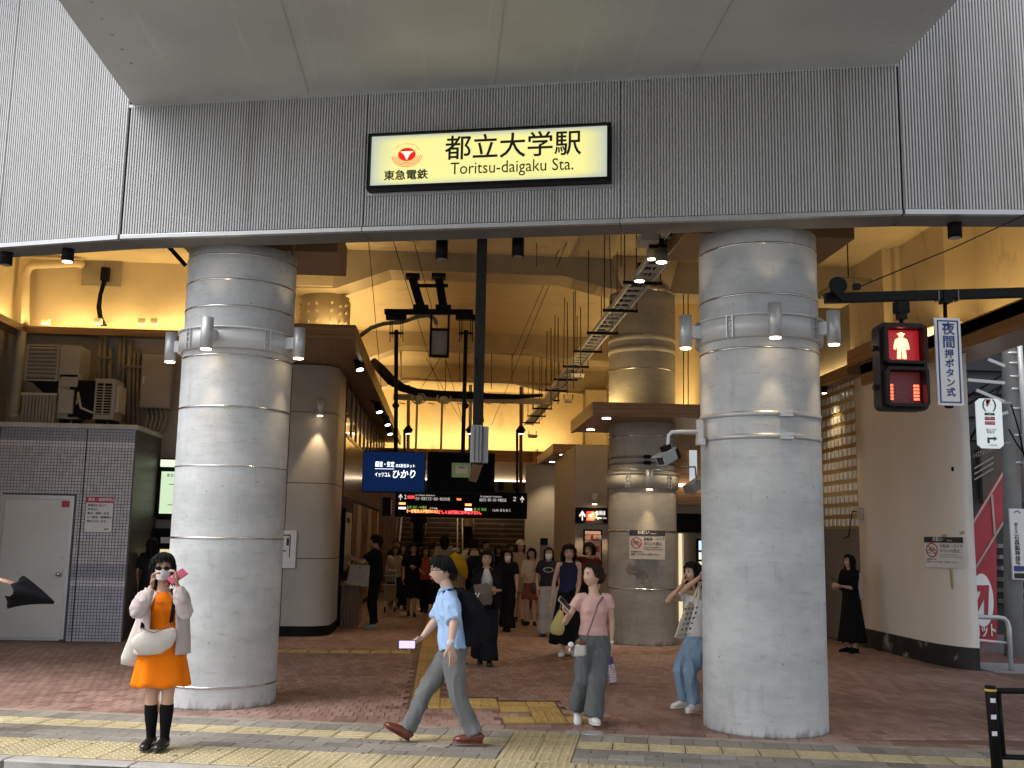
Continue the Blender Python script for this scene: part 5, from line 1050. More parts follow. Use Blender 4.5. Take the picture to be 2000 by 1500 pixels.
t = thing('flexible_conduits', 'fan of curved pale conduits under the beige cabinet', 'conduit', W(300,820,18))
for k in range(5): q = MB(); q.tube([W(285+k*9,797,18.05),W(289+k*9,815,18.05),W(284+k*8,840,18.05),W(276+k*5,862,18.05)], .03, 8); obj('conduit', q, mat('pipe_taupe', (.24,.21,.17)), t)
t = thing('drain_pipe', 'grey round drain pipe in the corner above the hut', 'pipe', W(35,740,18)); q = MB(); q.tube([W(42,648,17.9),W(36,720,17.9),W(28,800,17.9),W(26,815,17.7),W(36,821,17.5)], .085, 12); obj('tube', q, mat('pipe_white', (.4,.42,.44), .4, var=.06), t)
t = thing('bent_pipe', 'large cream pipe bending along the upper wall', 'pipe', W(50,520,18)); q = MB(); q.tube([W(49,640,18.1),W(50,560,18.1),W(51,535,18.1),W(56,523,18.1),W(66,518,18.1),W(110,516,18.1),W(150,514,18.1),W(160,517,18.2)], .07, 12); obj('tube', q, m_cream, t)
t = thing('cover_plate', 'square olive cover plate on the upper cream wall with cables below', 'cover plate', (-6.2,18.3,6.2)); a, b_ = W(159,558,18.33), W(241,488,18.33); q = MB(); q.box((a.x,18.3,a.z),(b_.x,18.35,min(b_.z,ZSLAB))); obj('plate', q, mat('olive_plate', (.27,.235,.17), .6), t)
q = MB(); q.box((W(199,550,18.3).x,18.2,W(199,550,18.3).z),(W(214,550,18.3).x,18.3,W(199,524,18.3).z)); obj('cable_entry', q, m_dark, t)
t = thing('wall_cables', 'dark cables sagging down the upper cream wall from the cover plate', 'cable', W(195,600,18.2))
for k in range(4): q = MB(); q.tube([W(202+k*2,545,18.22),W(194+k*1.5,575,18.22),W(190+k*2,600,18.22),W(193+k*2,620,18.22),W(198+k*3,636,18.15)], .018, 6); obj('cable', q, m_dark, t)
t = thing('ceiling_brace', 'dark slanting brace beside the head of the front column', 'brace', W(348,500,12)); q = MB(); q.bar(W(330,482,12), W(362,518,12), .05,.05); obj('bar', q, m_dark, t)
for (px, lab) in ((90,'small open junction box on the wood ledge below the cream wall, nearest the bent pipe'),(192,'small junction box on the ledge under the sagging cables'),(278,'small junction box with a stub pipe on the ledge'),(302,'last small junction box on the ledge before the front column')):
    p = W(px,628,18.1); q = MB(); q.obox(p+V((0,0,-.0)), (.06,0,0),(0,.05,0),(0,0,.05)); tag(obj('junction_box', q, m_cream), lab, 'junction box', 'junction boxes on the ledge')
# ================================================================ spotlights on the long wood canopy
for k, (px, py) in enumerate(((703,722),(741,805),(757,830),(762,848))):
    X_ = -1.36; p = WX(px, py-16, X_-.06 if False else -1.5) if False else None
    Yk = (17.2, 21.6, 24.3, 26.4)[k]; c_ = W(px, py, Yk); lab = ('black spotlight nearest the street on the long wood canopy','second black spotlight along the long wood canopy','third black spotlight along the long wood canopy','last black spotlight along the long wood canopy')[k]
    t = thing('track_spotlight', lab, 'spotlight', c_, 'black spotlights on the wood canopy'); ax = V((.25,-.25,-1)).normalized(); q = MB(); q.cyl(c_-ax*.22, c_, .075, 20); q.bar(c_-ax*.15, c_-ax*.15+V((-.15,0,.12)), .04,.04); obj('body', q, m_black, t); q = MB(); q.cyl(c_, c_+ax*.006, .06, 18); obj('face', q, m_lampn, t)
    spot('beam', c_+ax*.02, c_+V((.9,0,-4)), 32, (1,.78,.5), 60, .7, .05, t)
# ================================================================ shops along the left and the stair
m_gw = wood('glossy_wood_panel', (.22,.125,.055), 'Z', .18); m_gw.node_tree.nodes['Principled BSDF'].inputs['Roughness'].default_value = .18
sl = thing('shop_wall', 'glossy wood-panelled shop wall with dark windows under the long canopy', 'shop front', (-2,20,0))
q = MB(); q.box((-2.02,19.62,0),(-1.9,33.5,4.6)); obj('wall_core', q, m_dark, sl)
for k, (y0,y1) in enumerate([(19.7+i*1.15, 19.7+(i+1)*1.15-.012) for i in range(12)]):
    q = MB(); q.box((-1.9,y0,2.42),(-1.875,y1,3.55)); obj('wood_panel', q, m_gw, sl)
    q = MB(); q.box((-1.9,y0,3.62),(-1.885,y1-.08,4.52)); obj('window', q, m_glassd, sl); q = MB(); q.box((-1.9,y1-.08,3.56),(-1.86,y1,4.56)); q.box((-1.9,y0,3.555),(-1.86,y1-.08,3.615)); obj('mullion', q, m_woodz, sl)
    if k > 1: q = MB(); q.box((-1.9,y0,.12),(-1.88,y1,2.36)); obj('wood_panel', q, m_woodz if k % 3 else m_beiged, sl)
pb = thing('poster_board', 'framed white information poster on the wall behind the cladded pillar', 'poster', (-1.85,20.4,1.6)); q = MB(); q.box((-1.87,19.75,.95),(-1.83,21.2,2.2)); obj('frame', q, m_dark, pb); q = MB(); q.box((-1.83,19.82,1.02),(-1.825,21.13,2.12)); obj('sheet', q, mat('poster_paper', (.42,.40,.38), .6, var=.1, nscale=9), pb)
text('駅周辺案内図', .12, (-1.822,19.95,1.9), (0,1,0), UP, m_ink, pb)
ct_ = thing('counter', 'low wood counter with flowers below the poster', 'counter', (-1.7,20.3,0)); q = MB(); q.box((-1.86,19.8,0),(-1.52,20.8,.75)); obj('cabinet', q, m_woodz, ct_)
q = MB(); q.box((-1.88,19.76,.75),(-1.5,20.84,.79)); obj('top', q, m_beiged, ct_)
fw = thing('potted_flowers', 'small pot of pale pink flowers with leaves on the low counter', 'flowers', (-1.7,20.0,.79)); q = MB(); q.cyl((-1.7,20.0,.79),(-1.7,20.0,.93),.06,12,r2=.08); obj('pot', q, m_dark, fw)
q = MB()
for k in range(60): p = V((-1.7+random.gauss(0,.08),20+random.gauss(0,.08),1.05+random.gauss(0,.07))); d_ = V((random.gauss(0,1),random.gauss(0,1),random.gauss(0,1))).normalized()*.04; e_ = d_.orthogonal().normalized()*.015; q.quad(p-d_,p+e_,p+d_,p-e_)
obj('leaves', q, mat('leaf_green', (.05,.10,.03), .5), fw, kind='stuff'); q = MB()
for k in range(9): q.ell((-1.68+random.gauss(0,.06),19.94+random.gauss(0,.05),1.12+random.gauss(0,.05)),(.03,.03,.025),8,5)
obj('blossom', q, mat('pink_petals', (.55,.30,.28), .6), fw, kind='stuff')
sb = thing('side_sign_box', 'dark double-sided sign box jutting from the wood wall', 'sign box', W(755,992,22)); p = W(755,992,22); q = MB(); q.box((p.x-.08,21.8,p.z-.17),(p.x+.10,22.1,p.z+.22)); obj('box', q, m_dark, sb, bevel=.01); q = MB(); q.box((p.x+.10,21.84,p.z-.13),(p.x+.105,22.06,p.z+.18)); obj('face', q, m_beige, sb)
stt = thing('stair', 'broad dark stair climbing to the platforms with a handrail in the middle', 'stair', (.7,31.6,0))
m_step = mat('stair_tread', (.05,.032,.022), .5, var=.2); m_nose = mat('stair_nosing', (.24,.16,.08), .45, var=.15)
xa, xb = -1.38, 2.85
for k in range(20):
    y = 31.6+k*.285; z = k*.165; q = MB(); q.box((xa,y,max(0,z-.3)),(xb,y+.285,z+.16)); st_ = obj('step', q, m_step, stt); q = MB(); q.box((xa,y-.012,z+.125),(xb,y+.0,z+.163)); obj('nosing', q, m_nose, st_)
    if k > 2 and k % 2 == 0:
        for x in (.28, 1.9): text('上り専用' if x < 1 else '下り', .11, (x,y-.016,z+.04), XD, UP, mat('step_letter', (.42,.35,.24), .6), stt, name='step_lettering')
q = MB()
for x in (.50,.66):
    q.tube([(x,31.3,.85),(x,37.2,.85+3.4)], .022, 8)
    for k in range(6): y = 31.35+k*1.1; q.cyl((x,y,max(0,(y-31.6)*.579)),(x,y,.87+(y-31.35)*.579),.018,6)
obj('handrail', q, m_silver, stt)
for x, lab in ((xa,''),(xb,'')): q = MB(); q.tube([(x+(.07 if x < 0 else -.07),31.2,.85),(x+(.07 if x < 0 else -.07),37.2,4.25)], .03, 8); obj('side_handrail', q, m_silver, stt)
q = MB(); q.box((-1.9,31.3,0),(-1.40,33,4.1)); q.box((-1.40,31.6,0),(-1.39,37.5,4.4)); q.box((2.87,31.3,0),(4.6,31.5,3.9)); q.box((2.87,31.5,0),(2.9,37.5,4.4)); obj('wall_stair', q, m_gw, kind='structure')
q = MB(); q.box((-1.4,33.12,3.52),(4.0,33.2,4.08)); obj('wall_over_stair', q, m_beiged, kind='structure')
q = MB(); q.box((-1.4,33.02,3.46),(2.9,33.1,3.50)); tag(obj('light_line', q, lit('tube_warm', (1,.8,.55), 3)), 'thin bright light line over the stair opening', 'strip light')
q = MB(); q.box((-1.4,37.35,3.3),(2.9,37.4,4.4)); obj('wall_stair_top', q, m_beiged, kind='structure')
pst = thing('stair_top_posters', 'row of posters with a yellow figure at the top of the stair', 'poster', (2.2,37.3,3.6))
for x0,x1,c in ((1.75,1.98,(.55,.42,.28)),(2.0,2.2,(.05,.04,.06)),(2.22,2.5,(.45,.36,.03)),(2.54,2.8,(.06,.045,.03))): q = MB(); q.box((x0,37.3,3.36),(x1,37.34,3.9)); obj('poster_sheet', q, mat('poster_%d'%int(x0*100), c, .6, var=.4, nscale=6), pst)
spot('stair_light', (1.0,34.5,4.2),(1.0,35,2), 45, (1,.8,.55), 120, .8, .3); bpy.context.scene.objects['stair_light'].name = 'stair_light'
# ================================================================ shops along the right
dw = thing('direction_sign', 'black sign with a white arrow and red line symbol beside the inner column', 'sign', W(1155,1005,21)); a, b_ = W(1124,1022,21), W(1187,992,21); q = MB(); q.box((a.x,21,a.z),(b_.x,21.08,b_.z)); obj('board', q, m_dark, dw); w_ = b_.x-a.x
arrow_up((a.x+.14,20.996,a.z+.06), XD, UP, .20, lit('sign_text', (.8,.78,.75), .6), dw); q = MB(); q.prism(rr2(a.x+w_*.46, a.z+.155, .085, .09, .02, 20.997), (0,-.002,0)); obj('line_symbol', q, lit('sign_red', (.9,.05,.03), .9), dw)
text('TY', .10, (a.x+w_*.46-.055,20.992,a.z+.12), XD, UP, lit('sign_text', (.8,.78,.75), .6), dw); text('東横線', .10, (a.x+w_*.62,20.996,a.z+.16), XD, UP, lit('sign_text', (.8,.78,.75), .6), dw, width=w_*.3); text('Toyoko Line', .055, (a.x+w_*.62,20.996,a.z+.09), XD, UP, lit('sign_text', (.8,.78,.75), .6), dw, width=w_*.34)
wb = MB(); a, b_ = W(1122,1180,21.1), W(1187,880,21.1); wb.box((a.x,21.1,0),(b_.x,21.25,3.62)); wb.box((a.x-.01,21.25,0),(a.x,25,3.6)); obj('wall_gate_panel', wb, m_beiged, kind='structure')
lp_ = W(1160,985,21); t = thing('cylinder_lamp', 'small cylinder lamp on the beige wall above the arrow sign', 'wall lamp', lp_); q = MB(); q.cyl(lp_+V((0,-.1,0)), lp_+V((0,-.1,.22)), .06, 18); obj('lamp_body', q, m_silver, t); q = MB(); q.cyl(lp_+V((0,-.1,-.008)), lp_+V((0,-.1,-.001)), .045, 16); obj('lamp_face', q, m_lampw, t); q = MB(); q.obox(lp_+V((0,-.03,.1)),(.02,0,0),(0,.04,0),(0,0,.03)); obj('lamp_bracket', q, m_silver, t)
spot('lamp_light', lp_+V((0,-.1,-.03)), lp_+V((0,.0,-3)), 45, (1,.72,.42), 70, .4, .03, t)
po = thing('red_poster', 'framed red and white notice poster behind the crowd beside the inner column', 'poster', W(1155,1080,20.9)); a, b_ = W(1139,1140,20.95), W(1176,1034,20.95); q = MB(); q.box((a.x,20.95,a.z),(b_.x,21.0,b_.z)); obj('frame', q, m_dark, po); w_, h_ = b_.x-a.x, b_.z-a.z
q = MB(); q.box((a.x+.03,20.944,a.z+.03),(b_.x-.03,20.949,b_.z-.04)); obj('sheet', q, mat('poster_cream', (.6,.48,.42), .6), po)
for k in range(4): z = b_.z-.10-k*.23; q = MB(); q.box((a.x+w_*.42,20.938,z-.13),(b_.x-.05,20.943,z)); obj('red_box', q, m_red, po); 
text('禁煙', .09, (a.x+w_*.50,20.934,b_.z-.21), XD, UP, m_signw, po, bold=.002); 
for k in range(2):
    q = MB(); cz = b_.z-.17-k*.5; 
    for i in range(20): a0, a1 = 2*pi*i/20, 2*pi*(i+1)/20; c1 = V((a.x+w_*.24,20.938,cz)); q.quad(c1+V((cos(a0)*.06,0,sin(a0)*.06)), c1+V((cos(a1)*.06,0,sin(a1)*.06)), c1+V((cos(a1)*.078,0,sin(a1)*.078)), c1+V((cos(a0)*.078,0,sin(a0)*.078)))
    obj('round_symbol', q, m_red, po)
rb = thing('red_banner', 'small red banner sign by the stair corner', 'banner', W(1100,1040,27)); a, b_ = W(1088,1046,27), W(1112,1034,27); q = MB(); q.box((a.x,27,a.z),(b_.x,27.03,b_.z)); obj('cloth', q, m_red, rb); text('お知らせ', .09, (a.x+.03,26.99,a.z+.03), XD, UP, m_signw, rb, width=(b_.x-a.x)*.8)
q = MB(); q.box((W(1085,1100,27.1).x,27.05,0),(4.6,27.2,3.6)); q.box((2.9,31.2,0),(4.6,31.3,3.6)); obj('wall_back_right', q, mat('pale_panel', (.45,.38,.32), .5, var=.06), kind='structure')
ws = thing('wall_panel_set', 'small dark intercom panels on the pale wall by the stair', 'intercom', W(1062,1055,26.9)); 
for py0, py1 in ((1051,1064),(1066,1076)): a, b_ = W(1056,py1,26.9), W(1070,py0,26.9); q = MB(); q.box((a.x,26.9,a.z),(b_.x,26.94,b_.z)); obj('panel', q, m_dark if py0 == 1051 else m_greyp, ws)
q = MB(); q.box((W(1054,1100,26.95).x-.4,26.95,0),(W(1085,1100,27.1).x,27.05,3.6)); obj('wall_gate_side', q, m_beiged, kind='structure')
fe = thing('red_stand', 'low dark red box stand on the floor by the far wall', 'stand', W(1032,1180,26)); a, b_ = W(1025,1195,25), W(1039,1160,25); q = MB(); q.box((a.x,25,0),(b_.x,25.3,.62)); obj('box', q, mat('dark_red_box', (.22,.015,.02), .4), fe, bevel=.01)
q = MB(); q.box((a.x+.04,24.99,.42),(b_.x-.04,24.998,.56)); obj('label_plate', q, m_signw, fe)
# the strip seen between inner and front column
sh = thing('ticket_hall_front', 'wood and glass hall front with a black header seen beyond the inner column', 'shop front', (4.5,21.8,0))
def Q_(px,py,Y_=21.8): return W(px,py,Y_)
q = MB(); q.box((Q_(1322,1040).x,21.7,Q_(1340,1040).z),(Q_(1500,1040).x,21.8,Q_(1340,1003).z)); obj('black_header', q, m_dark, sh)
q = MB(); q.box((3.9,21.75,2.45),(7.05,21.85,3.62)); obj('wood_fascia', q, m_woodx, sh)
q = MB(); q.box((Q_(1345,900).x,21.65,Q_(1340,960).z),(Q_(1358,900).x,21.74,Q_(1340,880).z)); obj('window', q, lit('hall_window', (.30,.33,.36), .6), sh)
q = MB(); q.box((Q_(1322,950).x,21.6,Q_(1340,951).z),(Q_(1400,950).x,21.66,Q_(1340,946).z)); obj('tube_lamp', q, lit('tube_warm', (1,.8,.55), 3), sh)
q = MB(); q.box((Q_(1324,1100).x,21.66,0),(Q_(1330,1100).x,21.74,Q_(1330,1042).z)); obj('door_post', q, lit('post_glow', (.7,.6,.38), .5), sh); q = MB(); q.box((Q_(1333,1100).x,21.66,0),(Q_(1340,1100).x,21.74,Q_(1330,1042).z)); obj('door_post', q, m_beige, sh)
vm = thing('advert_display', 'small bright blue poster screen behind the woman with the tote bag', 'screen', Q_(1363,1085)); q = MB(); q.box((Q_(1355,1115).x,21.5,Q_(1355,1125).z),(Q_(1376,1115).x,21.6,Q_(1355,1052).z)); obj('casing', q, m_dark, vm)
for k,(y0,y1,c) in enumerate(((1056,1074,(.35,.5,.75)),(1078,1092,(.45,.5,.45)),(1096,1110,(.5,.5,.3)))): q = MB(); q.box((Q_(1358,y1).x,21.49,Q_(1358,y1).z),(Q_(1373,y1).x,21.499,Q_(1358,y0).z)); obj('picture', q, lit('ad_%d'%k, c, .8), vm)
# items at the glass wall
sp_ = thing('track_spotlight', 'black spotlight on the wall above the glass block screen', 'spotlight', WX(1610,765,6.9)); c_ = WX(1610,768,6.9); q = MB(); q.cyl(c_+V((0,0,.14)), c_, .05, 16); q.bar(c_+V((0,0,.1)), c_+V((.2,0,.16)), .03,.03); obj('body', q, m_black, sp_); q = MB(); q.cyl(c_, c_-V((0,0,.006)), .04, 14); obj('face', q, m_lampn, sp_); spot('beam', c_-V((0,0,.02)), c_+V((.15,-.1,-2.6)), 22, (1,.75,.45), 90, 1, .04, sp_)
jb = thing('junction_box', 'cream junction box with a hanging black lead at the pier edge', 'junction box', WX(1680,1003,7.05)); c_ = WX(1680,1003,7.06); q = MB(); q.obox(c_,(.03,0,0),(0,.07,0),(0,0,.10)); obj('box', q, m_beige, jb); q = MB(); q.tube([c_+V((-.02,.1,.03)),c_+V((-.03,.25,.05)),c_+V((-.03,.35,-.15)),c_+V((-.03,.45,-.38)),c_+V((-.03,.7,-.42))], .01, 6); obj('lead', q, m_dark, jb)
hg = thing('pendant_lamp', 'bent gilt rod lamp hanging on a wire by the horn loudspeaker', 'pendant lamp', W(1655,545,12)); q = MB(); q.tube([W(1596,580,12),W(1640,548,12),W(1648,544,12),W(1702,547,12)], .028, 8); obj('rod', q, m_gilt, hg); q = MB(); q.tube([W(1657,543,12),W(1654,440,12)], .008, 5); obj('wire', q, m_dark, hg)
# ================================================================ the side street on the right
q = MB(); q.prism([(8.35,13.2,-.139),(40,8,-.139),(40,45,-.139),(9.5,45,-.139)], (0,0,.02)); obj('road', q, mat('side_road', (.085,.09,.095), .7, var=.15, nscale=5, bump=.3), kind='structure')
q = MB(); a, b_ = G(1913,1312), G(2000,1332); q.prism([V((7.6,13.95,-.012)), V((12,12.6,-.012)), V((12,13.9,-.012)), V((7.6,15.2,-.012))], (0,0,.008)); obj('side_pavement', q, mat('side_paving', (.27,.275,.28), .7, var=.08), kind='structure')
q = MB(); q.bar((8.3,15.7,-.112),(14,14.2,-.112), .1,.004); obj('road_line', q, mat('road_paint', (.62,.62,.6)), kind='structure')
bd = thing('dark_building', 'dark office building across the side street behind the pole', 'building', (13,24,0)); q = MB(); q.box((8.9,21,-.12),(26,34,14)); obj('wall', q, mat('dark_cladding', (.012,.013,.015), .5, var=.3, nscale=.8), bd)
for k in range(9): q = MB(); q.box((8.85,20.9,3.9+k*.5),(20,21,4.28+k*.5)); obj('facade_band', q, mat('slate_band', (.017,.02,.025), .5, .2, var=.15), bd)
q = MB(); a, b_ = W(1930,985,20.8), W(1975,870,20.8); q.box((a.x-.1,20.8,2.6),(b_.x+.3,20.9,3.75)); obj('sign_window', q, mat('brown_window', (.04,.028,.022), .2), bd)
text('HINOMARU', .17, W(1902,898,20.75), (1,0,.42), (-.15,0,1), mat('faded_letter', (.16,.16,.16), .5), bd, width=.75)
for k in range(3): q = MB(); q.bar(W(1903,915+k*11,20.78), W(1940,893+k*11,20.78), .01,.03); obj('trim_line', q, m_greyp, bd)
for k in range(6): q = MB(); a = W(1955+k*3, 1070+k*22, 20.5); q.box((a.x,20.6,a.z),(a.x+.5,20.9,a.z+.08)); obj('shelf', q, m_greyp, bd)
for a_, b_ in (((1888,775),(2000,705)),((1888,790),(2000,730)),((1888,870),(1975,720)),((1888,700),(1940,690))): q = MB(); q.tube([W(*a_,19),W(*b_,19)], .025, 6); tag(obj('overhead_cable', q, m_dark), {775:'upper black overhead cable behind the utility pole',790:'lower black overhead cable behind the utility pole',870:'steep black overhead cable by the white pier edge',700:'short black overhead cable under the wood ledge'}[a_[1]], 'cable', 'overhead cables by the pole')
rs = thing('red_shop_sign', 'big red slanting shop sign with a white disc and arrow behind the pier', 'shop sign', (10.3,19,1))
def R9(px,py,dy=0): return W(px,py,19+dy)
m_rs = mat('shop_red', (.32,.022,.035), .45, var=.08)
q = MB(); q.prism([R9(1895,1035),R9(1971,908),R9(1976,992),R9(1895,1128)], (0,.12,0)); obj('slanting_board', q, m_rs, rs)
q = MB(); q.prism([R9(1895,1130),R9(1946,1045),R9(1948,1258),R9(1895,1258)], (0,.12,0)); obj('upright_board', q, m_rs, rs)
q = MB(); q.bar(R9(1893,1034,-.02), R9(1971,906,-.02), .02,.03); q.bar(R9(1893,1130,-.02), R9(1977,992,-.02), .02,.03); q.bar(R9(1937,966,-.02), R9(1943,1044,-.02), .02,.04); obj('edge_trim', q, mat('dusty_trim', (.35,.28,.26), .5), rs)
q = MB(); q.prism([R9(1919,1172,-.01)+V((cos(a)*.215,0,sin(a)*.49)) for a in [2*pi*i/32 for i in range(32)]], (0,.005,0)); obj('white_disc', q, m_signw, rs)
q = MB(); q.prism([R9(1905,1143,-.025),R9(1932,1143,-.025),R9(1930,1200,-.025),R9(1923,1206,-.025),R9(1923,1168,-.025),R9(1908,1200,-.025),R9(1903,1190,-.025),R9(1917,1155,-.025),R9(1905,1155,-.025)], (0,.01,0)); obj('red_arrow', q, m_rs, rs)
text('スロット', .26, R9(1884,1246,-.02), XD, UP, m_signw, rs, bold=.006, width=.60)
# utility pole
up = thing('utility_pole', 'grey concrete utility pole with white conduit and steel bands', 'utility pole', (9.35,16,0)); a, b_ = W(1995,1330,16), W(1969,600,16)
q = MB(); q.loft([V((a.x-.1,16,-.1)), V((b_.x+.08,16,b_.z+1.2)), V((b_.x+.16,16,b_.z+4.0))], [.145,.12,.11], 28); obj('shaft', q, mat('pole_concrete', (.30,.31,.315), .7, var=.08, bump=.3), up)
for py in (692,712,738,762,800,852,905): p = W(1977+(py-700)*.03,py,16); q = MB(); q.cyl(p+V((.0,0,-.02)), p+V((0,0,.02)), .15, 28); obj('steel_band', q, m_silver, up)
q = MB(); q.tube([W(1991,660,15.8),W(1999,800,15.8),W(2006,950,15.8)], .04, 10); obj('conduit', q, m_whitep, up)
for a_, b_ in (((1890,742),(1962,748)),((1930,702),(1962,715)),((1907,762),(1962,785)),((1945,812),(1968,805))): q = MB(); q.bar(W(*a_,15.9), W(*b_,15.9), .03,.05); obj('bracket', q, m_silver, up)
q = MB(); q.tube([W(1970,838,15.7),W(1985,865,15.7),W(2003,890,15.7)], .014, 6); q.tube([W(1975,790,15.7),W(1990,840,15.7),W(2003,905,15.7)], .014, 6); obj('drooping_cable', q, m_dark, up)
sv = thing('shop_direction_sign', 'white rounded convenience store sign with a red seven emblem hung on the pole', 'sign', W(1932,825,15.2)); a, b_ = W(1911,875,15.2), W(1956,779,15.2)
def S7(u_, v_, d=0): return V((a.x+(b_.x-a.x)*u_+.0, 15.2+d, a.z+(b_.z-a.z)*v_))
ch = [(.16,0),(.84,0),(1,.07),(1,.93),(.84,1),(.16,1),(0,.93),(0,.07)]; q = MB(); q.prism([S7(*p) for p in ch], (0,.04,0)); obj('board', q, lit('pale_lit_board', (.62,.68,.68), .25), sv, bevel=.004)
q = MB(); hw = (b_.x-a.x)
for s_ in (-1,1): q.prism([S7(.5,.86,-.003)+V((s_*hw*.27*cos(t_), 0, hw*.29*sin(t_))) for t_ in [-1.0+.25*i for i in range(9)]]+[S7(.5,.86,-.003)+V((s_*hw*.21*cos(t_), 0, hw*.26*sin(t_))) for t_ in [1.0-.25*i for i in range(9)]], (0,.002,0))
obj('emblem_ring', q, mat('deep_green', (.01,.09,.05), .5), sv); text('7', hw*.5, S7(.36,.80,-.004), XD, UP, mat('seven_red', (.55,.02,.03), .5), sv, bold=.004); text('ELEVEN', hw*.11, S7(.30,.855,-.007), XD, UP, m_signw, sv)
q = MB(); q.prism([S7(.3,.66,-.003),S7(.7,.66,-.003),S7(.7,.71,-.003),S7(.3,.71,-.003)], (0,.002,0)); obj('green_label', q, mat('deep_green', (.01,.09,.05)), sv); text('酒', hw*.13, S7(.43,.662,-.005), XD, UP, m_signw, sv)
for k, s_ in enumerate(('たばこ','ATM')): q = MB(); v0 = .56-.09*k; q.prism([S7(.3,v0,-.003),S7(.7,v0,-.003),S7(.7,v0+.07,-.003),S7(.3,v0+.07,-.003)], (0,.002,0)); obj('red_label', q, mat('seven_red', (.55,.02,.03)), sv); text(s_, hw*.15, S7(.32,v0+.008,-.005), XD, UP, m_signw, sv, width=hw*.34)
text('都立大学', hw*.1, S7(.33,.34,-.003), XD, UP, m_greyp, sv); text('駅前店', hw*.1, S7(.36,.29,-.003), XD, UP, m_greyp, sv)
q = MB(); q.prism([S7(.36,.10,-.003),S7(.45,.10,-.003),S7(.45,.175,-.003),S7(.62,.175,-.003),S7(.62,.145,-.003),S7(.75,.195,-.003),S7(.62,.245,-.003),S7(.62,.215,-.003),S7(.36,.215,-.003)], (0,.002,0)); obj('arrow', q, mat('deep_green', (.01,.09,.05)), sv); text('この先30m', hw*.08, S7(.36,.04,-.003), XD, UP, m_greyp, sv)
q = MB(); q.bar(S7(1,.93,.02), W(1975,787,15.9), .02,.03); q.bar(S7(1,.12,.02), W(1975,865,15.9), .02,.02); obj('bracket', q, m_silver, sv)
cs = thing('clinic_sign', 'tall white clinic sign with blue characters fixed to the utility pole', 'sign', W(1990,1060,15.7)); a, b_ = W(1979,1132,15.7), W(2010,994,15.7); q = MB(); q.box((a.x,15.7,a.z),(b_.x,15.74,b_.z)); obj('board', q, m_signw, cs, bevel=.004)
q = MB()
for i in range(14): t0, t1 = .3+i*.18, .3+(i+1)*.18; c1 = V((a.x+.12,15.695,b_.z-.09)); q.quad(c1+V((cos(t0)*.045,0,sin(t0)*.045)), c1+V((cos(t1)*.045,0,sin(t1)*.045)), c1+V((cos(t1)*.06,0,sin(t1)*.06)), c1+V((cos(t0)*.06,0,sin(t0)*.06)))
obj('emblem', q, m_navy, cs); zc_ = b_.z-.22
for ch in '都立大': zc_ -= .06; text(ch, .06, (a.x+.06,15.695,zc_), XD, UP, m_navy, cs, name='character')
zc_ -= .01
for ch in '石森脳神経外科': zc_ -= .083; text(ch, .085, (a.x+.05,15.695,zc_), XD, UP, m_ink, cs, name='character', bold=.001)
for k,(c,zz_) in enumerate(((m_navy,.13),(m_ink,.02))): q = MB(); q.box((a.x+.02,15.69,a.z+zz_),(b_.x-.02,15.698,a.z+zz_+.08)); obj('label_block', q, c, cs)
gr = thing('guard_rail', 'bent grey steel guard rail by the side road', 'guard rail', (8.1,14.3,0)); q = MB(); y_ = 14.25; q.tube([W(1880,1204,y_),W(1950,1206,y_),W(1961,1208,y_),W(1967,1214,y_),W(1971,1226,y_),G(1975,1309)], .032, 12); obj('hoop', q, m_silver, gr); q = MB(); q.tube([W(1880,1247,y_),W(1970,1256,y_)], .018, 8); obj('lower_rail', q, m_whitep, gr); q = MB(); q.ring(W(1971,1233,y_), .033,.036, W(1971,1237,y_).z, W(1971,1233,y_).z, 16); obj('yellow_band', q, mat('yellow_tape', (.55,.4,.05), .5), gr)
# ================================================================ black pavement railing in front
YB = 7.11; pb_ = W(1934,1342,YB); bo = thing('bollard_post', 'black steel post with a yellow reflective band and sticker scraps', 'post', (pb_.x+.02,YB,0))
q = MB(); q.loft([(pb_.x+.03,YB,-.01),(pb_.x-.0,YB,.74),(pb_.x,YB,.75)], [.038,.038,.034], 24); obj('tube', q, m_black, bo); q = MB(); q.ring((pb_.x,YB,0), .0385,.041,.712,.728, 28); obj('reflector_band', q, mat('yellow_tape', (.55,.4,.05)), bo)
for z in (.64,.53,.42): q = MB(); q.box((pb_.x-.025,YB-.0405,z),(pb_.x+.012,YB-.0385,z+.03)); obj('sticker', q, m_signw, bo)
rl_ = thing('pavement_railing', 'black tubular pavement railing hooked to the banded post', 'railing', (pb_.x+.3,YB,.5)); q = MB(); q.tube([W(1937,1349,YB),W(1942,1349,YB),W(2160,1352,YB)], .021, 12); obj('top_rail', q, m_black, rl_)
q = MB(); q.tube([W(1946,1478,YB),W(2160,1484,YB)], .018, 12); obj('lower_rail', q, m_black, rl_); q = MB(); q.tube([W(1950,1352,YB),W(1960,1478,YB)], .017, 12); obj('upright', q, m_black, rl_)
pe = W(2160,1352,YB); q = MB(); q.cyl((pe.x,YB,-.01),(pe.x,YB,.75),.036,20); obj('end_post', q, m_black, rl_)
for py in (1394,1450): q = MB(); q.bar(W(1938,py,YB), W(1954,py-6,YB), .02,.025); q.cyl(W(1944,py+10,YB), W(1944,py-10,YB), .01, 8); obj('hook', q, m_black, rl_)
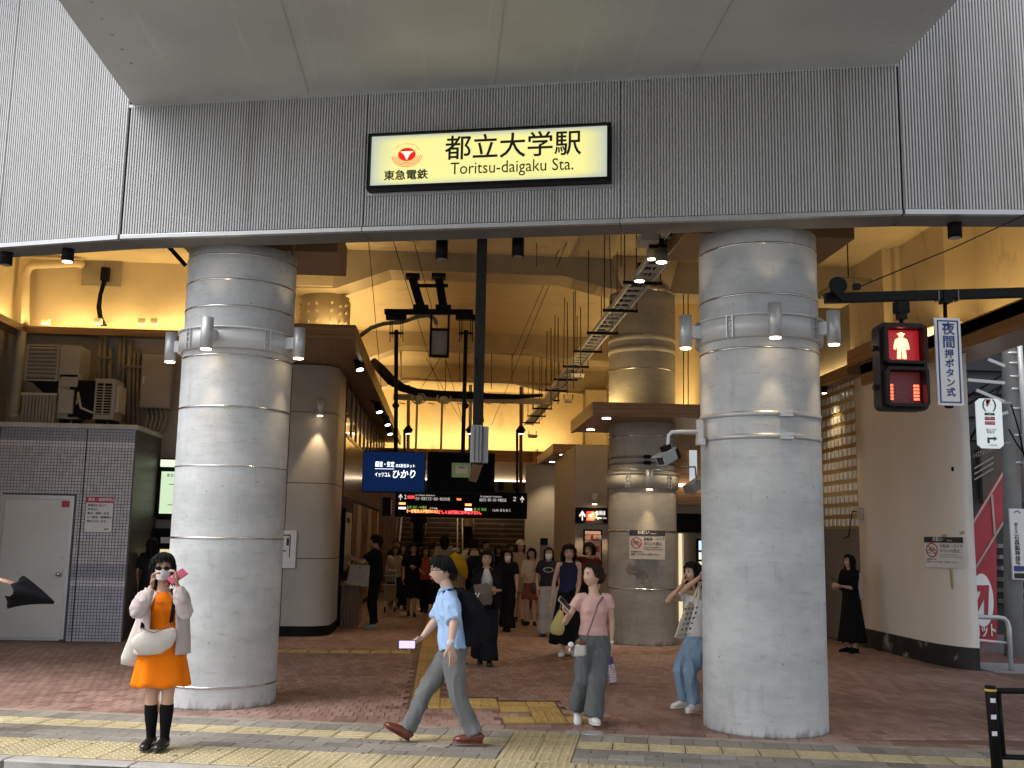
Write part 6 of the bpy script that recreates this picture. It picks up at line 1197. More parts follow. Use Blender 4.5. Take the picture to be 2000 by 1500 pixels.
# ================================================================ people
SK = {'a': (.50,.30,.21), 'b': (.43,.25,.17), 'c': (.56,.36,.27)}
def skinmat(k):
    if 'skin_'+k in MATS: return MATS['skin_'+k]
    m = mat('skin_'+k, SK[k], .5, var=.04, nscale=14); b = m.node_tree.nodes['Principled BSDF']; b.inputs['Subsurface Weight'].default_value = .12; b.inputs['Subsurface Radius'].default_value = (.02,.008,.004); return m
m_eye = mat('eye_dark', (.01,.008,.007), .2); m_eyew = mat('eye_white', (.6,.58,.56), .3); m_lip = mat('lip', (.36,.15,.12), .4); m_brow = mat('brow', (.03,.02,.017), .7)
m_hair = mat('black_hair', (.005,.0045,.0045), .5, var=.5, nscale=22, stretch=(3,3,.25), bump=.6, bscale=60, spec=.2); m_hairb = mat('brown_hair', (.03,.013,.008), .5, var=.5, nscale=22, stretch=(3,3,.25), bump=.6, bscale=60, spec=.2)
def cloth(name, col, var=.08, rough=.85, bs=70): return mat('cloth_'+name, col, rough, var=var, nscale=5, bump=.35, bscale=bs, spec=.12)
def remesh(mb, vox, smooth=3, wrinkle=0.0, seed=0.0, wscale=9.0, zs=.9):
    me = mb.mesh('tmp', m_dark); o = bpy.data.objects.new('tmp', me); COL.objects.link(o)
    r = o.modifiers.new('r', 'REMESH'); r.mode = 'VOXEL'; r.voxel_size = vox
    if smooth: s = o.modifiers.new('s', 'SMOOTH'); s.factor = .5; s.iterations = smooth
    dg = bpy.context.evaluated_depsgraph_get(); out = bpy.data.meshes.new_from_object(o.evaluated_get(dg)); bpy.data.objects.remove(o); bpy.data.meshes.remove(me)
    if wrinkle:
        for v in out.vertices:
            c = v.co; n0 = noise.noise(V((c.x*wscale*.7+seed, c.y*wscale*.7, c.z*wscale*.5*zs))); n1 = noise.noise(V((c.x*wscale*1.1+c.z*4*zs, c.y*wscale*1.1+seed, c.z*wscale*.8*zs+c.x*5*zs))); k = .5*n0+.9*((1-abs(n1)*2.2 if abs(n1) < .45 else 0)**2)-.3
            v.co = c + v.normal*k*wrinkle
    return [tuple(v.co) for v in out.vertices], [tuple(p.vertices) for p in out.polygons], out
def cl01(x): return max(0.0, min(1.0, x))
def lerp(a, b, t): return a+(b-a)*t
def ik(a, c, l1, l2, pole):
    a, c = V(a), V(c); d = c-a; L = min(d.length, (l1+l2)*.999); 
    if d.length < 1e-5: d = V((0,0,-1))
    d.normalize(); x = (l1*l1-l2*l2+L*L)/(2*L); h = sqrt(max(0, l1*l1-x*x)); pole = V(pole); p = pole-d*pole.dot(d)
    if p.length < 1e-4: p = d.orthogonal()
    p.normalize(); return a+d*x+p*h, a+d*L
class P_: pass
def hand(mb, wr, d, nrm, side, s=1.0, curl=.5, mi=0, spread=.0):
    """palm and five bent fingers; d: direction of the fingers, nrm: out of the palm, side: +1 thumb towards d x nrm"""
    d = V(d).normalized(); nrm = V(nrm); nrm = (nrm-d*nrm.dot(d)).normalized(); x = d.cross(nrm)*side
    mb.loft([wr-d*.02*s, wr+d*.01*s, wr+d*.045*s, wr+d*.085*s, wr+d*.094*s], [(.023*s,.017*s),(.027*s,.016*s),(.038*s,.016*s),(.041*s,.013*s),(.036*s,.009*s)], 10, xd=x, mi=mi)
    for k, (off, ln, rr_) in enumerate(((.030,.068,.0088),(.0105,.078,.0090),(-.0095,.072,.0086),(-.029,.056,.0076))):
        p = wr+d*.078*s+x*off*s; pts = [p]; a = 0; dd = (d+x*off*spread*8).normalized()
        for j, f in enumerate((.28,.42,.30,.22)):
            a += (0 if j == 0 else curl*(1.0 if j < 3 else .7)); q = (dd*cos(a)+nrm*sin(a)); pts.append(pts[-1]+q*ln*f*s*1.05)
        mb.loft(pts, [rr_*s, rr_*s, rr_*s*.96, rr_*s*.88, rr_*s*.55], 7, xd=x, mi=mi)
    p = wr+d*.022*s+x*.026*s; t = (d*.62+x*.70+nrm*.30).normalized(); t2 = (d*.85+x*.25+nrm*(.25+curl*.6)).normalized()
    mb.loft([p-t*.01*s, p+t*.034*s, p+t*.034*s+t2*.028*s, p+t*.034*s+t2*.046*s], [.0135*s,.0115*s,.0100*s,.006*s], 8, xd=nrm, mi=mi)
def headmesh(mb, c, fwd, up, s, male=False, ear=True, nt=40, nv=28):
    up = V(up).normalized(); fwd = V(fwd); fwd = (fwd-up*fwd.dot(up)).normalized(); lf = up.cross(fwd)
    def tr(x, y, z): return c+lf*x*s - fwd*y*s + up*z*s      # local: y back
    vs = []
    for i in range(nv+1):
        ph = pi*i/nv
        for k in range(nt):
            th = 2*pi*k/nt; x, y, z = sin(ph)*sin(th), -sin(ph)*cos(th), cos(ph)
            X, Y, Z = x*.074, y*.093, z*.112
            lo = cl01((-z-.05)/.95)
            X *= 1-.36*lo**1.3*(1 if not male else .8); 
            if y > 0: Y *= 1-.55*cl01(-z-.1)
            else: Y = Y*(.93 if z < .3 else .97)-.006*lo
            fr = cl01(-y*1.6-.5)
            Y -= fr*.019*exp(-(X/.0095)**2)*(exp(-((Z+.024)/.011)**2)+.55*cl01((Z+.02)/.02)*cl01((.022-Z)/.03))
            Y += fr*.007*exp(-((abs(X)-.031)/.014)**2-((Z-.008)/.012)**2)
            Y -= fr*.004*exp(-((abs(X)-.034)/.02)**2-((Z+.025)/.02)**2)
            Y -= fr*.005*exp(-(X/.02)**2-((Z+.056)/.008)**2)
            Y += fr*.003*exp(-(X/.02)**2-((Z+.070)/.006)**2)
            Y -= fr*.005*exp(-(X/.016)**2-((Z+.092)/.012)**2)
            vs.append(tr(X, Y, Z))
    mb.add(vs, [(i*nt+k, i*nt+(k+1)%nt, (i+1)*nt+(k+1)%nt, (i+1)*nt+k) for i in range(nv) for k in range(nt)], True, 0)
    R_ = Matrix((lf, -fwd, up)).transposed()
    for sx in (-1, 1):
        mb.ell(tr(sx*.031, -.0745, .010), (.0125*s,.008*s,.0062*s), 10, 6, 2, R_); mb.ell(tr(sx*.031, -.0800, .010), (.0062*s,.0045*s,.0062*s), 8, 6, 1, R_)
        mb.loft([tr(sx*.017,-.0815,.0175), tr(sx*.031,-.0815,.0195), tr(sx*.045,-.075,.0165)], [.0018*s,.0026*s,.0015*s], 6, mi=1)
        mb.loft([tr(sx*.014,-.087,.029), tr(sx*.031,-.0845,.034), tr(sx*.048,-.075,.029)], [.002*s,.0034*s,.0016*s], 6, mi=4)
        if ear: mb.ell(tr(sx*.0735, .006, -.002), (.007*s,.018*s,.03*s), 8, 8, 0, R_)
        mb.ell(tr(sx*.006, -.0965, -.0335), (.003*s,.002*s,.002*s), 6, 4, 1, R_)
    mb.loft([tr(-.023,-.078,-.055), tr(-.011,-.0905,-.0525), tr(0,-.0935,-.0545), tr(.011,-.0905,-.0525), tr(.023,-.078,-.055)], [.001*s,.003*s,.0035*s,.003*s,.001*s], 6, mi=3)
    mb.loft([tr(-.019,-.080,-.060), tr(0,-.0925,-.0625), tr(.019,-.080,-.060)], [.001*s,.0038*s,.001*s], 6, mi=3)
    return tr
def hair_mesh(c, fwd, up, s, style, seed=0):
    """a shell of hair over the skull; style: dict(back, side, front) lowest heights in head units (metres from head centre), open: half-angle of the face"""
    up = V(up).normalized(); fwd = V(fwd); fwd = (fwd-up*fwd.dot(up)).normalized(); lf = up.cross(fwd)
    nt, nv = 72, 26; vs = []; op = radians(style.get('open', 58)); rnd = random.Random(seed); vol = style.get('vol', 1.0)
    for k in range(nt):
        th = 2*pi*k/nt; a = abs((th+pi) % (2*pi)-pi)                  # 0 = front
        part = style.get('part', 0.0)
        if a < op: zl = style['front'] + style.get('arch', .012)*cos((th if th < pi else th-2*pi)*1.5+part) 
        elif a < op+.35: zl = lerp(style['front'], style['side'], (a-op)/.35)
        elif a < 2.0: zl = style['side']
        else: zl = lerp(style['side'], style['back'], cl01((a-2.0)/.5))
        zl += rnd.uniform(-1,1)*style.get('ragged', .006)
        rg_ = 1+.022*sin(th*17+seed)+.018*sin(th*29+seed*2)+.012*rnd.uniform(-1,1)
        for i in range(nv+1):
            t = i/nv; z0 = .124*vol; z = z0+(zl-z0)*(t**1.25 if zl > -.05 else t**1.12)
            zn = max(-1, min(1, z/(.124*vol))); eq = .02
            if z > eq-.03: r = sqrt(max(0, 1-zn*zn))
            else: r = .98 - .10*cl01((eq-.03-z)/.12)*style.get('tuck', 1.0) + style.get('flare', 0)*cl01((-z-.08)/.3)
            X, Y = sin(th)*.088*vol*r*rg_, -cos(th)*.104*vol*r*rg_
            if a < op: Y *= .97
            fl = noise.noise(V((th*3+seed, z*14, seed)))*.010*style.get('mess', 1)
            X += sin(th)*fl; Y += -cos(th)*fl
            hang = cl01((-z-.10)/.3); Y += .0*hang
            vs.append(c+lf*X*s-fwd*(Y+.008)*s+up*z*s)
    n_ = nv+1; fs = [(k*n_+i, ((k+1)%nt)*n_+i, ((k+1)%nt)*n_+i+1, k*n_+i+1) for k in range(nt) for i in range(nv)]
    q = MB(); q.add(vs, fs, True)
    # inner side so the shell has thickness
    inn = []
    for j, p in enumerate(vs): d = (p-c); dz = d.dot(up); dr = d-up*dz; inn.append(p-dr.normalized()*.012*s if dr.length > .02 else p-up*.01)
    o = len(vs); q.add(inn, [tuple(reversed(f)) for f in fs], True); q.f += [(k*n_+nv, ((k+1)%nt)*n_+nv, ((k+1)%nt)*n_+nv+o, k*n_+nv+o) for k in range(nt)]; q.m += [0]*nt; q.sm += [True]*nt
    return q
HAIR = {
 'bob':   dict(back=-.115, side=-.105, front=.050, open=55, ragged=.008, vol=1.05, tuck=.3, flare=.0),
 'bobfull': dict(back=-.14, side=-.12, front=.040, open=48, ragged=.012, vol=1.10, tuck=.2, flare=.0),
 'long':  dict(back=-.34, side=-.28, front=.062, open=50, ragged=.015, vol=1.04, tuck=.6, flare=.06),
 'mid':   dict(back=-.20, side=-.18, front=.055, open=52, ragged=.012, vol=1.05, tuck=.4),
 'short': dict(back=-.075, side=.012, front=.055, open=62, ragged=.006, vol=1.05),
 'curly': dict(back=-.13, side=-.11, front=.055, open=50, ragged=.02, vol=1.22, mess=3, tuck=-.2),
 'up':    dict(back=-.055, side=-.02, front=.065, open=56, ragged=.004, vol=1.03, arch=.02),
}
def person(label, foot, H, fwd, spec):
    """foot: ground point; spec: joints in place coordinates and clothes. Returns the thing (its mesh is the body)."""
    fx, fy_ = V(fwd).x, V(fwd).y; f = V((fx, fy_, 0)).normalized(); lf = V((-f.y, f.x, 0)); up = V((0,0,1)); base = V((foot[0], foot[1], 0)); g = spec.get; k = H/1.62; male = g('male', False)
    res = g('res', .016)
    pel = V(g('pelvis', base+up*.525*H)); neck = V(g('neck', pel+up*.30*H+f*.01)); hc = V(g('head', neck+up*.115*k+f*.012*k)); hf = V(g('hf', f)); hup = V(g('hup', up)); sh = V(g('shax', lf)).normalized(); hx = V(g('hipax', lf)).normalized()
    spine = neck-pel; sdir = spine.normalized(); hw = (.148 if not male else .168)*k*g('shw', 1); sz = neck-sdir*.045*k
    S = {1: sz+sh*hw, -1: sz-sh*hw}; Hp = {1: pel-up*.03*k+hx*.075*k, -1: pel-up*.03*k-hx*.075*k}
    ua, fa_ = .168*H, .145*H; thl, shl = .245*H, .235*H
    an = g('ankles', {}); A = {}; K = {}; kp = g('kpole', {})
    for s_ in (1,-1):
        a = V(an.get(s_, base+lf*s_*.075*k+up*.05*k)); u_l = min(1.0, (a-Hp[s_]).length*(1+g('bend', {}).get(s_, .006))/(thl+shl)); u_l = max(u_l, .86); K[s_], A[s_] = ik(Hp[s_], a, thl*u_l, shl*u_l, kp.get(s_, f))
    wr = g('wrists', {}); ep = g('epole', {}); E_ = {}; Wr = {}
    for s_ in (1,-1):
        w_ = V(wr.get(s_, S[s_]+sh*s_*.05*k-up*.295*H+f*.03)); u_a = 1.0 if s_ not in g('sarm', ()) else max(.8, min(1, (w_-S[s_]).length*1.01/(ua+fa_))); E_[s_], Wr[s_] = ik(S[s_], w_, ua*u_a, fa_*u_a, ep.get(s_, -f*.8+sh*s_*.35-up*.3))
    # ---- body: one skin surface
    b = MB(); th = .86
    def at(t): return pel+spine*t
    tx = sh
    b.loft([at(-.18), at(-.05), at(.12), at(.38), at(.62), at(.80), at(.92), at(1.0), neck+ (hc-neck)*.35, neck+(hc-neck)*.6], [(.075*k,.06*k),(.135*k,.085*k),(.13*k,.085*k),(.108*k,.075*k),(.12*k,.085*k),(.125*k,.082*k),(.10*k,.065*k),(.052*k,.05*k),(.046*k,.048*k),(.046*k,.05*k)], 16, xd=tx)
    ma = 1.12 if male else 1.0
    for s_ in (1,-1):
        b.loft([S[s_]-sh*s_*.05*k, S[s_], lerp(S[s_],E_[s_],.35), lerp(S[s_],E_[s_],.8), E_[s_], lerp(E_[s_],Wr[s_],.25), lerp(E_[s_],Wr[s_],.7), Wr[s_]], [r*k*ma for r in (.045,.044,.039,.034,.033,.034,.026,.021)], 10)
        leg_r = [r*k for r in (.085,.078,.060,.050,.052,.050,.034,.033)]
        b.loft([Hp[s_]+up*.03, lerp(Hp[s_],K[s_],.25), lerp(Hp[s_],K[s_],.75), K[s_], lerp(K[s_],A[s_],.18), lerp(K[s_],A[s_],.38), lerp(K[s_],A[s_],.85), A[s_]], leg_r, 12)
    vs, fs, tmp = remesh(b, g('bres', res), 2); bpy.data.meshes.remove(tmp)
    B = MB(); B.add(vs, fs, True, 0)
    tr = headmesh(B, hc, hf, hup, g('hs', 1.0)*k*.98, male)
    for s_ in (1,-1):
        hd = V(g('hdir', {}).get(s_, (Wr[s_]-E_[s_]))); hn = V(g('hnrm', {}).get(s_, -sh*s_)); hand(B, Wr[s_], hd, hn, g('hside', {}).get(s_, s_ if True else 1), .92*k*(1.06 if male else .96), g('curl', {}).get(s_, .35), 0)
    root = obj('person', B, [skinmat(g('skin','a')), m_eye, m_eyew, m_lip, m_brow], None, at=base)
    tag(root, label, 'person', g('group'))
    def part(name, mesh_or_mb, m, **kw): return obj(name, mesh_or_mb, m, root, **kw)
    def cl(name, mb, m, vox=None, wr_=.004, ws=9, sm=3, zs=.9):
        vs, fs, tmp = remesh(mb, vox or min(res*.95, g('bres', res)), sm, wr_, seed=base.x*3.1, wscale=ws, zs=zs); bpy.data.meshes.remove(tmp); q = MB(); q.add(vs, fs, True); return part(name, q, m)
    # ---- lower clothes
    lo = g('lower'); 
    if lo:
        kind, m = lo[0], lo[1]; opt = lo[2] if len(lo) > 2 else {}
        if kind == 'trousers':
            wd, hem = opt.get('w', 1.0), opt.get('hem', .052); q = MB(); hl = opt.get('len', .94)
            q.loft([at(opt.get('waist', .18)), at(.08), at(-.06), at(-.22)], [(.128*k,.092*k),(.15*k,.105*k),(.163*k,.118*k),(.12*k,.09*k)], 18, xd=hx)
            for s_ in (1,-1):
                cen = [Hp[s_]+up*.02, lerp(Hp[s_],K[s_],.3), lerp(Hp[s_],K[s_],.7), K[s_]+f*.004, lerp(K[s_],A[s_],.3), lerp(K[s_],A[s_],.65), lerp(K[s_],A[s_],hl)]
                wdl = [lerp(1, wd, t) for t in (.1,.5,.8,1,1,1,1)]
                q.loft(cen, [r*k*u for r, u in zip((.092,.088,.076,.068,.066,hem*1.12/max(.7,1),hem*1.15), [wdl[0],wdl[1],wdl[2],wdl[3],wdl[4],1 if wd<=1.01 else wd*.95,1 if wd<=1.01 else wd])], 14)
            cl('trousers', q, m, wr_=opt.get('wr', .010), ws=12, zs=.35)
        else:   # skirt or the skirt of a dress
            zt_, zb_ = opt.get('top', pel.z+.10*k), opt['bottom']; rt, rb = opt.get('rt', .135), opt.get('rb', .24); n_ = 56; vs = []; m_ = 14; dr = V(opt.get('drift', (0,0,0))); nf = opt.get('folds', 9)
            for i in range(m_+1):
                t = i/m_; z = lerp(zt_, zb_, t); r = lerp(rt, rb, t**.8 if t < 1 else 1)*k
                if z > pel.z-.12*k: r = max(r, .155*k*(1-.25*abs(z-pel.z+.03)/.2))
                c_ = V((lerp(pel.x, base.x if not opt.get('follow') else (A[1].x+A[-1].x)/2, t*.6), lerp(pel.y, base.y if not opt.get('follow') else (A[1].y+A[-1].y)/2, t*.6), z))+dr*t*t
                for j in range(n_):
                    a = 2*pi*j/n_; rip = 1+(.075*sin(a*nf+base.x*5)+.04*sin(a*(nf*2-3)+1))*t**1.2*opt.get('ruffle', 1); zz = .012*sin(a*nf+2)*t*opt.get('ruffle', 1)
                    vs.append(c_+hx*cos(a)*r*rip+hx.cross(up)*sin(a)*r*opt.get('flat', .72)*rip+up*zz)
            fs = [(i*n_+j, (i+1)*n_+j, (i+1)*n_+(j+1)%n_, i*n_+(j+1)%n_) for i in range(m_) for j in range(n_)]
            q = MB(); q.add(vs, fs, True); o = part(opt.get('name', 'skirt'), q, m); sd_ = o.modifiers.new('thick', 'SOLIDIFY'); sd_.thickness = .006
    # ---- upper clothes
    upc = g('upper')
    if upc:
        kind, m = upc[0], upc[1]; opt = upc[2] if len(upc) > 2 else {}; q = MB(); fit = opt.get('fit', 1.0); bt = opt.get('bottom', .0)
        tt = [bt, lerp(bt,.38,.5), .38, .62, .80, .92, .975]; 
        def rw(t):
            pts = ((-.25,.168,.12),(-.05,.160,.112),(.12,.148,.104),(.38,.126,.094),(.62,.138,.104),(.80,.145,.098),(.92,.118,.076),(.975,.075,.06))
            for a, b_ in zip(pts, pts[1:]):
                if t <= b_[0]: u = (t-a[0])/(b_[0]-a[0]); return lerp(a[1],b_[1],u), lerp(a[2],b_[2],u)
            return pts[-1][1:]
        rs_ = [((rw(t)[0]*lerp(fit,1,cl01((t-.6)/.3)))*k*(1.08 if male else 1), rw(t)[1]*lerp(fit,1,cl01((t-.6)/.3))*k*(1.05 if male else 1)) for t in tt]
        q.loft([at(t) for t in tt], rs_, 20, xd=tx)
        if not male and opt.get('bust', 1):
            for s_ in (1,-1): q.ell(at(.66)+f*.058*k+sh*s_*.058*k, (.056*k,.05*k,.055*k), 12, 8)
        sl_ = opt.get('sleeve', .45); sr = opt.get('sr', 1.0); puff = opt.get('puff', 0)
        if sl_ > 0:
            for s_ in (1,-1):
                pts = [S[s_]-sh*s_*.075*k+sdir*.01, S[s_]]; rr_ = [.052, .055]
                if sl_ <= 1: n1 = 3; pts += [lerp(S[s_],E_[s_],sl_*t/n1) for t in range(1,n1+1)]; rr_ += [.055*sr]*n1
                else:
                    pts += [lerp(S[s_],E_[s_],t) for t in (.35,.7,1)]; rr_ += [.052*sr,.050*sr+puff*.4,.048*sr+puff]
                    u = sl_-1; pts += [lerp(E_[s_],Wr[s_],u*t) for t in (.35,.7,1)]; rr_ += [.046*sr+puff,.042*sr+puff*.8,.036*sr*(1 if not puff else .8)]
                q.loft(pts, [r*k*ma for r in rr_], 12)
        else:
            for s_ in (1,-1): q.loft([S[s_]-sh*s_*.09*k+sdir*.012, S[s_]-sh*s_*.03*k], [.04*k,.03*k], 10)
        cl(kind, q, m, wr_=opt.get('wr', .006), ws=opt.get('ws', 12))
        if opt.get('collar'):
            q = MB(); 
            for s_ in (1,-1): q.loft([neck-f*.045*k+up*.012, neck+sh*s_*.052*k+up*.012, neck+f*.052*k+sh*s_*.03*k-up*.012, neck+f*.075*k+sh*s_*.028*k-up*.045], [(.006,.022),(.006,.024),(.006,.022),(.005,.008)], 8, xd=f)
            part('collar', q, m)
    # ---- shoes
    shoe = g('shoes', ('shoe', m_dark)); tips = g('toes', {})
    for s_ in (1,-1):
        td = V(tips.get(s_, f*.9+lf*s_*.25)).normalized(); a = A[s_]; q = MB(); L = .155*H if not male else .16*H; nrm = up-td*up.dot(td)
        if nrm.length < .1: nrm = f
        nrm.normalize(); sole = a-nrm*.052*k; hl = sole-td*.055*k
        hh = shoe[2] if len(shoe) > 2 else .055
        q.loft([hl+nrm*.03*k, hl+td*.015+nrm*.038*k, hl+td*.06+nrm*(.042)*k, hl+td*.11+nrm*.036*k, hl+td*.17*k+nrm*.028*k, hl+td*.215*k+nrm*.022*k, hl+td*.235*k+nrm*.018*k], [(.026*k,.026*k),(.036*k,.038*k),(.038*k,hh*.95*k),(.036*k,.036*k),(.044*k,.029*k),(.036*k,.022*k),(.012*k,.010*k)], 14, xd=td.cross(nrm))
        o = part('shoe', q, shoe[1]); q = MB(); q.loft([hl+nrm*.002, hl+td*.06*k+nrm*.002, hl+td*.12*k+nrm*.002, hl+td*.17*k+nrm*.002, hl+td*.23*k+nrm*.004, hl+td*.243*k+nrm*.006], [(.030*k,.011*k),(.036*k,.011*k),(.034*k,.010*k),(.045*k,.011*k),(.030*k,.010*k),(.008*k,.006*k)], 12, xd=td.cross(nrm)); obj('sole', q, g('sole', shoe[1]), o)
    sk_ = g('socks')
    if sk_:
        for s_ in (1,-1):
            q = MB(); t0 = sk_[1]; q.loft([lerp(K[s_],A[s_],t) for t in (t0, t0+.01, .38, .6, .85, 1.05)], [r*k for r in (.0520,.0545,.0560,.048,.0385,.039)], 16); part('sock', q, sk_[0])
    # ---- hair
    hs_ = g('hair', ('bob', m_hair))
    if hs_: hairo = part('hair', hair_mesh(hc, hf, hup, g('hs', 1.0)*k*.98, HAIR[hs_[0]] if isinstance(hs_[0], str) else hs_[0], seed=base.x*2.7), hs_[1])
    if hs_:
        hn_ = g('strands', 70); st_q = MB(); hm_ = hairo; off_ = V(base); nv1 = 27; rnd = random.Random(int(base.x*100)); vv = hm_.data.vertices
        for _ in range(hn_):
            k0 = rnd.randrange(72); i0 = rnd.randrange(2, 16); i1 = min(26, i0+rnd.randrange(8, 16)); pts = []; sl = rnd.choice((-1,0,0,1)); ex = rnd.uniform(.002,.010)
            for n__, i in enumerate(range(i0, i1+1, 3)):
                kk = (k0+int(sl*n__*.7)) % 72; p = V(vv[kk*nv1+i].co)+off_; d_ = p-hc; dz = hup*d_.dot(hup); pts.append(p+(d_-dz*.4).normalized()*(ex*(.4+.25*n__)))
            if i1 == 26: pts.append(pts[-1]+(-hup*.022+V((rnd.uniform(-.012,.012),rnd.uniform(-.012,.012),0)))*k)
            if len(pts) > 2: st_q.loft(pts, [.0045*k*(1-j/len(pts)*.8) for j in range(len(pts))], 4, cap=False)
        obj('loose_strands', st_q, hs_[1], hm_, kind='stuff')
    hfn = (hf-hup*hf.dot(hup)).normalized(); hl_ = hup.cross(hfn); hs1 = g('hs',1.0)*k*.98
    def HT(x, y, z): return hc+hl_*x*hs1-hfn*y*hs1+hup*z*hs1
    if g('mask'):
        q = MB(); vs = []; n1, n2 = 13, 7
        for j in range(n2):
            v_ = j/(n2-1); z = lerp(.002,-.098,v_)
            for i in range(n1):
                a = lerp(-1.15,1.15,i/(n1-1)); r = .096-.010*abs(v_-.45)*2-.012*(v_**2); vs.append(HT(sin(a)*.076*(1-.22*v_), -cos(a)*r*(1.06 if abs(a) < .3 else 1)-.003, z+.012*abs(a)*(v_-.4)))
        q.add(vs, [(j*n1+i, j*n1+i+1, (j+1)*n1+i+1, (j+1)*n1+i) for j in range(n2-1) for i in range(n1-1)], True)
        for s_ in (1,-1): q.tube([HT(s_*.068,-.04,-.02), HT(s_*.078,-.01,0), HT(s_*.078,.012,.01)], .0015, 5)
        part('face_mask', q, cloth('mask', (.72,.70,.70), .02))
    if g('sunglasses') or g('glasses'):
        q = MB(); 
        for s_ in (1,-1):
            if g('sunglasses'): q.prism([HT(s_*.033+.026*cos(a), -.098, .002+.017*sin(a)) for a in [i*pi/8 for i in range(16)]], hfn*.003)
            else:
                pts = [HT(s_*.032+.023*cos(a), -.095, .006+.017*sin(a)) for a in [i*pi/8 for i in range(17)]]; q.tube(pts, .0022, 5)
            q.tube([HT(s_*.057,-.093,.008), HT(s_*.078,-.06,.010), HT(s_*.082,.01,.004)], .0025, 6)
        q.tube([HT(-.01,-.098,.006), HT(.01,-.098,.006)], .0025, 5); part('glasses', q, m_black)
    if g('cap'):
        q = MB(); q.ell(HT(0,.004,.035), (.098*hs1,.108*hs1,.10*hs1), 24, 12, rot=Matrix((hl_,-hfn,hup)).transposed()); q.v = [p if (V(p)-HT(0,0,.035)).dot(hup) > 0 else tuple(V(p)-hup*((V(p)-HT(0,0,.035)).dot(hup))) for p in q.v]
        q.prism([HT(.075*sin(a), -.085-.065*cos(a), .036-.012*cos(a)) for a in [(-1.4+i*.28) for i in range(11)]], hup*.006); part('cap', q, g('cap'))
    r = P_(); r.root = root; r.part = part; r.S, r.E, r.W, r.K, r.A, r.pel, r.neck, r.hc, r.f, r.lf, r.sh, r.HT, r.k, r.at, r.up, r.Hp = S, E_, Wr, K, A, pel, neck, hc, f, lf, sh, HT, k, at, up, Hp
    return r
def strap(name, pts, wd, m, parent, nrm=None, th=.004):
    q = MB(); q.loft(pts, [(wd/2, th)]*len(pts), 8, xd=nrm); return obj(name, q, m, parent)
def phone(label, c, d, n_, col, screen=None, case=None):
    d = V(d).normalized(); n_ = V(n_); n_ = (n_-d*n_.dot(d)).normalized(); x = d.cross(n_); t = thing('phone', label, 'phone', c)
    q = MB(); q.obox(c, x*.038, d*.076, n_*.0042); obj('body', q, col, t, bevel=.002); q = MB(); q.obox(c+n_*.0046, x*.031, d*.067, n_*.0004); obj('screen', q, screen or m_glassd, t); return t
def sackbag(name, label, cat, top, w_, h_, dep, rt, m, handle=None, hm=None, sag=0, n=20, down=V((0,0,-1)), prof=None, group=None):
    """soft bag hanging from the point top; rt: direction of its width"""
    rt = V(rt).normalized(); down = V(down).normalized(); t = thing(name, label, cat, top, group); q = MB(); prof = prof or ((0,.86,.35),(.08,.92,.6),(.45,1.0,1.0),(.8,1.02,1.05),(.95,.95,.85),(1.0,.80,.5))
    q.loft([top+down*h_*a for a,_,_ in prof], [(w_/2*b_, dep/2*c) for _,b_,c in prof], n, xd=rt); vs = []
    for p in q.v: k_ = noise.noise(V(p)*16)*.010; vs.append((p[0]+k_, p[1]+k_, p[2]+k_*.6))
    q.v = vs; obj('body', q, m, t)
    if handle: 
        for pts in handle: strap('handle', pts, .018, hm or m, t)
    return t
CAMD = V((0,-1,0))
# ---------------------------------------------------------------- woman in the orange dress
Y0 = 8.62
def o_(px, py, dy=0): return W(px, py, Y0+dy)
ft = o_(306,1464); ft = V((ft.x, Y0, 0))
op_ = person('woman in bright orange dress and pale cardigan raising both hands to her dark sunglasses', ft, 1.56, (.28,-1,0), dict(
  pelvis=o_(316,1262), neck=o_(319,1153), head=o_(319,1110,-.02), hf=(.22,-1,-.12), hs=1.0, bres=.012, strands=300,
  ankles={-1:o_(295,1443), 1:o_(321,1445,-.02)}, toes={-1:(-.10,-1,-.05), 1:(-.12,-1,-.05)},
  wrists={-1:o_(297,1143,-.20), 1:o_(346,1140,-.20)}, epole={-1:(-.45,-.2,-1), 1:(.35,-.2,-1)}, hdir={-1:(.12,-.1,1), 1:(-.15,-.05,1)}, hnrm={-1:(.9,-.1,-.1), 1:(-.9,-.1,-.1)}, curl={-1:.75, 1:.7}, hside={-1:-1, 1:1},
  upper=('dress_top', cloth('orange', (.85,.20,.006), .06), dict(sleeve=0, bottom=.0, fit=1.04, wr=.004)),
  lower=('skirt', cloth('orange', (.85,.20,.006), .06), dict(bottom=.49, rt=.125, rb=.225, folds=6, ruffle=.7, flat=.66, name='dress_skirt', top=.98)),
  socks=(cloth('black_sock', (.006,.006,.007), .1, .9), .18), shoes=('loafer', mat('black_leather', (.012,.012,.013), .22, var=.3)), hair=(dict(back=-.15, side=-.13, front=.048, open=46, ragged=.014, vol=1.12, tuck=.1, mess=2.2), m_hair), mask=1, sunglasses=1))
m_card = cloth('cardigan', (.52,.44,.43), .05)
q = MB()      # cardigan: sleeves and two open fronts with the back
for s_ in (1,-1):
    S_p, E_p, W_p = op_.S[s_], op_.E[s_], op_.W[s_]
    q.loft([S_p-op_.sh*s_*.05, S_p, lerp(S_p,E_p,.5), E_p, lerp(E_p,W_p,.35), lerp(E_p,W_p,.7), lerp(E_p,W_p,.86)], [.05,.056,.062,.066,.062,.048,.034], 14)
vs_, fs_, tmp = remesh(q, .012, 1, .014, 3.3, 16); bpy.data.meshes.remove(tmp); q = MB(); q.add(vs_, fs_, True); op_.part('cardigan_sleeves', q, m_card)
q = MB(); n_, m_ = 44, 18; vs = []
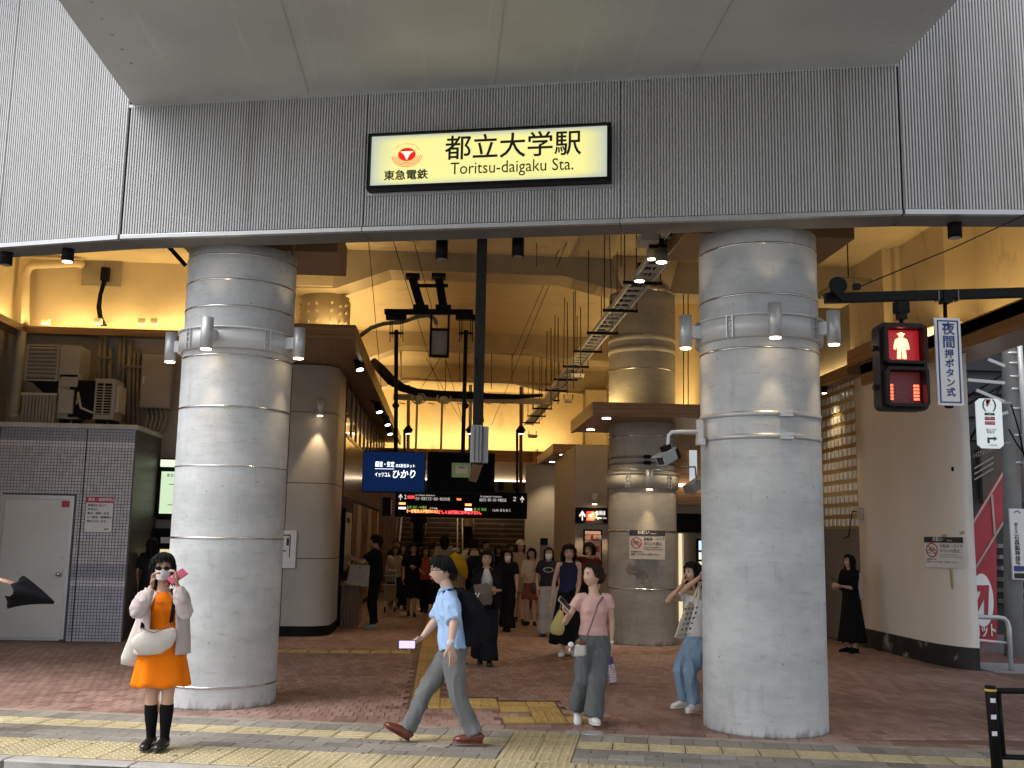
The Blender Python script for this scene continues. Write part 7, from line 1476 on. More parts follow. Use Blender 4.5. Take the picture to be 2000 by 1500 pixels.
for i in range(m_+1):
    t = i/m_; z = lerp(op_.neck.z-.015, .74, t); rx = (lerp(.07,.185,cl01(t*4.5)) if t < .22 else lerp(.185,.215,t)); ry = rx*.72; cc_ = lerp(op_.neck, op_.pel, t*1.35) if t*1.35 < 1 else op_.pel
    for j in range(n_+1):
        opn = .62-.12*cl01(t*3); a = lerp(-pi/2+opn, 3*pi/2-opn, j/n_); rip = 1+.04*sin(a*7)*t+.02*sin(a*13+2)
        vs.append(V((cc_.x,cc_.y,z))+op_.sh*cos(a)*rx*rip - op_.f*-sin(a)*-ry*-1*rip*1.0 if False else V((cc_.x,cc_.y,z))+op_.sh*cos(a)*rx*rip-op_.f*sin(a)*ry*rip)
q.add(vs, [(i*(n_+1)+j, i*(n_+1)+j+1, (i+1)*(n_+1)+j+1, (i+1)*(n_+1)+j) for i in range(m_) for j in range(n_)], True); o = op_.part('cardigan', q, m_card); sd_ = o.modifiers.new('thick','SOLIDIFY'); sd_.thickness = .008
text('H2', .06, op_.at(.72)+op_.f*.118-op_.sh*.05, op_.sh, UP, mat('brown_print', (.18,.05,.02), .7), op_.root, name='chest_print')
q = MB(); q.tube([op_.HT(.05,-.02,-.10), op_.HT(.045,-.07,-.13), op_.HT(.03,-.08,-.15)], .008, 8); op_.part('pink_scarf', q, cloth('pink', (.5,.12,.16)))
phone('pink phone held beside the sunglasses by the woman in orange', op_.W[1]+V((-.012,.04,.055)), (.62,.45,.5), (-.3,-.9,.2), mat('pink_case', (.36,.02,.085), .4), mat('pink_case', (.36,.02,.085)))
bt_ = o_(303,1224,-.19); cr = thing('crossbody_bag', 'cream half-moon bag slung across the orange dress', 'handbag', bt_)
q = MB(); c1 = o_(302,1249,-.17); dr_ = (op_.sh*1.0+V((0,0,-.12))).normalized()
q.loft([c1+op_.sh*x+V((0,0,zc_)) for x,zc_ in ((-.145,.03),(-.13,.01),(-.09,-.012),(-.03,-.022),(.03,-.018),(.09,.01),(.125,.05),(.142,.085))], [(.03,.02),(.072,.035),(.094,.05),(.100,.056),(.097,.053),(.080,.045),(.052,.03),(.015,.012)], 18, xd=(0,0,1))
obj('body', q, cloth('cream_nylon', (.60,.56,.50), .04, .6), cr); q = MB(); q.tube([o_(274,1226,-.22), o_(300,1236,-.235), o_(322,1228,-.235), o_(336,1215,-.2)], .004, 6); obj('zip', q, mat('brown_zip', (.2,.1,.06), .5), cr)
strap('strap', [o_(334,1216,-.18), o_(338,1190,-.2), o_(340,1165,-.16), o_(336,1150,-.05)], .03, m_dark, cr, op_.sh); strap('strap', [o_(277,1228,-.17), o_(280,1212,-.13), o_(290,1190,-.10)], .03, m_dark, cr, op_.sh)
sackbag('cloth_tote', 'long cream cloth tote hanging at the side of the woman in orange', 'tote bag', o_(279,1196,-.04), .15, .42, .09, op_.sh, cloth('cream_cloth', (.58,.55,.49), .05), [[o_(280,1188,-.06), o_(281,1200,-.06)]], down=o_(259,1286)-o_(281,1190), prof=((0,.3,.5),(.15,.55,.7),(.5,.85,1),(.85,1.1,1.1),(1,1.05,.9)))
# ---------------------------------------------------------------- man in the blue shirt, striding left
Y0 = 8.88
mp0 = W(860,1462,Y0); mp0 = V((mp0.x, Y0, 0)); L_ = (-1,-.06,0)
bm = person('man in light blue shirt and grey trousers striding left with a phone held low', mp0, 1.69, L_, dict(male=True, skin='c', bres=.012, strands=300,
  pelvis=W(884,1268,Y0), neck=W(874,1152,Y0), head=W(862,1114,Y0), hf=(-1,-.10,-.10), hs=1.0, hup=(-.12,0,1),
  ankles={1:W(930,1437,Y0-.08), -1:W(794,1428,Y0+.08)}, toes={1:(-1,0,.02), -1:(-1,0,.55)}, kpole={1:(-1,0,.1), -1:(-1,0,.2)}, bend={1:.003,-1:.003}, sarm=(1,-1),
  wrists={1:W(880,1260,Y0-.44), -1:W(824,1246,Y0+.10)}, epole={1:(1,-.2,0), -1:(1,.2,-.6)}, hdir={1:(.22,-.05,-1), -1:(-.75,-.25,-.35)}, hnrm={1:(-.6,.8,0), -1:(.1,-.6,-.8)}, curl={1:.3, -1:.45}, hside={1:-1,-1:1},
  upper=('shirt', cloth('sky_blue', (.36,.52,.78), .05), dict(sleeve=1.0, sr=1.12, bottom=.02, collar=1, fit=1.05, wr=.018, ws=10)), lower=('trousers', cloth('mid_grey', (.155,.16,.165), .07), dict(w=1.02, hem=.057, waist=.12, wr=.016, len=.95)),
  shoes=('shoe', mat('brown_leather', (.12,.030,.018), .25, var=.25)), hair=(dict(back=-.085, side=-.005, front=.030, open=62, ragged=.010, vol=1.01, mess=1.6), m_hair), glasses=1))
q = MB(); q.loft([bm.at(.0)+bm.up*.0, bm.at(.03)], [(.155,.112),(.153,.110)], 24, xd=bm.sh); bm.part('belt', q, m_dark)
q = MB(); d_ = (bm.W[1]-bm.E[1]).normalized(); q.cyl(bm.W[1]-d_*.035, bm.W[1]-d_*.012, .029, 16); q.ell(bm.W[1]-d_*.024+V((-.012,-.03,0)), (.021,.006,.021)); bm.part('wristwatch', q, mat('white_watch', (.72,.72,.72), .3))
q = MB(); q.ell(bm.HT(.082,.0,-.008), (.006,.006,.006)); q.tube([bm.HT(.082,0,-.008), bm.HT(.083,-.008,-.022)], .003, 6); bm.part('earphone', q, m_signw)
for s_ in (1,-1):
    q = MB(); p0_ = bm.A[s_]
phone('lit phone held low and sideways by the striding man', W(795,1259,Y0-.02), (-1,-.05,.0), (0,-1,.25), m_dark, lit('pale_lilac_screen', (.60,.52,.70), .3))
bk_ = thing('backpack', 'large black backpack on the striding man', 'backpack', W(925,1200,Y0)); q = MB()
bpp = [(896,1148),(906,1160),(918,1185),(926,1215),(928,1240),(920,1258),(912,1262)]
q.loft([W(x,y,Y0) for x,y in bpp], [(.04,.07),(.085,.11),(.115,.13),(.125,.135),(.12,.135),(.10,.12),(.05,.06)], 18, xd=(1,0,.1), fr=(.1,0,-1)); vs_, fs_, tmp = remesh(q, .016, 2, .008, 1.0, 9); bpy.data.meshes.remove(tmp); q = MB(); q.add(vs_, fs_, True); m_pack = cloth('black_pack', (.007,.0075,.01), .2, .8)
obj('body', q, m_pack, bk_); strap('strap', [W(892,1150,Y0-.10), W(880,1150,Y0-.17), W(868,1156,Y0-.19), W(866,1170,Y0-.20), W(874,1190,Y0-.20), W(890,1212,Y0-.17)], .05, m_pack, bk_, (1,0,0)); strap('strap', [W(900,1152,Y0+.10), W(885,1148,Y0+.15), W(872,1156,Y0+.17)], .05, m_pack, bk_, (1,0,0)); strap('strap', [W(894,1215,Y0-.12), W(878,1226,Y0-.16), W(890,1240,Y0-.14)], .02, m_pack, bk_, (1,0,0))
# ---------------------------------------------------------------- woman in the pink tee
Y0 = 9.85
def p_(px, py, dy=0): return W(px, py, Y0+dy)
b0 = p_(1146,1414); b0 = V((b0.x, Y0, 0))
pk = person('woman in pale pink tee and wide grey trousers looking aside with phone in hand', b0, 1.57, (.05,-1,0), dict(bres=.012, strands=260, skin='c',
  pelvis=p_(1158,1252), neck=p_(1160,1160), head=p_(1156,1124,-.02), sarm=(1,), hf=(-.85,-.52,-.05), hs=1.0,
  ankles={-1:p_(1128,1384,.12), 1:p_(1158,1402,-.12)}, toes={-1:(-.05,-.75,-.65), 1:(.12,-1,.08)},
  wrists={-1:p_(1111,1200,-.22), 1:p_(1194,1256,.0)}, epole={-1:(-.55,.2,-1), 1:(.4,.5,0)}, hdir={-1:(-.55,-.2,.55), 1:(0,0,-1)}, hnrm={-1:(.4,-.3,.6), 1:(-1,.1,0)}, curl={-1:.75, 1:.9}, hside={-1:1, 1:1},
  upper=('tee_shirt', cloth('dusty_pink', (.60,.37,.34), .04), dict(sleeve=.42, bottom=.12, fit=1.0, wr=.003, sr=.95)), lower=('trousers', cloth('slate_grey', (.115,.125,.130), .08), dict(w=1.26, hem=.066, waist=.16, wr=.016, len=.97)),
  shoes=('sneaker', mat('white_sneaker', (.66,.65,.64), .5, var=.04), .07), hair=('up', m_hairb)))
q = MB(); q.ell(pk.HT(0,.10,-.01), (.062,.05,.072), 14, 10); q.ell(pk.HT(.0,.07,.04), (.07,.06,.06), 14, 10); hb_ = pk.part('hair_bun', q, m_hairb)
for k in range(5): q = MB(); q.tube([pk.HT(-.02+.01*k,.13,.05), pk.HT(-.02+.01*k,.17,.0), pk.HT(-.02+.01*k,.14,-.05)], .005, 6); obj('hair_clip', q, m_dark, hb_)
q = MB(); q.loft([pk.at(.125), pk.at(.16), pk.at(.30)], [(.138,.100),(.136,.098),(.13,.095)], 24, xd=pk.sh); pk.part('tee_hem', q, cloth('dusty_pink', (.60,.37,.34)))
q = MB(); d_ = V((0,0,-1)); q.cyl(pk.W[1]+V((0,0,.02)), pk.W[1]+V((0,0,-.002)), .025, 14); q.ell(pk.W[1]+V((.0,-.025,.01)), (.016,.006,.016)); pk.part('wristwatch', q, mat('white_watch', (.72,.72,.72)))
phone('silver phone in the raised hand of the woman in the pink tee', p_(1103,1179,-.27), (-.75,-.1,.72), (.55,-.55,.55), mat('silver_phone', (.5,.5,.52), .3, .4), m_glassd)
mb_ = thing('crossbody_bag', 'small boxy white bag with a brown strap at the hip of the pink tee woman', 'handbag', p_(1134,1268,-.2)); q = MB(); c1 = p_(1134,1269,-.19); q.loft([c1+V((0,0,z)) for z in (-.055,-.05,0,.045,.055)], [(.085,.04),(.092,.048),(.094,.05),(.085,.045),(.06,.02)], 4, xd=(1,1,0), smooth=False); vs_, fs_, tmp = remesh(q, .010, 2, .004, 2.0, 14); bpy.data.meshes.remove(tmp); q = MB(); q.add(vs_, fs_, True)
obj('body', q, mat('white_leather', (.62,.60,.57), .4, var=.04), mb_); q = MB(); q.ell(c1+V((.0,-.01,.06)), (.055,.035,.022)); obj('brown_pouch', q, mat('brown_fabric', (.14,.05,.03), .7), mb_); q = MB(); q.ell(c1+V((-.095,-.04,.05)), (.028,.02,.025)); q.ell(c1+V((-.105,-.03,.0)), (.012,.012,.02)); obj('plush_charm', q, m_signw, mb_)
strap('strap', [p_(1142,1258,-.20), p_(1150,1232,-.19), p_(1160,1205,-.18), p_(1168,1180,-.13), p_(1178,1166,-.05)], .016, mat('taupe_strap', (.17,.11,.09), .6), mb_, (1,0,0)); q = MB(); q.tube([c1+V((.04*cos(a)-.02,0,.05+.06*sin(a))) for a in [i*pi/8 for i in range(9)]], .004, 6); obj('top_handle', q, m_dark, mb_)
gb_ = thing('patterned_bag', 'purple-topped small bag with dotted pink pattern carried by the pink tee woman', 'bag', p_(1196,1282)); t0, b1_ = p_(1192,1282,-.02), p_(1198,1335,-.02)
def bagmat(name, base_, dot, sc):
    m = mat(name, base_, .6); n = m.node_tree; v = n.nodes.new('ShaderNodeTexVoronoi'); v.inputs['Scale'].default_value = sc; v.inputs['Randomness'].default_value = .35; tc = n.nodes.new('ShaderNodeTexCoord'); n.links.new(tc.outputs['Object'], v.inputs['Vector'])
    r = n.nodes.new('ShaderNodeValToRGB'); r.color_ramp.interpolation = 'CONSTANT'; r.color_ramp.elements[0].color = (*dot,1); r.color_ramp.elements[1].position = .34; r.color_ramp.elements[1].color = (*base_,1); n.links.new(v.outputs['Distance'], r.inputs[0]); n.links.new(r.outputs[0], n.nodes['Principled BSDF'].inputs['Base Color']); return m
q = MB(); q.loft([t0+(b1_-t0)*a for a in (.28,.6,1)], [(.047,.02),(.06,.035),(.066,.04)], 4, xd=(1,1,0), smooth=False); obj('body', q, bagmat('dotted_cloth', (.52,.42,.46), (.10,.05,.12), 42), gb_)
q = MB(); q.loft([t0+(b1_-t0)*a for a in (.02,.28)], [(.032,.012),(.047,.02)], 4, xd=(1,1,0), smooth=False); obj('purple_top', q, mat('purple_cloth', (.06,.03,.20), .6), gb_); q = MB(); q.loft([t0+(b1_-t0)*a for a in (.94,1.01)], [(.066,.04),(.067,.041)], 4, xd=(1,1,0), smooth=False); obj('maroon_base', q, mat('maroon_cloth', (.14,.03,.05), .6), gb_)
# ---------------------------------------------------------------- woman with the printed tote by the column
Y0 = 10.5
def t_(px, py, dy=0): return W(px, py, Y0+dy)
b0 = V((t_(1353,1395).x, Y0, 0))
tw = person('woman in white tee and blue jeans by the column with one arm across her face', b0, 1.57, (-.9,-.6,0), dict(bres=.012, strands=260, skin='a',
  pelvis=t_(1364,1248), neck=t_(1362,1152), head=t_(1353,1120,-.02), hf=(-.93,-.45,-.05),
  ankles={1:t_(1356,1376,-.10), -1:t_(1340,1370,.08)}, toes={1:(-.6,-.8,-.05), -1:(-1,-.3,-.05)}, kpole={1:(-1,-.4,0), -1:(-1,-.3,0)}, bend={1:.006,-1:.012}, hs=1.0,
  wrists={1:t_(1366,1128,-.24), -1:t_(1333,1142,-.05)}, epole={1:(-1,-.25,.45), -1:(-.9,.3,-1)}, hdir={1:(.9,.2,.25), -1:(.2,.1,1)}, hnrm={1:(0,1,.2), -1:(1,0,0)}, curl={1:.5, -1:.6},
  upper=('tee_shirt', cloth('white_tee', (.60,.60,.60), .04), dict(sleeve=.42, bottom=.05, fit=1.08, wr=.009)), lower=('trousers', cloth('blue_jeans', (.20,.30,.42), .18, .8), dict(w=1.10, hem=.060, waist=.2, wr=.018)),
  shoes=('sneaker', mat('white_sneaker', (.66,.65,.64)), .07), hair=('mid', m_hair)))
bt = thing('printed_tote', 'cream tote bag with grey printed figures on the shoulder of the woman in jeans', 'tote bag', t_(1343,1205,-.28)); dn = (t_(1328,1250,-.3)-t_(1352,1180,-.3)); q = MB(); tp = t_(1351,1176,-.30); wdx = V((1,.1,.12)).normalized()
q.loft([tp+dn*a for a in (0,.05,.5,.95,1.04)], [(.085,.02),(.09,.035),(.11,.05),(.125,.05),(.115,.03)], 4, xd=(wdx+V((0,1,0))).normalized(), smooth=False); m_tote = cloth('tote_canvas', (.58,.53,.45), .05)
vs_, fs_, tmp = remesh(q, .012, 3, .006, 1.4, 10); bpy.data.meshes.remove(tmp); q = MB(); q.add(vs_, fs_, True); obj('body', q, m_tote, bt)
for dx in (0,.06): strap('handle', [tp+wdx*(.0+dx)+V((0,-.01,-.01)), t_(1362+dx*60,1150,-.2), t_(1366+dx*60,1136,-.12)], .022, m_tote, bt, wdx)
fw_ = V((0,-1,0)); rnd = random.Random(5); dnn = dn.normalized(); q = MB()
for i in range(5):
    for j in range(4):
        c1 = tp+dn*(.16+.145*i)+wdx*(-.062+.041*j)+V((0,-.062,0)); q.prism([c1+wdx*cos(a)*rnd.uniform(.006,.017)+dnn*sin(a)*rnd.uniform(.008,.02) for a in [k*pi/4 for k in range(8)]], (0,-.002,0))
obj('printed_figures', q, mat('grey_print', (.12,.10,.10), .8), bt, kind='stuff')
text('TOKYO HOME', .03, tp+dn*.93-wdx*.08+V((0,-.068,0)), wdx, -dnn, mat('grey_print', (.12,.10,.10)), bt, width=.15)
# ---------------------------------------------------------------- partly seen person with the umbrella at the left edge
Y0 = 9.3
def u_(px, py, dy=0): return W(px, py, Y0+dy)
b0 = V((u_(-100,1440).x, Y0, 0))
uw = person('person in brown top at the left picture edge holding out a furled umbrella', b0, 1.6, (1,-.15,0), dict(skin='b', pelvis=u_(-95,1240), neck=u_(-85,1112), wrists={1:u_(2,1133,-.12), -1:u_(-100,1210,.1)}, epole={1:(-.3,-.3,-1)}, hdir={1:(1,0,-.25)}, hnrm={1:(0,.2,-1)}, curl={1:.4},
  upper=('blouse', cloth('brown_top', (.16,.12,.09)), dict(sleeve=1.2)), lower=('trousers', cloth('olive', (.16,.16,.10)), dict(w=1.1))))
um = thing('folded_umbrella', 'black half-closed umbrella held out in front of the steel door', 'umbrella', u_(30,1145,-.12)); tip = u_(106,1178,-.12); tpp = u_(20,1140,-.12); axd = (tip-tpp).normalized(); n1 = axd.cross(V((0,1,0))).normalized(); n2 = V((0,1,0)); q = MB(); vs = []; nf = 32; m_ = 10
for i in range(m_+1):
    t = i/m_
    for j in range(nf):
        a = 2*pi*j/nf; r = lerp(.004,.115,t**.8)*(1+.30*t*cos(a*4))*(1+.0*t); ln = lerp(0,(tip-tpp).length*.96,t)*(1-.10*t*(.5+.5*cos(a*4))+.05*t*sin(a*5)); vs.append(tip-axd*ln+(n1*cos(a)-V((0,0,0)))*r*1.0+n2*sin(a)*r*.7 - V((0,0,1))*.05*t*t)
q.add(vs, [(i*nf+j, (i+1)*nf+j, (i+1)*nf+(j+1)%nf, i*nf+(j+1)%nf) for i in range(m_) for j in range(nf)], True); o = obj('canopy', q, cloth('umbrella_black', (.004,.004,.006), .2, .8), um); sd_ = o.modifiers.new('thick','SOLIDIFY'); sd_.thickness = .003
q = MB(); q.cyl(tip+axd*.02, tpp-axd*.02, .006, 8); obj('shaft', q, m_silver, um)
# ---------------------------------------------------------------- the crowd inside
def bgp(label, px, pyf, head_top, fwd, Y=None, **sp):
    """a passer-by whose feet show at (px, pyf) and whose head top shows at head_top"""
    gp = G(px, pyf) if Y is None else V((W(px, 1000, Y).x, Y, 0)); H = W(px, head_top, gp.y).z; H = max(1.45, min(1.82, H)); sp.setdefault('res', .02); sp.setdefault('hs', 1.0)
    f = V((fwd[0], fwd[1], 0)).normalized(); lf = V((-f.y, f.x, 0)); k = H/1.62; st_ = sp.pop('stride', 0.0)
    if st_ and 'ankles' not in sp:
        z0 = .052*k; sp['ankles'] = {1: gp+f*st_+lf*.05+V((0,0,z0)), -1: gp-f*st_-lf*.05+V((0,0,z0+.03))}; sp['toes'] = {1: f+V((0,0,.1)), -1: f+V((0,0,-.5))}; sp.setdefault('pelvis', gp+V((0,0,.515*H)))
    fore = sp.pop('fore', None)
    if fore:
        sp['wrists'] = {}; pel = sp.get('pelvis', gp+V((0,0,.525*H))); 
        for s_, (a, b_, c_) in fore.items(): sp['wrists'][s_] = pel+f*a*k+lf*s_*b_*k+V((0,0,c_*k))
    return person(label, gp, H, (f.x, f.y, 0), sp)
BK = cloth('black_cloth', (.006,.006,.007), .25); CG = cloth('charcoal', (.02,.02,.024), .2)
bb_ = bgp('man all in black standing in profile holding a big pale bag', 730, 1226, 1040, (-1,.05,0), male=True, skin='b', upper=('tee_shirt', BK, dict(sleeve=.75, bottom=-.12, fit=1.2, sr=1.25)), lower=('trousers', BK, dict(w=1.12)), hair=(dict(back=-.08, side=-.02, front=.045, open=52, ragged=.01, vol=1.12, mess=2), m_hair), fore={1:(.42,.10,.32), -1:(.42,.05,.34)}, curl={1:.8,-1:.8}, shoes=('sneaker', mat('grey_shoe', (.22,.25,.22), .6)))
c1 = W(703,1101,19.4); sb_ = thing('shopping_bag', 'large square pale grey shopping bag held by the man in black', 'shopping bag', c1); a, b_ = W(676,1146,19.4), W(723,1102,19.4); q = MB(); q.add([(a.x,19.38,a.z+.05),(b_.x-.02,19.38,a.z),(b_.x,19.38,b_.z-.02),(a.x+.06,19.38,b_.z),(a.x+.02,19.5,a.z+.05),(b_.x,19.5,a.z),(b_.x,19.5,b_.z-.02),(a.x+.07,19.5,b_.z)], [(0,1,2,3),(4,7,6,5),(0,4,5,1),(1,5,6,2),(3,2,6,7),(0,3,7,4)]); obj('body', q, cloth('bag_paper', (.33,.33,.28), .08, .7), sb_, bevel=.008)
q = MB(); q.box((W(701,1109,19.37).x,19.365,W(701,1112,19.37).z),(W(705,1109,19.37).x,19.379,W(705,1106,19.37).z)); obj('small_print', q, m_greyp, sb_); strap('handle', [W(695,1102,19.4), W(700,1092,19.4), W(712,1090,19.4), W(716,1102,19.4)], .012, m_dark, sb_)
bgp('woman in long black dress walking out of the crowd', 803, 1203, 1056, (.1,-1,0), skin='b', stride=.15, upper=('dress_top', BK, dict(sleeve=.8, sr=1.3, fit=1.12)), lower=('skirt', BK, dict(bottom=.38, rb=.24, name='dress_skirt')), hair=('curly', m_hair), fore={1:(.15,.02,.22)}, shoes=('sandal', mat('dark_sandal', (.03,.02,.015), .5)))
bgp('person in burnt orange top and black trousers beside the black dress', 828, 1196, 1063, (-.05,-1,0), skin='b', stride=.12, upper=('vest', cloth('burnt_orange', (.42,.09,.03)), dict(sleeve=0, bottom=-.12, fit=1.1)), lower=('trousers', BK), hair=('mid', m_hair), fore={-1:(.2,.05,.12)})
wl_ = bgp('woman in cream top with a hanging lattice bag at the left of the crowd', 768, 1190, 1063, (.15,-1,0), skin='b', upper=('tee_shirt', cloth('cream_top', (.42,.39,.33)), dict(sleeve=1.1, bottom=-.1, fit=1.15)), lower=('skirt', CG, dict(bottom=.25, rb=.20, ruffle=.5)), hair=('mid', m_hair), fore={-1:(.15,.1,.1)}, shoes=('sneaker', mat('grey_shoe', (.22,.25,.22))))
cart = thing('shopping_trolley_bag', 'pale wheeled trolley bag stacked with boxes at the left of the crowd', 'trolley bag', G(762,1196)); gx = G(762,1196); q = MB(); q.box((gx.x-.16,gx.y-.12,.25),(gx.x+.12,gx.y+.1,.62)); obj('lower_box', q, cloth('tan_box', (.28,.23,.16)), cart, bevel=.02); q = MB(); q.box((gx.x-.14,gx.y-.12,.66),(gx.x+.10,gx.y+.1,.92)); obj('upper_box', q, cloth('grey_box', (.25,.24,.22)), cart, bevel=.02)
q = MB(); q.tube([(gx.x-.3,gx.y-.1,.78),(gx.x-.1,gx.y-.14,.8),(gx.x+.15,gx.y-.1,.8)], .015, 6); q.tube([(gx.x-.3,gx.y-.1,.62),(gx.x+.1,gx.y-.14,.6)], .012, 6); obj('bars', q, m_silver, cart)
for dx in (-.12,.1): q = MB(); q.cyl((gx.x+dx-.015,gx.y,.06),(gx.x+dx+.015,gx.y,.06),.06,14); obj('wheel', q, m_dark, cart)
q = MB(); q.bar((gx.x-.12,gx.y,.06),(gx.x-.12,gx.y+.02,1.0),.02,.02); q.bar((gx.x+.1,gx.y,.06),(gx.x+.1,gx.y+.02,1.0),.02,.02); obj('frame', q, m_silver, cart)
yb = bgp('person in tan clothes seen from behind with a yellow jacket on the back', 893, 1215, 1066, (.1,1,0), skin='b', Y=21, upper=('blouse', cloth('tan_blouse', (.30,.21,.12)), dict(sleeve=1.2, bottom=-.25, fit=1.35)), lower=('trousers', cloth('mustard', (.42,.30,.03)), dict(w=1.3)), hair=('short', m_hairb), cap=cloth('beige_cap', (.38,.32,.24)))
q = MB(); q.loft([W(884,1083,20.8),W(892,1092,20.75),W(902,1105,20.72),W(908,1120,20.75),W(910,1130,20.8)], [(.08,.05),(.13,.06),(.12,.06),(.08,.05),(.03,.03)], 12, xd=(1,0,0)); tag(obj('yellow_jacket', q, cloth('yellow', (.52,.35,.02))), 'bright yellow jacket slung on the back of the person in tan', 'jacket')
cs_ = bgp('person in cream shirt seen from behind wearing a black rucksack', 928, 1208, 1046, (0,1,0), Y=21.5, male=True, skin='b', upper=('shirt', cloth('cream_shirt', (.50,.42,.28)), dict(sleeve=.9, sr=1.3, bottom=-.1, fit=1.15)), lower=('trousers', BK), hair=('short', m_hair))
rk = thing('rucksack', 'black rucksack on the back of the person in the cream shirt', 'rucksack', W(925,1110,21.2)); q = MB(); q.loft([W(926,1085,21.25),W(926,1095,21.2),W(925,1120,21.15),W(925,1140,21.2)], [(.10,.07),(.16,.11),(.17,.13),(.13,.09)], 14, xd=(1,0,0), fr=(0,0,-1)); obj('body', q, m_pack, rk); strap('strap', [W(918,1073,21.4),W(915,1085,21.28)], .05, m_pack, rk, (1,0,0)); strap('strap', [W(936,1073,21.4),W(938,1085,21.28)], .05, m_pack, rk, (1,0,0))
jw = bgp('woman in black jacket over white tee with a grey garment over her arm', 952, 1290, 1066, (.05,-1,0), Y=14.2, skin='b', stride=.16, upper=('tee_shirt', m_tw_ if False else cloth('white_tee2', (.5,.48,.46)), dict(sleeve=0, bottom=-.1)), lower=('trousers', cloth('black_wide', (.008,.009,.013), .2), dict(w=1.55, hem=.075, waist=.2)), hair=('bob', m_hair), fore={1:(.20,.12,.18), -1:(.24,-.02,.20)}, curl={1:.7,-1:.7}, shoes=('pump', mat('black_pump', (.012,.012,.012), .25)))
q = MB(); n_, m_ = 40, 14; vs = []
for i in range(m_+1):
    t = i/m_; z = lerp(jw.neck.z-.01, jw.pel.z-.06, t); rx = lerp(.07,.185,cl01(t*4)) if t < .25 else lerp(.185,.21,t); cc_ = lerp(jw.neck, jw.pel, min(1,t*1.2))
    for j in range(n_+1): a = lerp(-pi/2+.42, 3*pi/2-.42, j/n_); vs.append(V((cc_.x,cc_.y,z))+jw.sh*cos(a)*rx-jw.f*sin(a)*rx*.75)
q.add(vs, [(i*(n_+1)+j, i*(n_+1)+j+1, (i+1)*(n_+1)+j+1, (i+1)*(n_+1)+j) for i in range(m_) for j in range(n_)], True); o = jw.part('open_jacket', q, BK); sd_ = o.modifiers.new('thick','SOLIDIFY'); sd_.thickness = .008
q = MB()
for s_ in (1,-1): q.loft([jw.S[s_]-jw.sh*s_*.06, jw.S[s_], lerp(jw.S[s_],jw.E[s_],.5), lerp(jw.S[s_],jw.E[s_],.95)], [.06,.062,.06,.06], 12)
jw.part('jacket_sleeves', q, BK)
gm = thing('folded_garment', 'grey-brown garment draped over the arm of the woman in the black jacket', 'garment', W(938,1150,13.95)); q = MB(); q.loft([W(940,1141,13.92),W(942,1160,13.88),W(944,1182,13.9)], [(.11,.05),(.14,.06),(.12,.05)], 14, xd=(1,0,0)); vs_, fs_, tmp = remesh(q, .016, 2, .012, 1.0, 12); bpy.data.meshes.remove(tmp); q = MB(); q.add(vs_, fs_, True); obj('cloth', q, cloth('taupe_garment', (.14,.115,.10)), gm)
hb2 = thing('shoulder_bag', 'black bag with white lettering marks carried beside the grey garment', 'bag', W(918,1165,13.9)); q = MB(); q.loft([W(922,1148,13.9),W(918,1158,13.88),W(916,1178,13.88),W(918,1186,13.9)], [(.03,.03),(.10,.06),(.13,.08),(.10,.05)], 12, xd=(1,0,0), fr=(0,0,-1)); obj('body', q, m_pack, hb2); q = MB()
for dx in (0,.05): q.bar(W(922+dx*120,1176,13.78), W(930+dx*120,1158,13.78), .018,.004, up=(0,1,0))
obj('white_marks', q, m_signw, hb2, kind='stuff')
bgp('woman in black with white face mask stretching one arm across', 990, 1232, 1067, (-.25,-1,0), skin='a', stride=.14, mask=1, upper=('blouse', BK, dict(sleeve=.7, sr=1.15)), lower=('trousers', BK, dict(w=1.45, hem=.085)), hair=('mid', m_hair), fore={-1:(.3,.15,.12), 1:(.1,.2,-.05)})
bgp('woman in beige dress and white cap walking out of the station', 1014, 1216, 1048, (.05,-1,0), skin='a', stride=.16, upper=('dress_top', cloth('beige_dress', (.36,.26,.17)), dict(sleeve=1.15, fit=1.05)), lower=('skirt', cloth('beige_dress', (.36,.26,.17)), dict(bottom=.62, rb=.25, name='dress_skirt')), hair=('long', m_hairb), cap=cloth('white_cap', (.62,.56,.44)), shoes=('pump', mat('black_pump', (.012,.012,.012))))
cw = bgp('woman in cream blouse raising a hand to her cheek beside the stair wall', 1040, 1205, 1066, (-.3,-1,0), skin='a', Y=20.5, upper=('blouse', cloth('cream_blouse', (.58,.46,.34)), dict(sleeve=1.05, sr=1.3, fit=1.15)), lower=('skirt', cloth('rust_skirt', (.20,.06,.035)), dict(bottom=.5, rb=.2)), hair=('mid', m_hair), fore={1:(.12,.08,.48), -1:(.25,.1,.12)}, epole={1:(.4,-.6,-1)}, curl={1:.6,-1:.8})
sackbag('handbag', 'dark brown handbag carried on the arm of the woman in the cream blouse', 'handbag', W(1047,1138,19.9), .22, .20, .10, (1,0,0), mat('brown_bag', (.06,.025,.02), .4), [[W(1042,1139,19.9),W(1047,1122,19.9),W(1053,1138,19.9)]])
gw = bgp('woman in black graphic tee, wide pale grey trousers and white mask', 1070, 1243, 1063, (-.12,-1,0), skin='a', mask=1, upper=('tee_shirt', CG, dict(sleeve=.7, sr=1.2, bottom=.05, fit=1.12)), lower=('trousers', cloth('pale_grey_wide', (.30,.285,.27), .06), dict(w=1.5, hem=.075, waist=.25, len=.95)), hair=('long', m_hair), shoes=('sandal', mat('black_pump', (.012,.012,.012))))
q = MB(); c1 = gw.at(.66)+gw.f*.135; 
for a0 in range(10): a = a0*2*pi/10; p1 = c1+gw.sh*cos(a)*.085+V((0,0,1))*sin(a)*.04; p2 = c1+gw.sh*cos(a+.5)*.085+V((0,0,1))*sin(a+.5)*.04; q.bar(p1, p2, .016,.004, up=gw.f)
gw.part('shirt_print', q, mat('print_grey', (.40,.37,.30), .7))
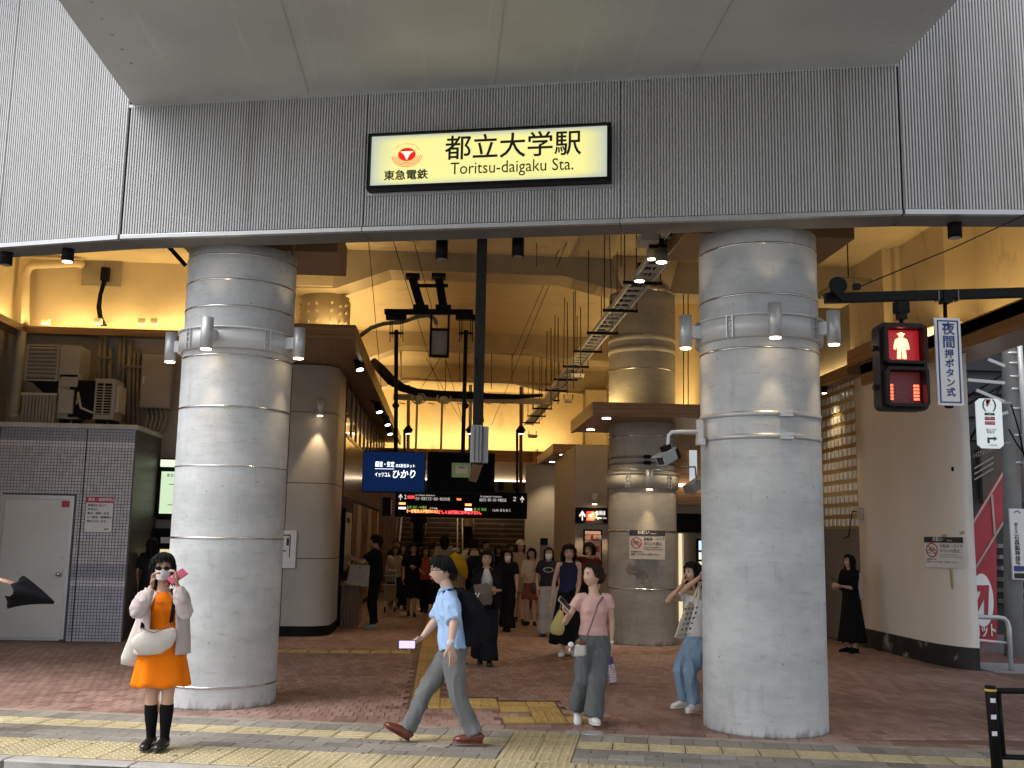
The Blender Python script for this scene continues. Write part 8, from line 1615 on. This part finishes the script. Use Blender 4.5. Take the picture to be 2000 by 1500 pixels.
nv = bgp('woman with curly dark hair in navy sleeveless top and long black skirt', 1112, 1272, 1058, (-.1,-1,0), Y=15.4, skin='a', upper=('tank_top', cloth('navy', (.015,.02,.05), .1), dict(sleeve=0, bottom=-.1, fit=1.06)), lower=('skirt', BK, dict(bottom=.17, rb=.26)), hair=('curly', m_hair), fore={-1:(.1,.24,-.04), 1:(.2,.1,.0)}, shoes=('sneaker', mat('white_sneaker', (.66,.65,.64))))
sackbag('yellow_bag', 'soft pale yellow bag hanging from the hand of the navy top woman', 'bag', W(1096,1192,15.2), .20, .36, .10, (1,0,0), cloth('pale_yellow', (.58,.50,.20), .1, .5), [[W(1093,1193,15.2),W(1097,1170,15.2),W(1100,1192,15.2)]], down=W(1086,1240,15.2)-W(1097,1190,15.2), prof=((0,.35,.5),(.3,.7,.8),(.7,1.1,1),(.92,1.0,.9),(1,.6,.4)))
bgp('small dark-haired woman with mask behind the woman in the navy top', 1104, 1215, 1072, (0,-1,0), Y=20.2, skin='a', mask=1, upper=('blouse', cloth('white_blouse2', (.4,.38,.36)), dict(sleeve=.8)), lower=('skirt', CG, dict(bottom=.4, rb=.2)), hair=('long', m_hair))
bgp('woman in maroon raising an arm over her dark curly hair', 1152, 1230, 1056, (-.6,-1,0), Y=18.4, skin='b', upper=('blouse', cloth('maroon', (.10,.02,.02)), dict(sleeve=1.1)), lower=('trousers', BK, dict(w=1.2)), hair=('curly', m_hair), fore={-1:(.12,.0,.50)}, epole={-1:(-.6,-.5,.2)})
bgp('dark-clothed woman looking down at her phone against the wall by the pier', 1657, 1264, 1077, (-.95,-.35,0), Y=16.2, skin='b', upper=('blouse', BK, dict(sleeve=1.05, sr=1.3, fit=1.1)), lower=('skirt', BK, dict(bottom=.16, rb=.25)), hair=('long', m_hair), hf=(-.9,-.3,-.5), fore={1:(.30,.06,.22), -1:(.30,.05,.2)}, curl={1:.8,-1:.8})
phone('phone in the hands of the dark-clothed woman by the pier', W(1628,1133,16.1), (-.5,0,.6), (.6,-.2,.6), m_dark)
sackbag('white_shoulder_bag', 'pale shoulder bag at the side of the dark-clothed woman by the pier', 'bag', W(1675,1120,16.4), .18, .42, .10, (1,.2,0), cloth('cream_nylon', (.60,.56,.50)), [[W(1674,1121,16.4),W(1668,1100,16.4)]])
# on the stair and behind the crowd
def stair_p(label, px, pyf, Ys, Hh, fwd, **sp):
    zb_ = W(px, pyf, Ys).z; gp = V((W(px, pyf, Ys).x, Ys, 0)); r = person(label, gp, Hh, fwd, dict(sp, res=.022)); r.root.location.z += zb_; return r
stair_p('person all in black climbing the stair left of the handrail', 816, 1090, 33.8, 1.68, (0,1,0), male=True, skin='b', upper=('tee_shirt', BK, dict(sleeve=.8)), lower=('trousers', BK), hair=('short', m_hair))
stair_p('person in tan top climbing the stair under the departure board', 912, 1085, 33.8, 1.62, (0,1,0), skin='a', upper=('tee_shirt', cloth('tan_top', (.33,.22,.12)), dict(sleeve=.3)), lower=('skirt', BK, dict(bottom=.2, rb=.2)), hair=('mid', m_hair))
for (px, pt, lab, hair_, Yh, fw_, c_) in ((776,1050,'person half hidden at the far left of the crowd',('short',m_hair),26,(0,-1,0),(.05,.05,.05)),(845,1052,'person in brown top facing away behind the orange top',('short',m_hairb),25,(0,1,0),(.12,.08,.05)),(870,1040,'tall dark-haired person in white straps facing away before the handrail',('mid',m_hair),24,(0,1,0),(.36,.34,.31)),(950,1052,'person with pale collar just behind the cream shirt',('short',m_hair),24,(.3,-1,0),(.25,.25,.27)),(975,1062,'dark-haired person hidden behind the masked woman in black',('mid',m_hair),25,(0,-1,0),(.02,.02,.02)),(1000,1058,'person in dark top following the beige dress',('bob',m_hair),26,(0,-1,0),(.03,.03,.035)),(790,1058,'short person with a round face behind the long black dress',('bob',m_hair),24.5,(0,-1,0),(.04,.03,.03)),(302,1045,'person in dark clothes bending over the ticket machines',('mid',m_hair),17.3,(0,1,0),(.02,.02,.022))):
    bgp(lab, px, 1200, pt, fw_, Y=Yh, skin='b', hair=hair_, upper=('tee_shirt', cloth('bg_%d'%px, c_), dict(sleeve=.8)), lower=('trousers', CG, {}), res=.024)
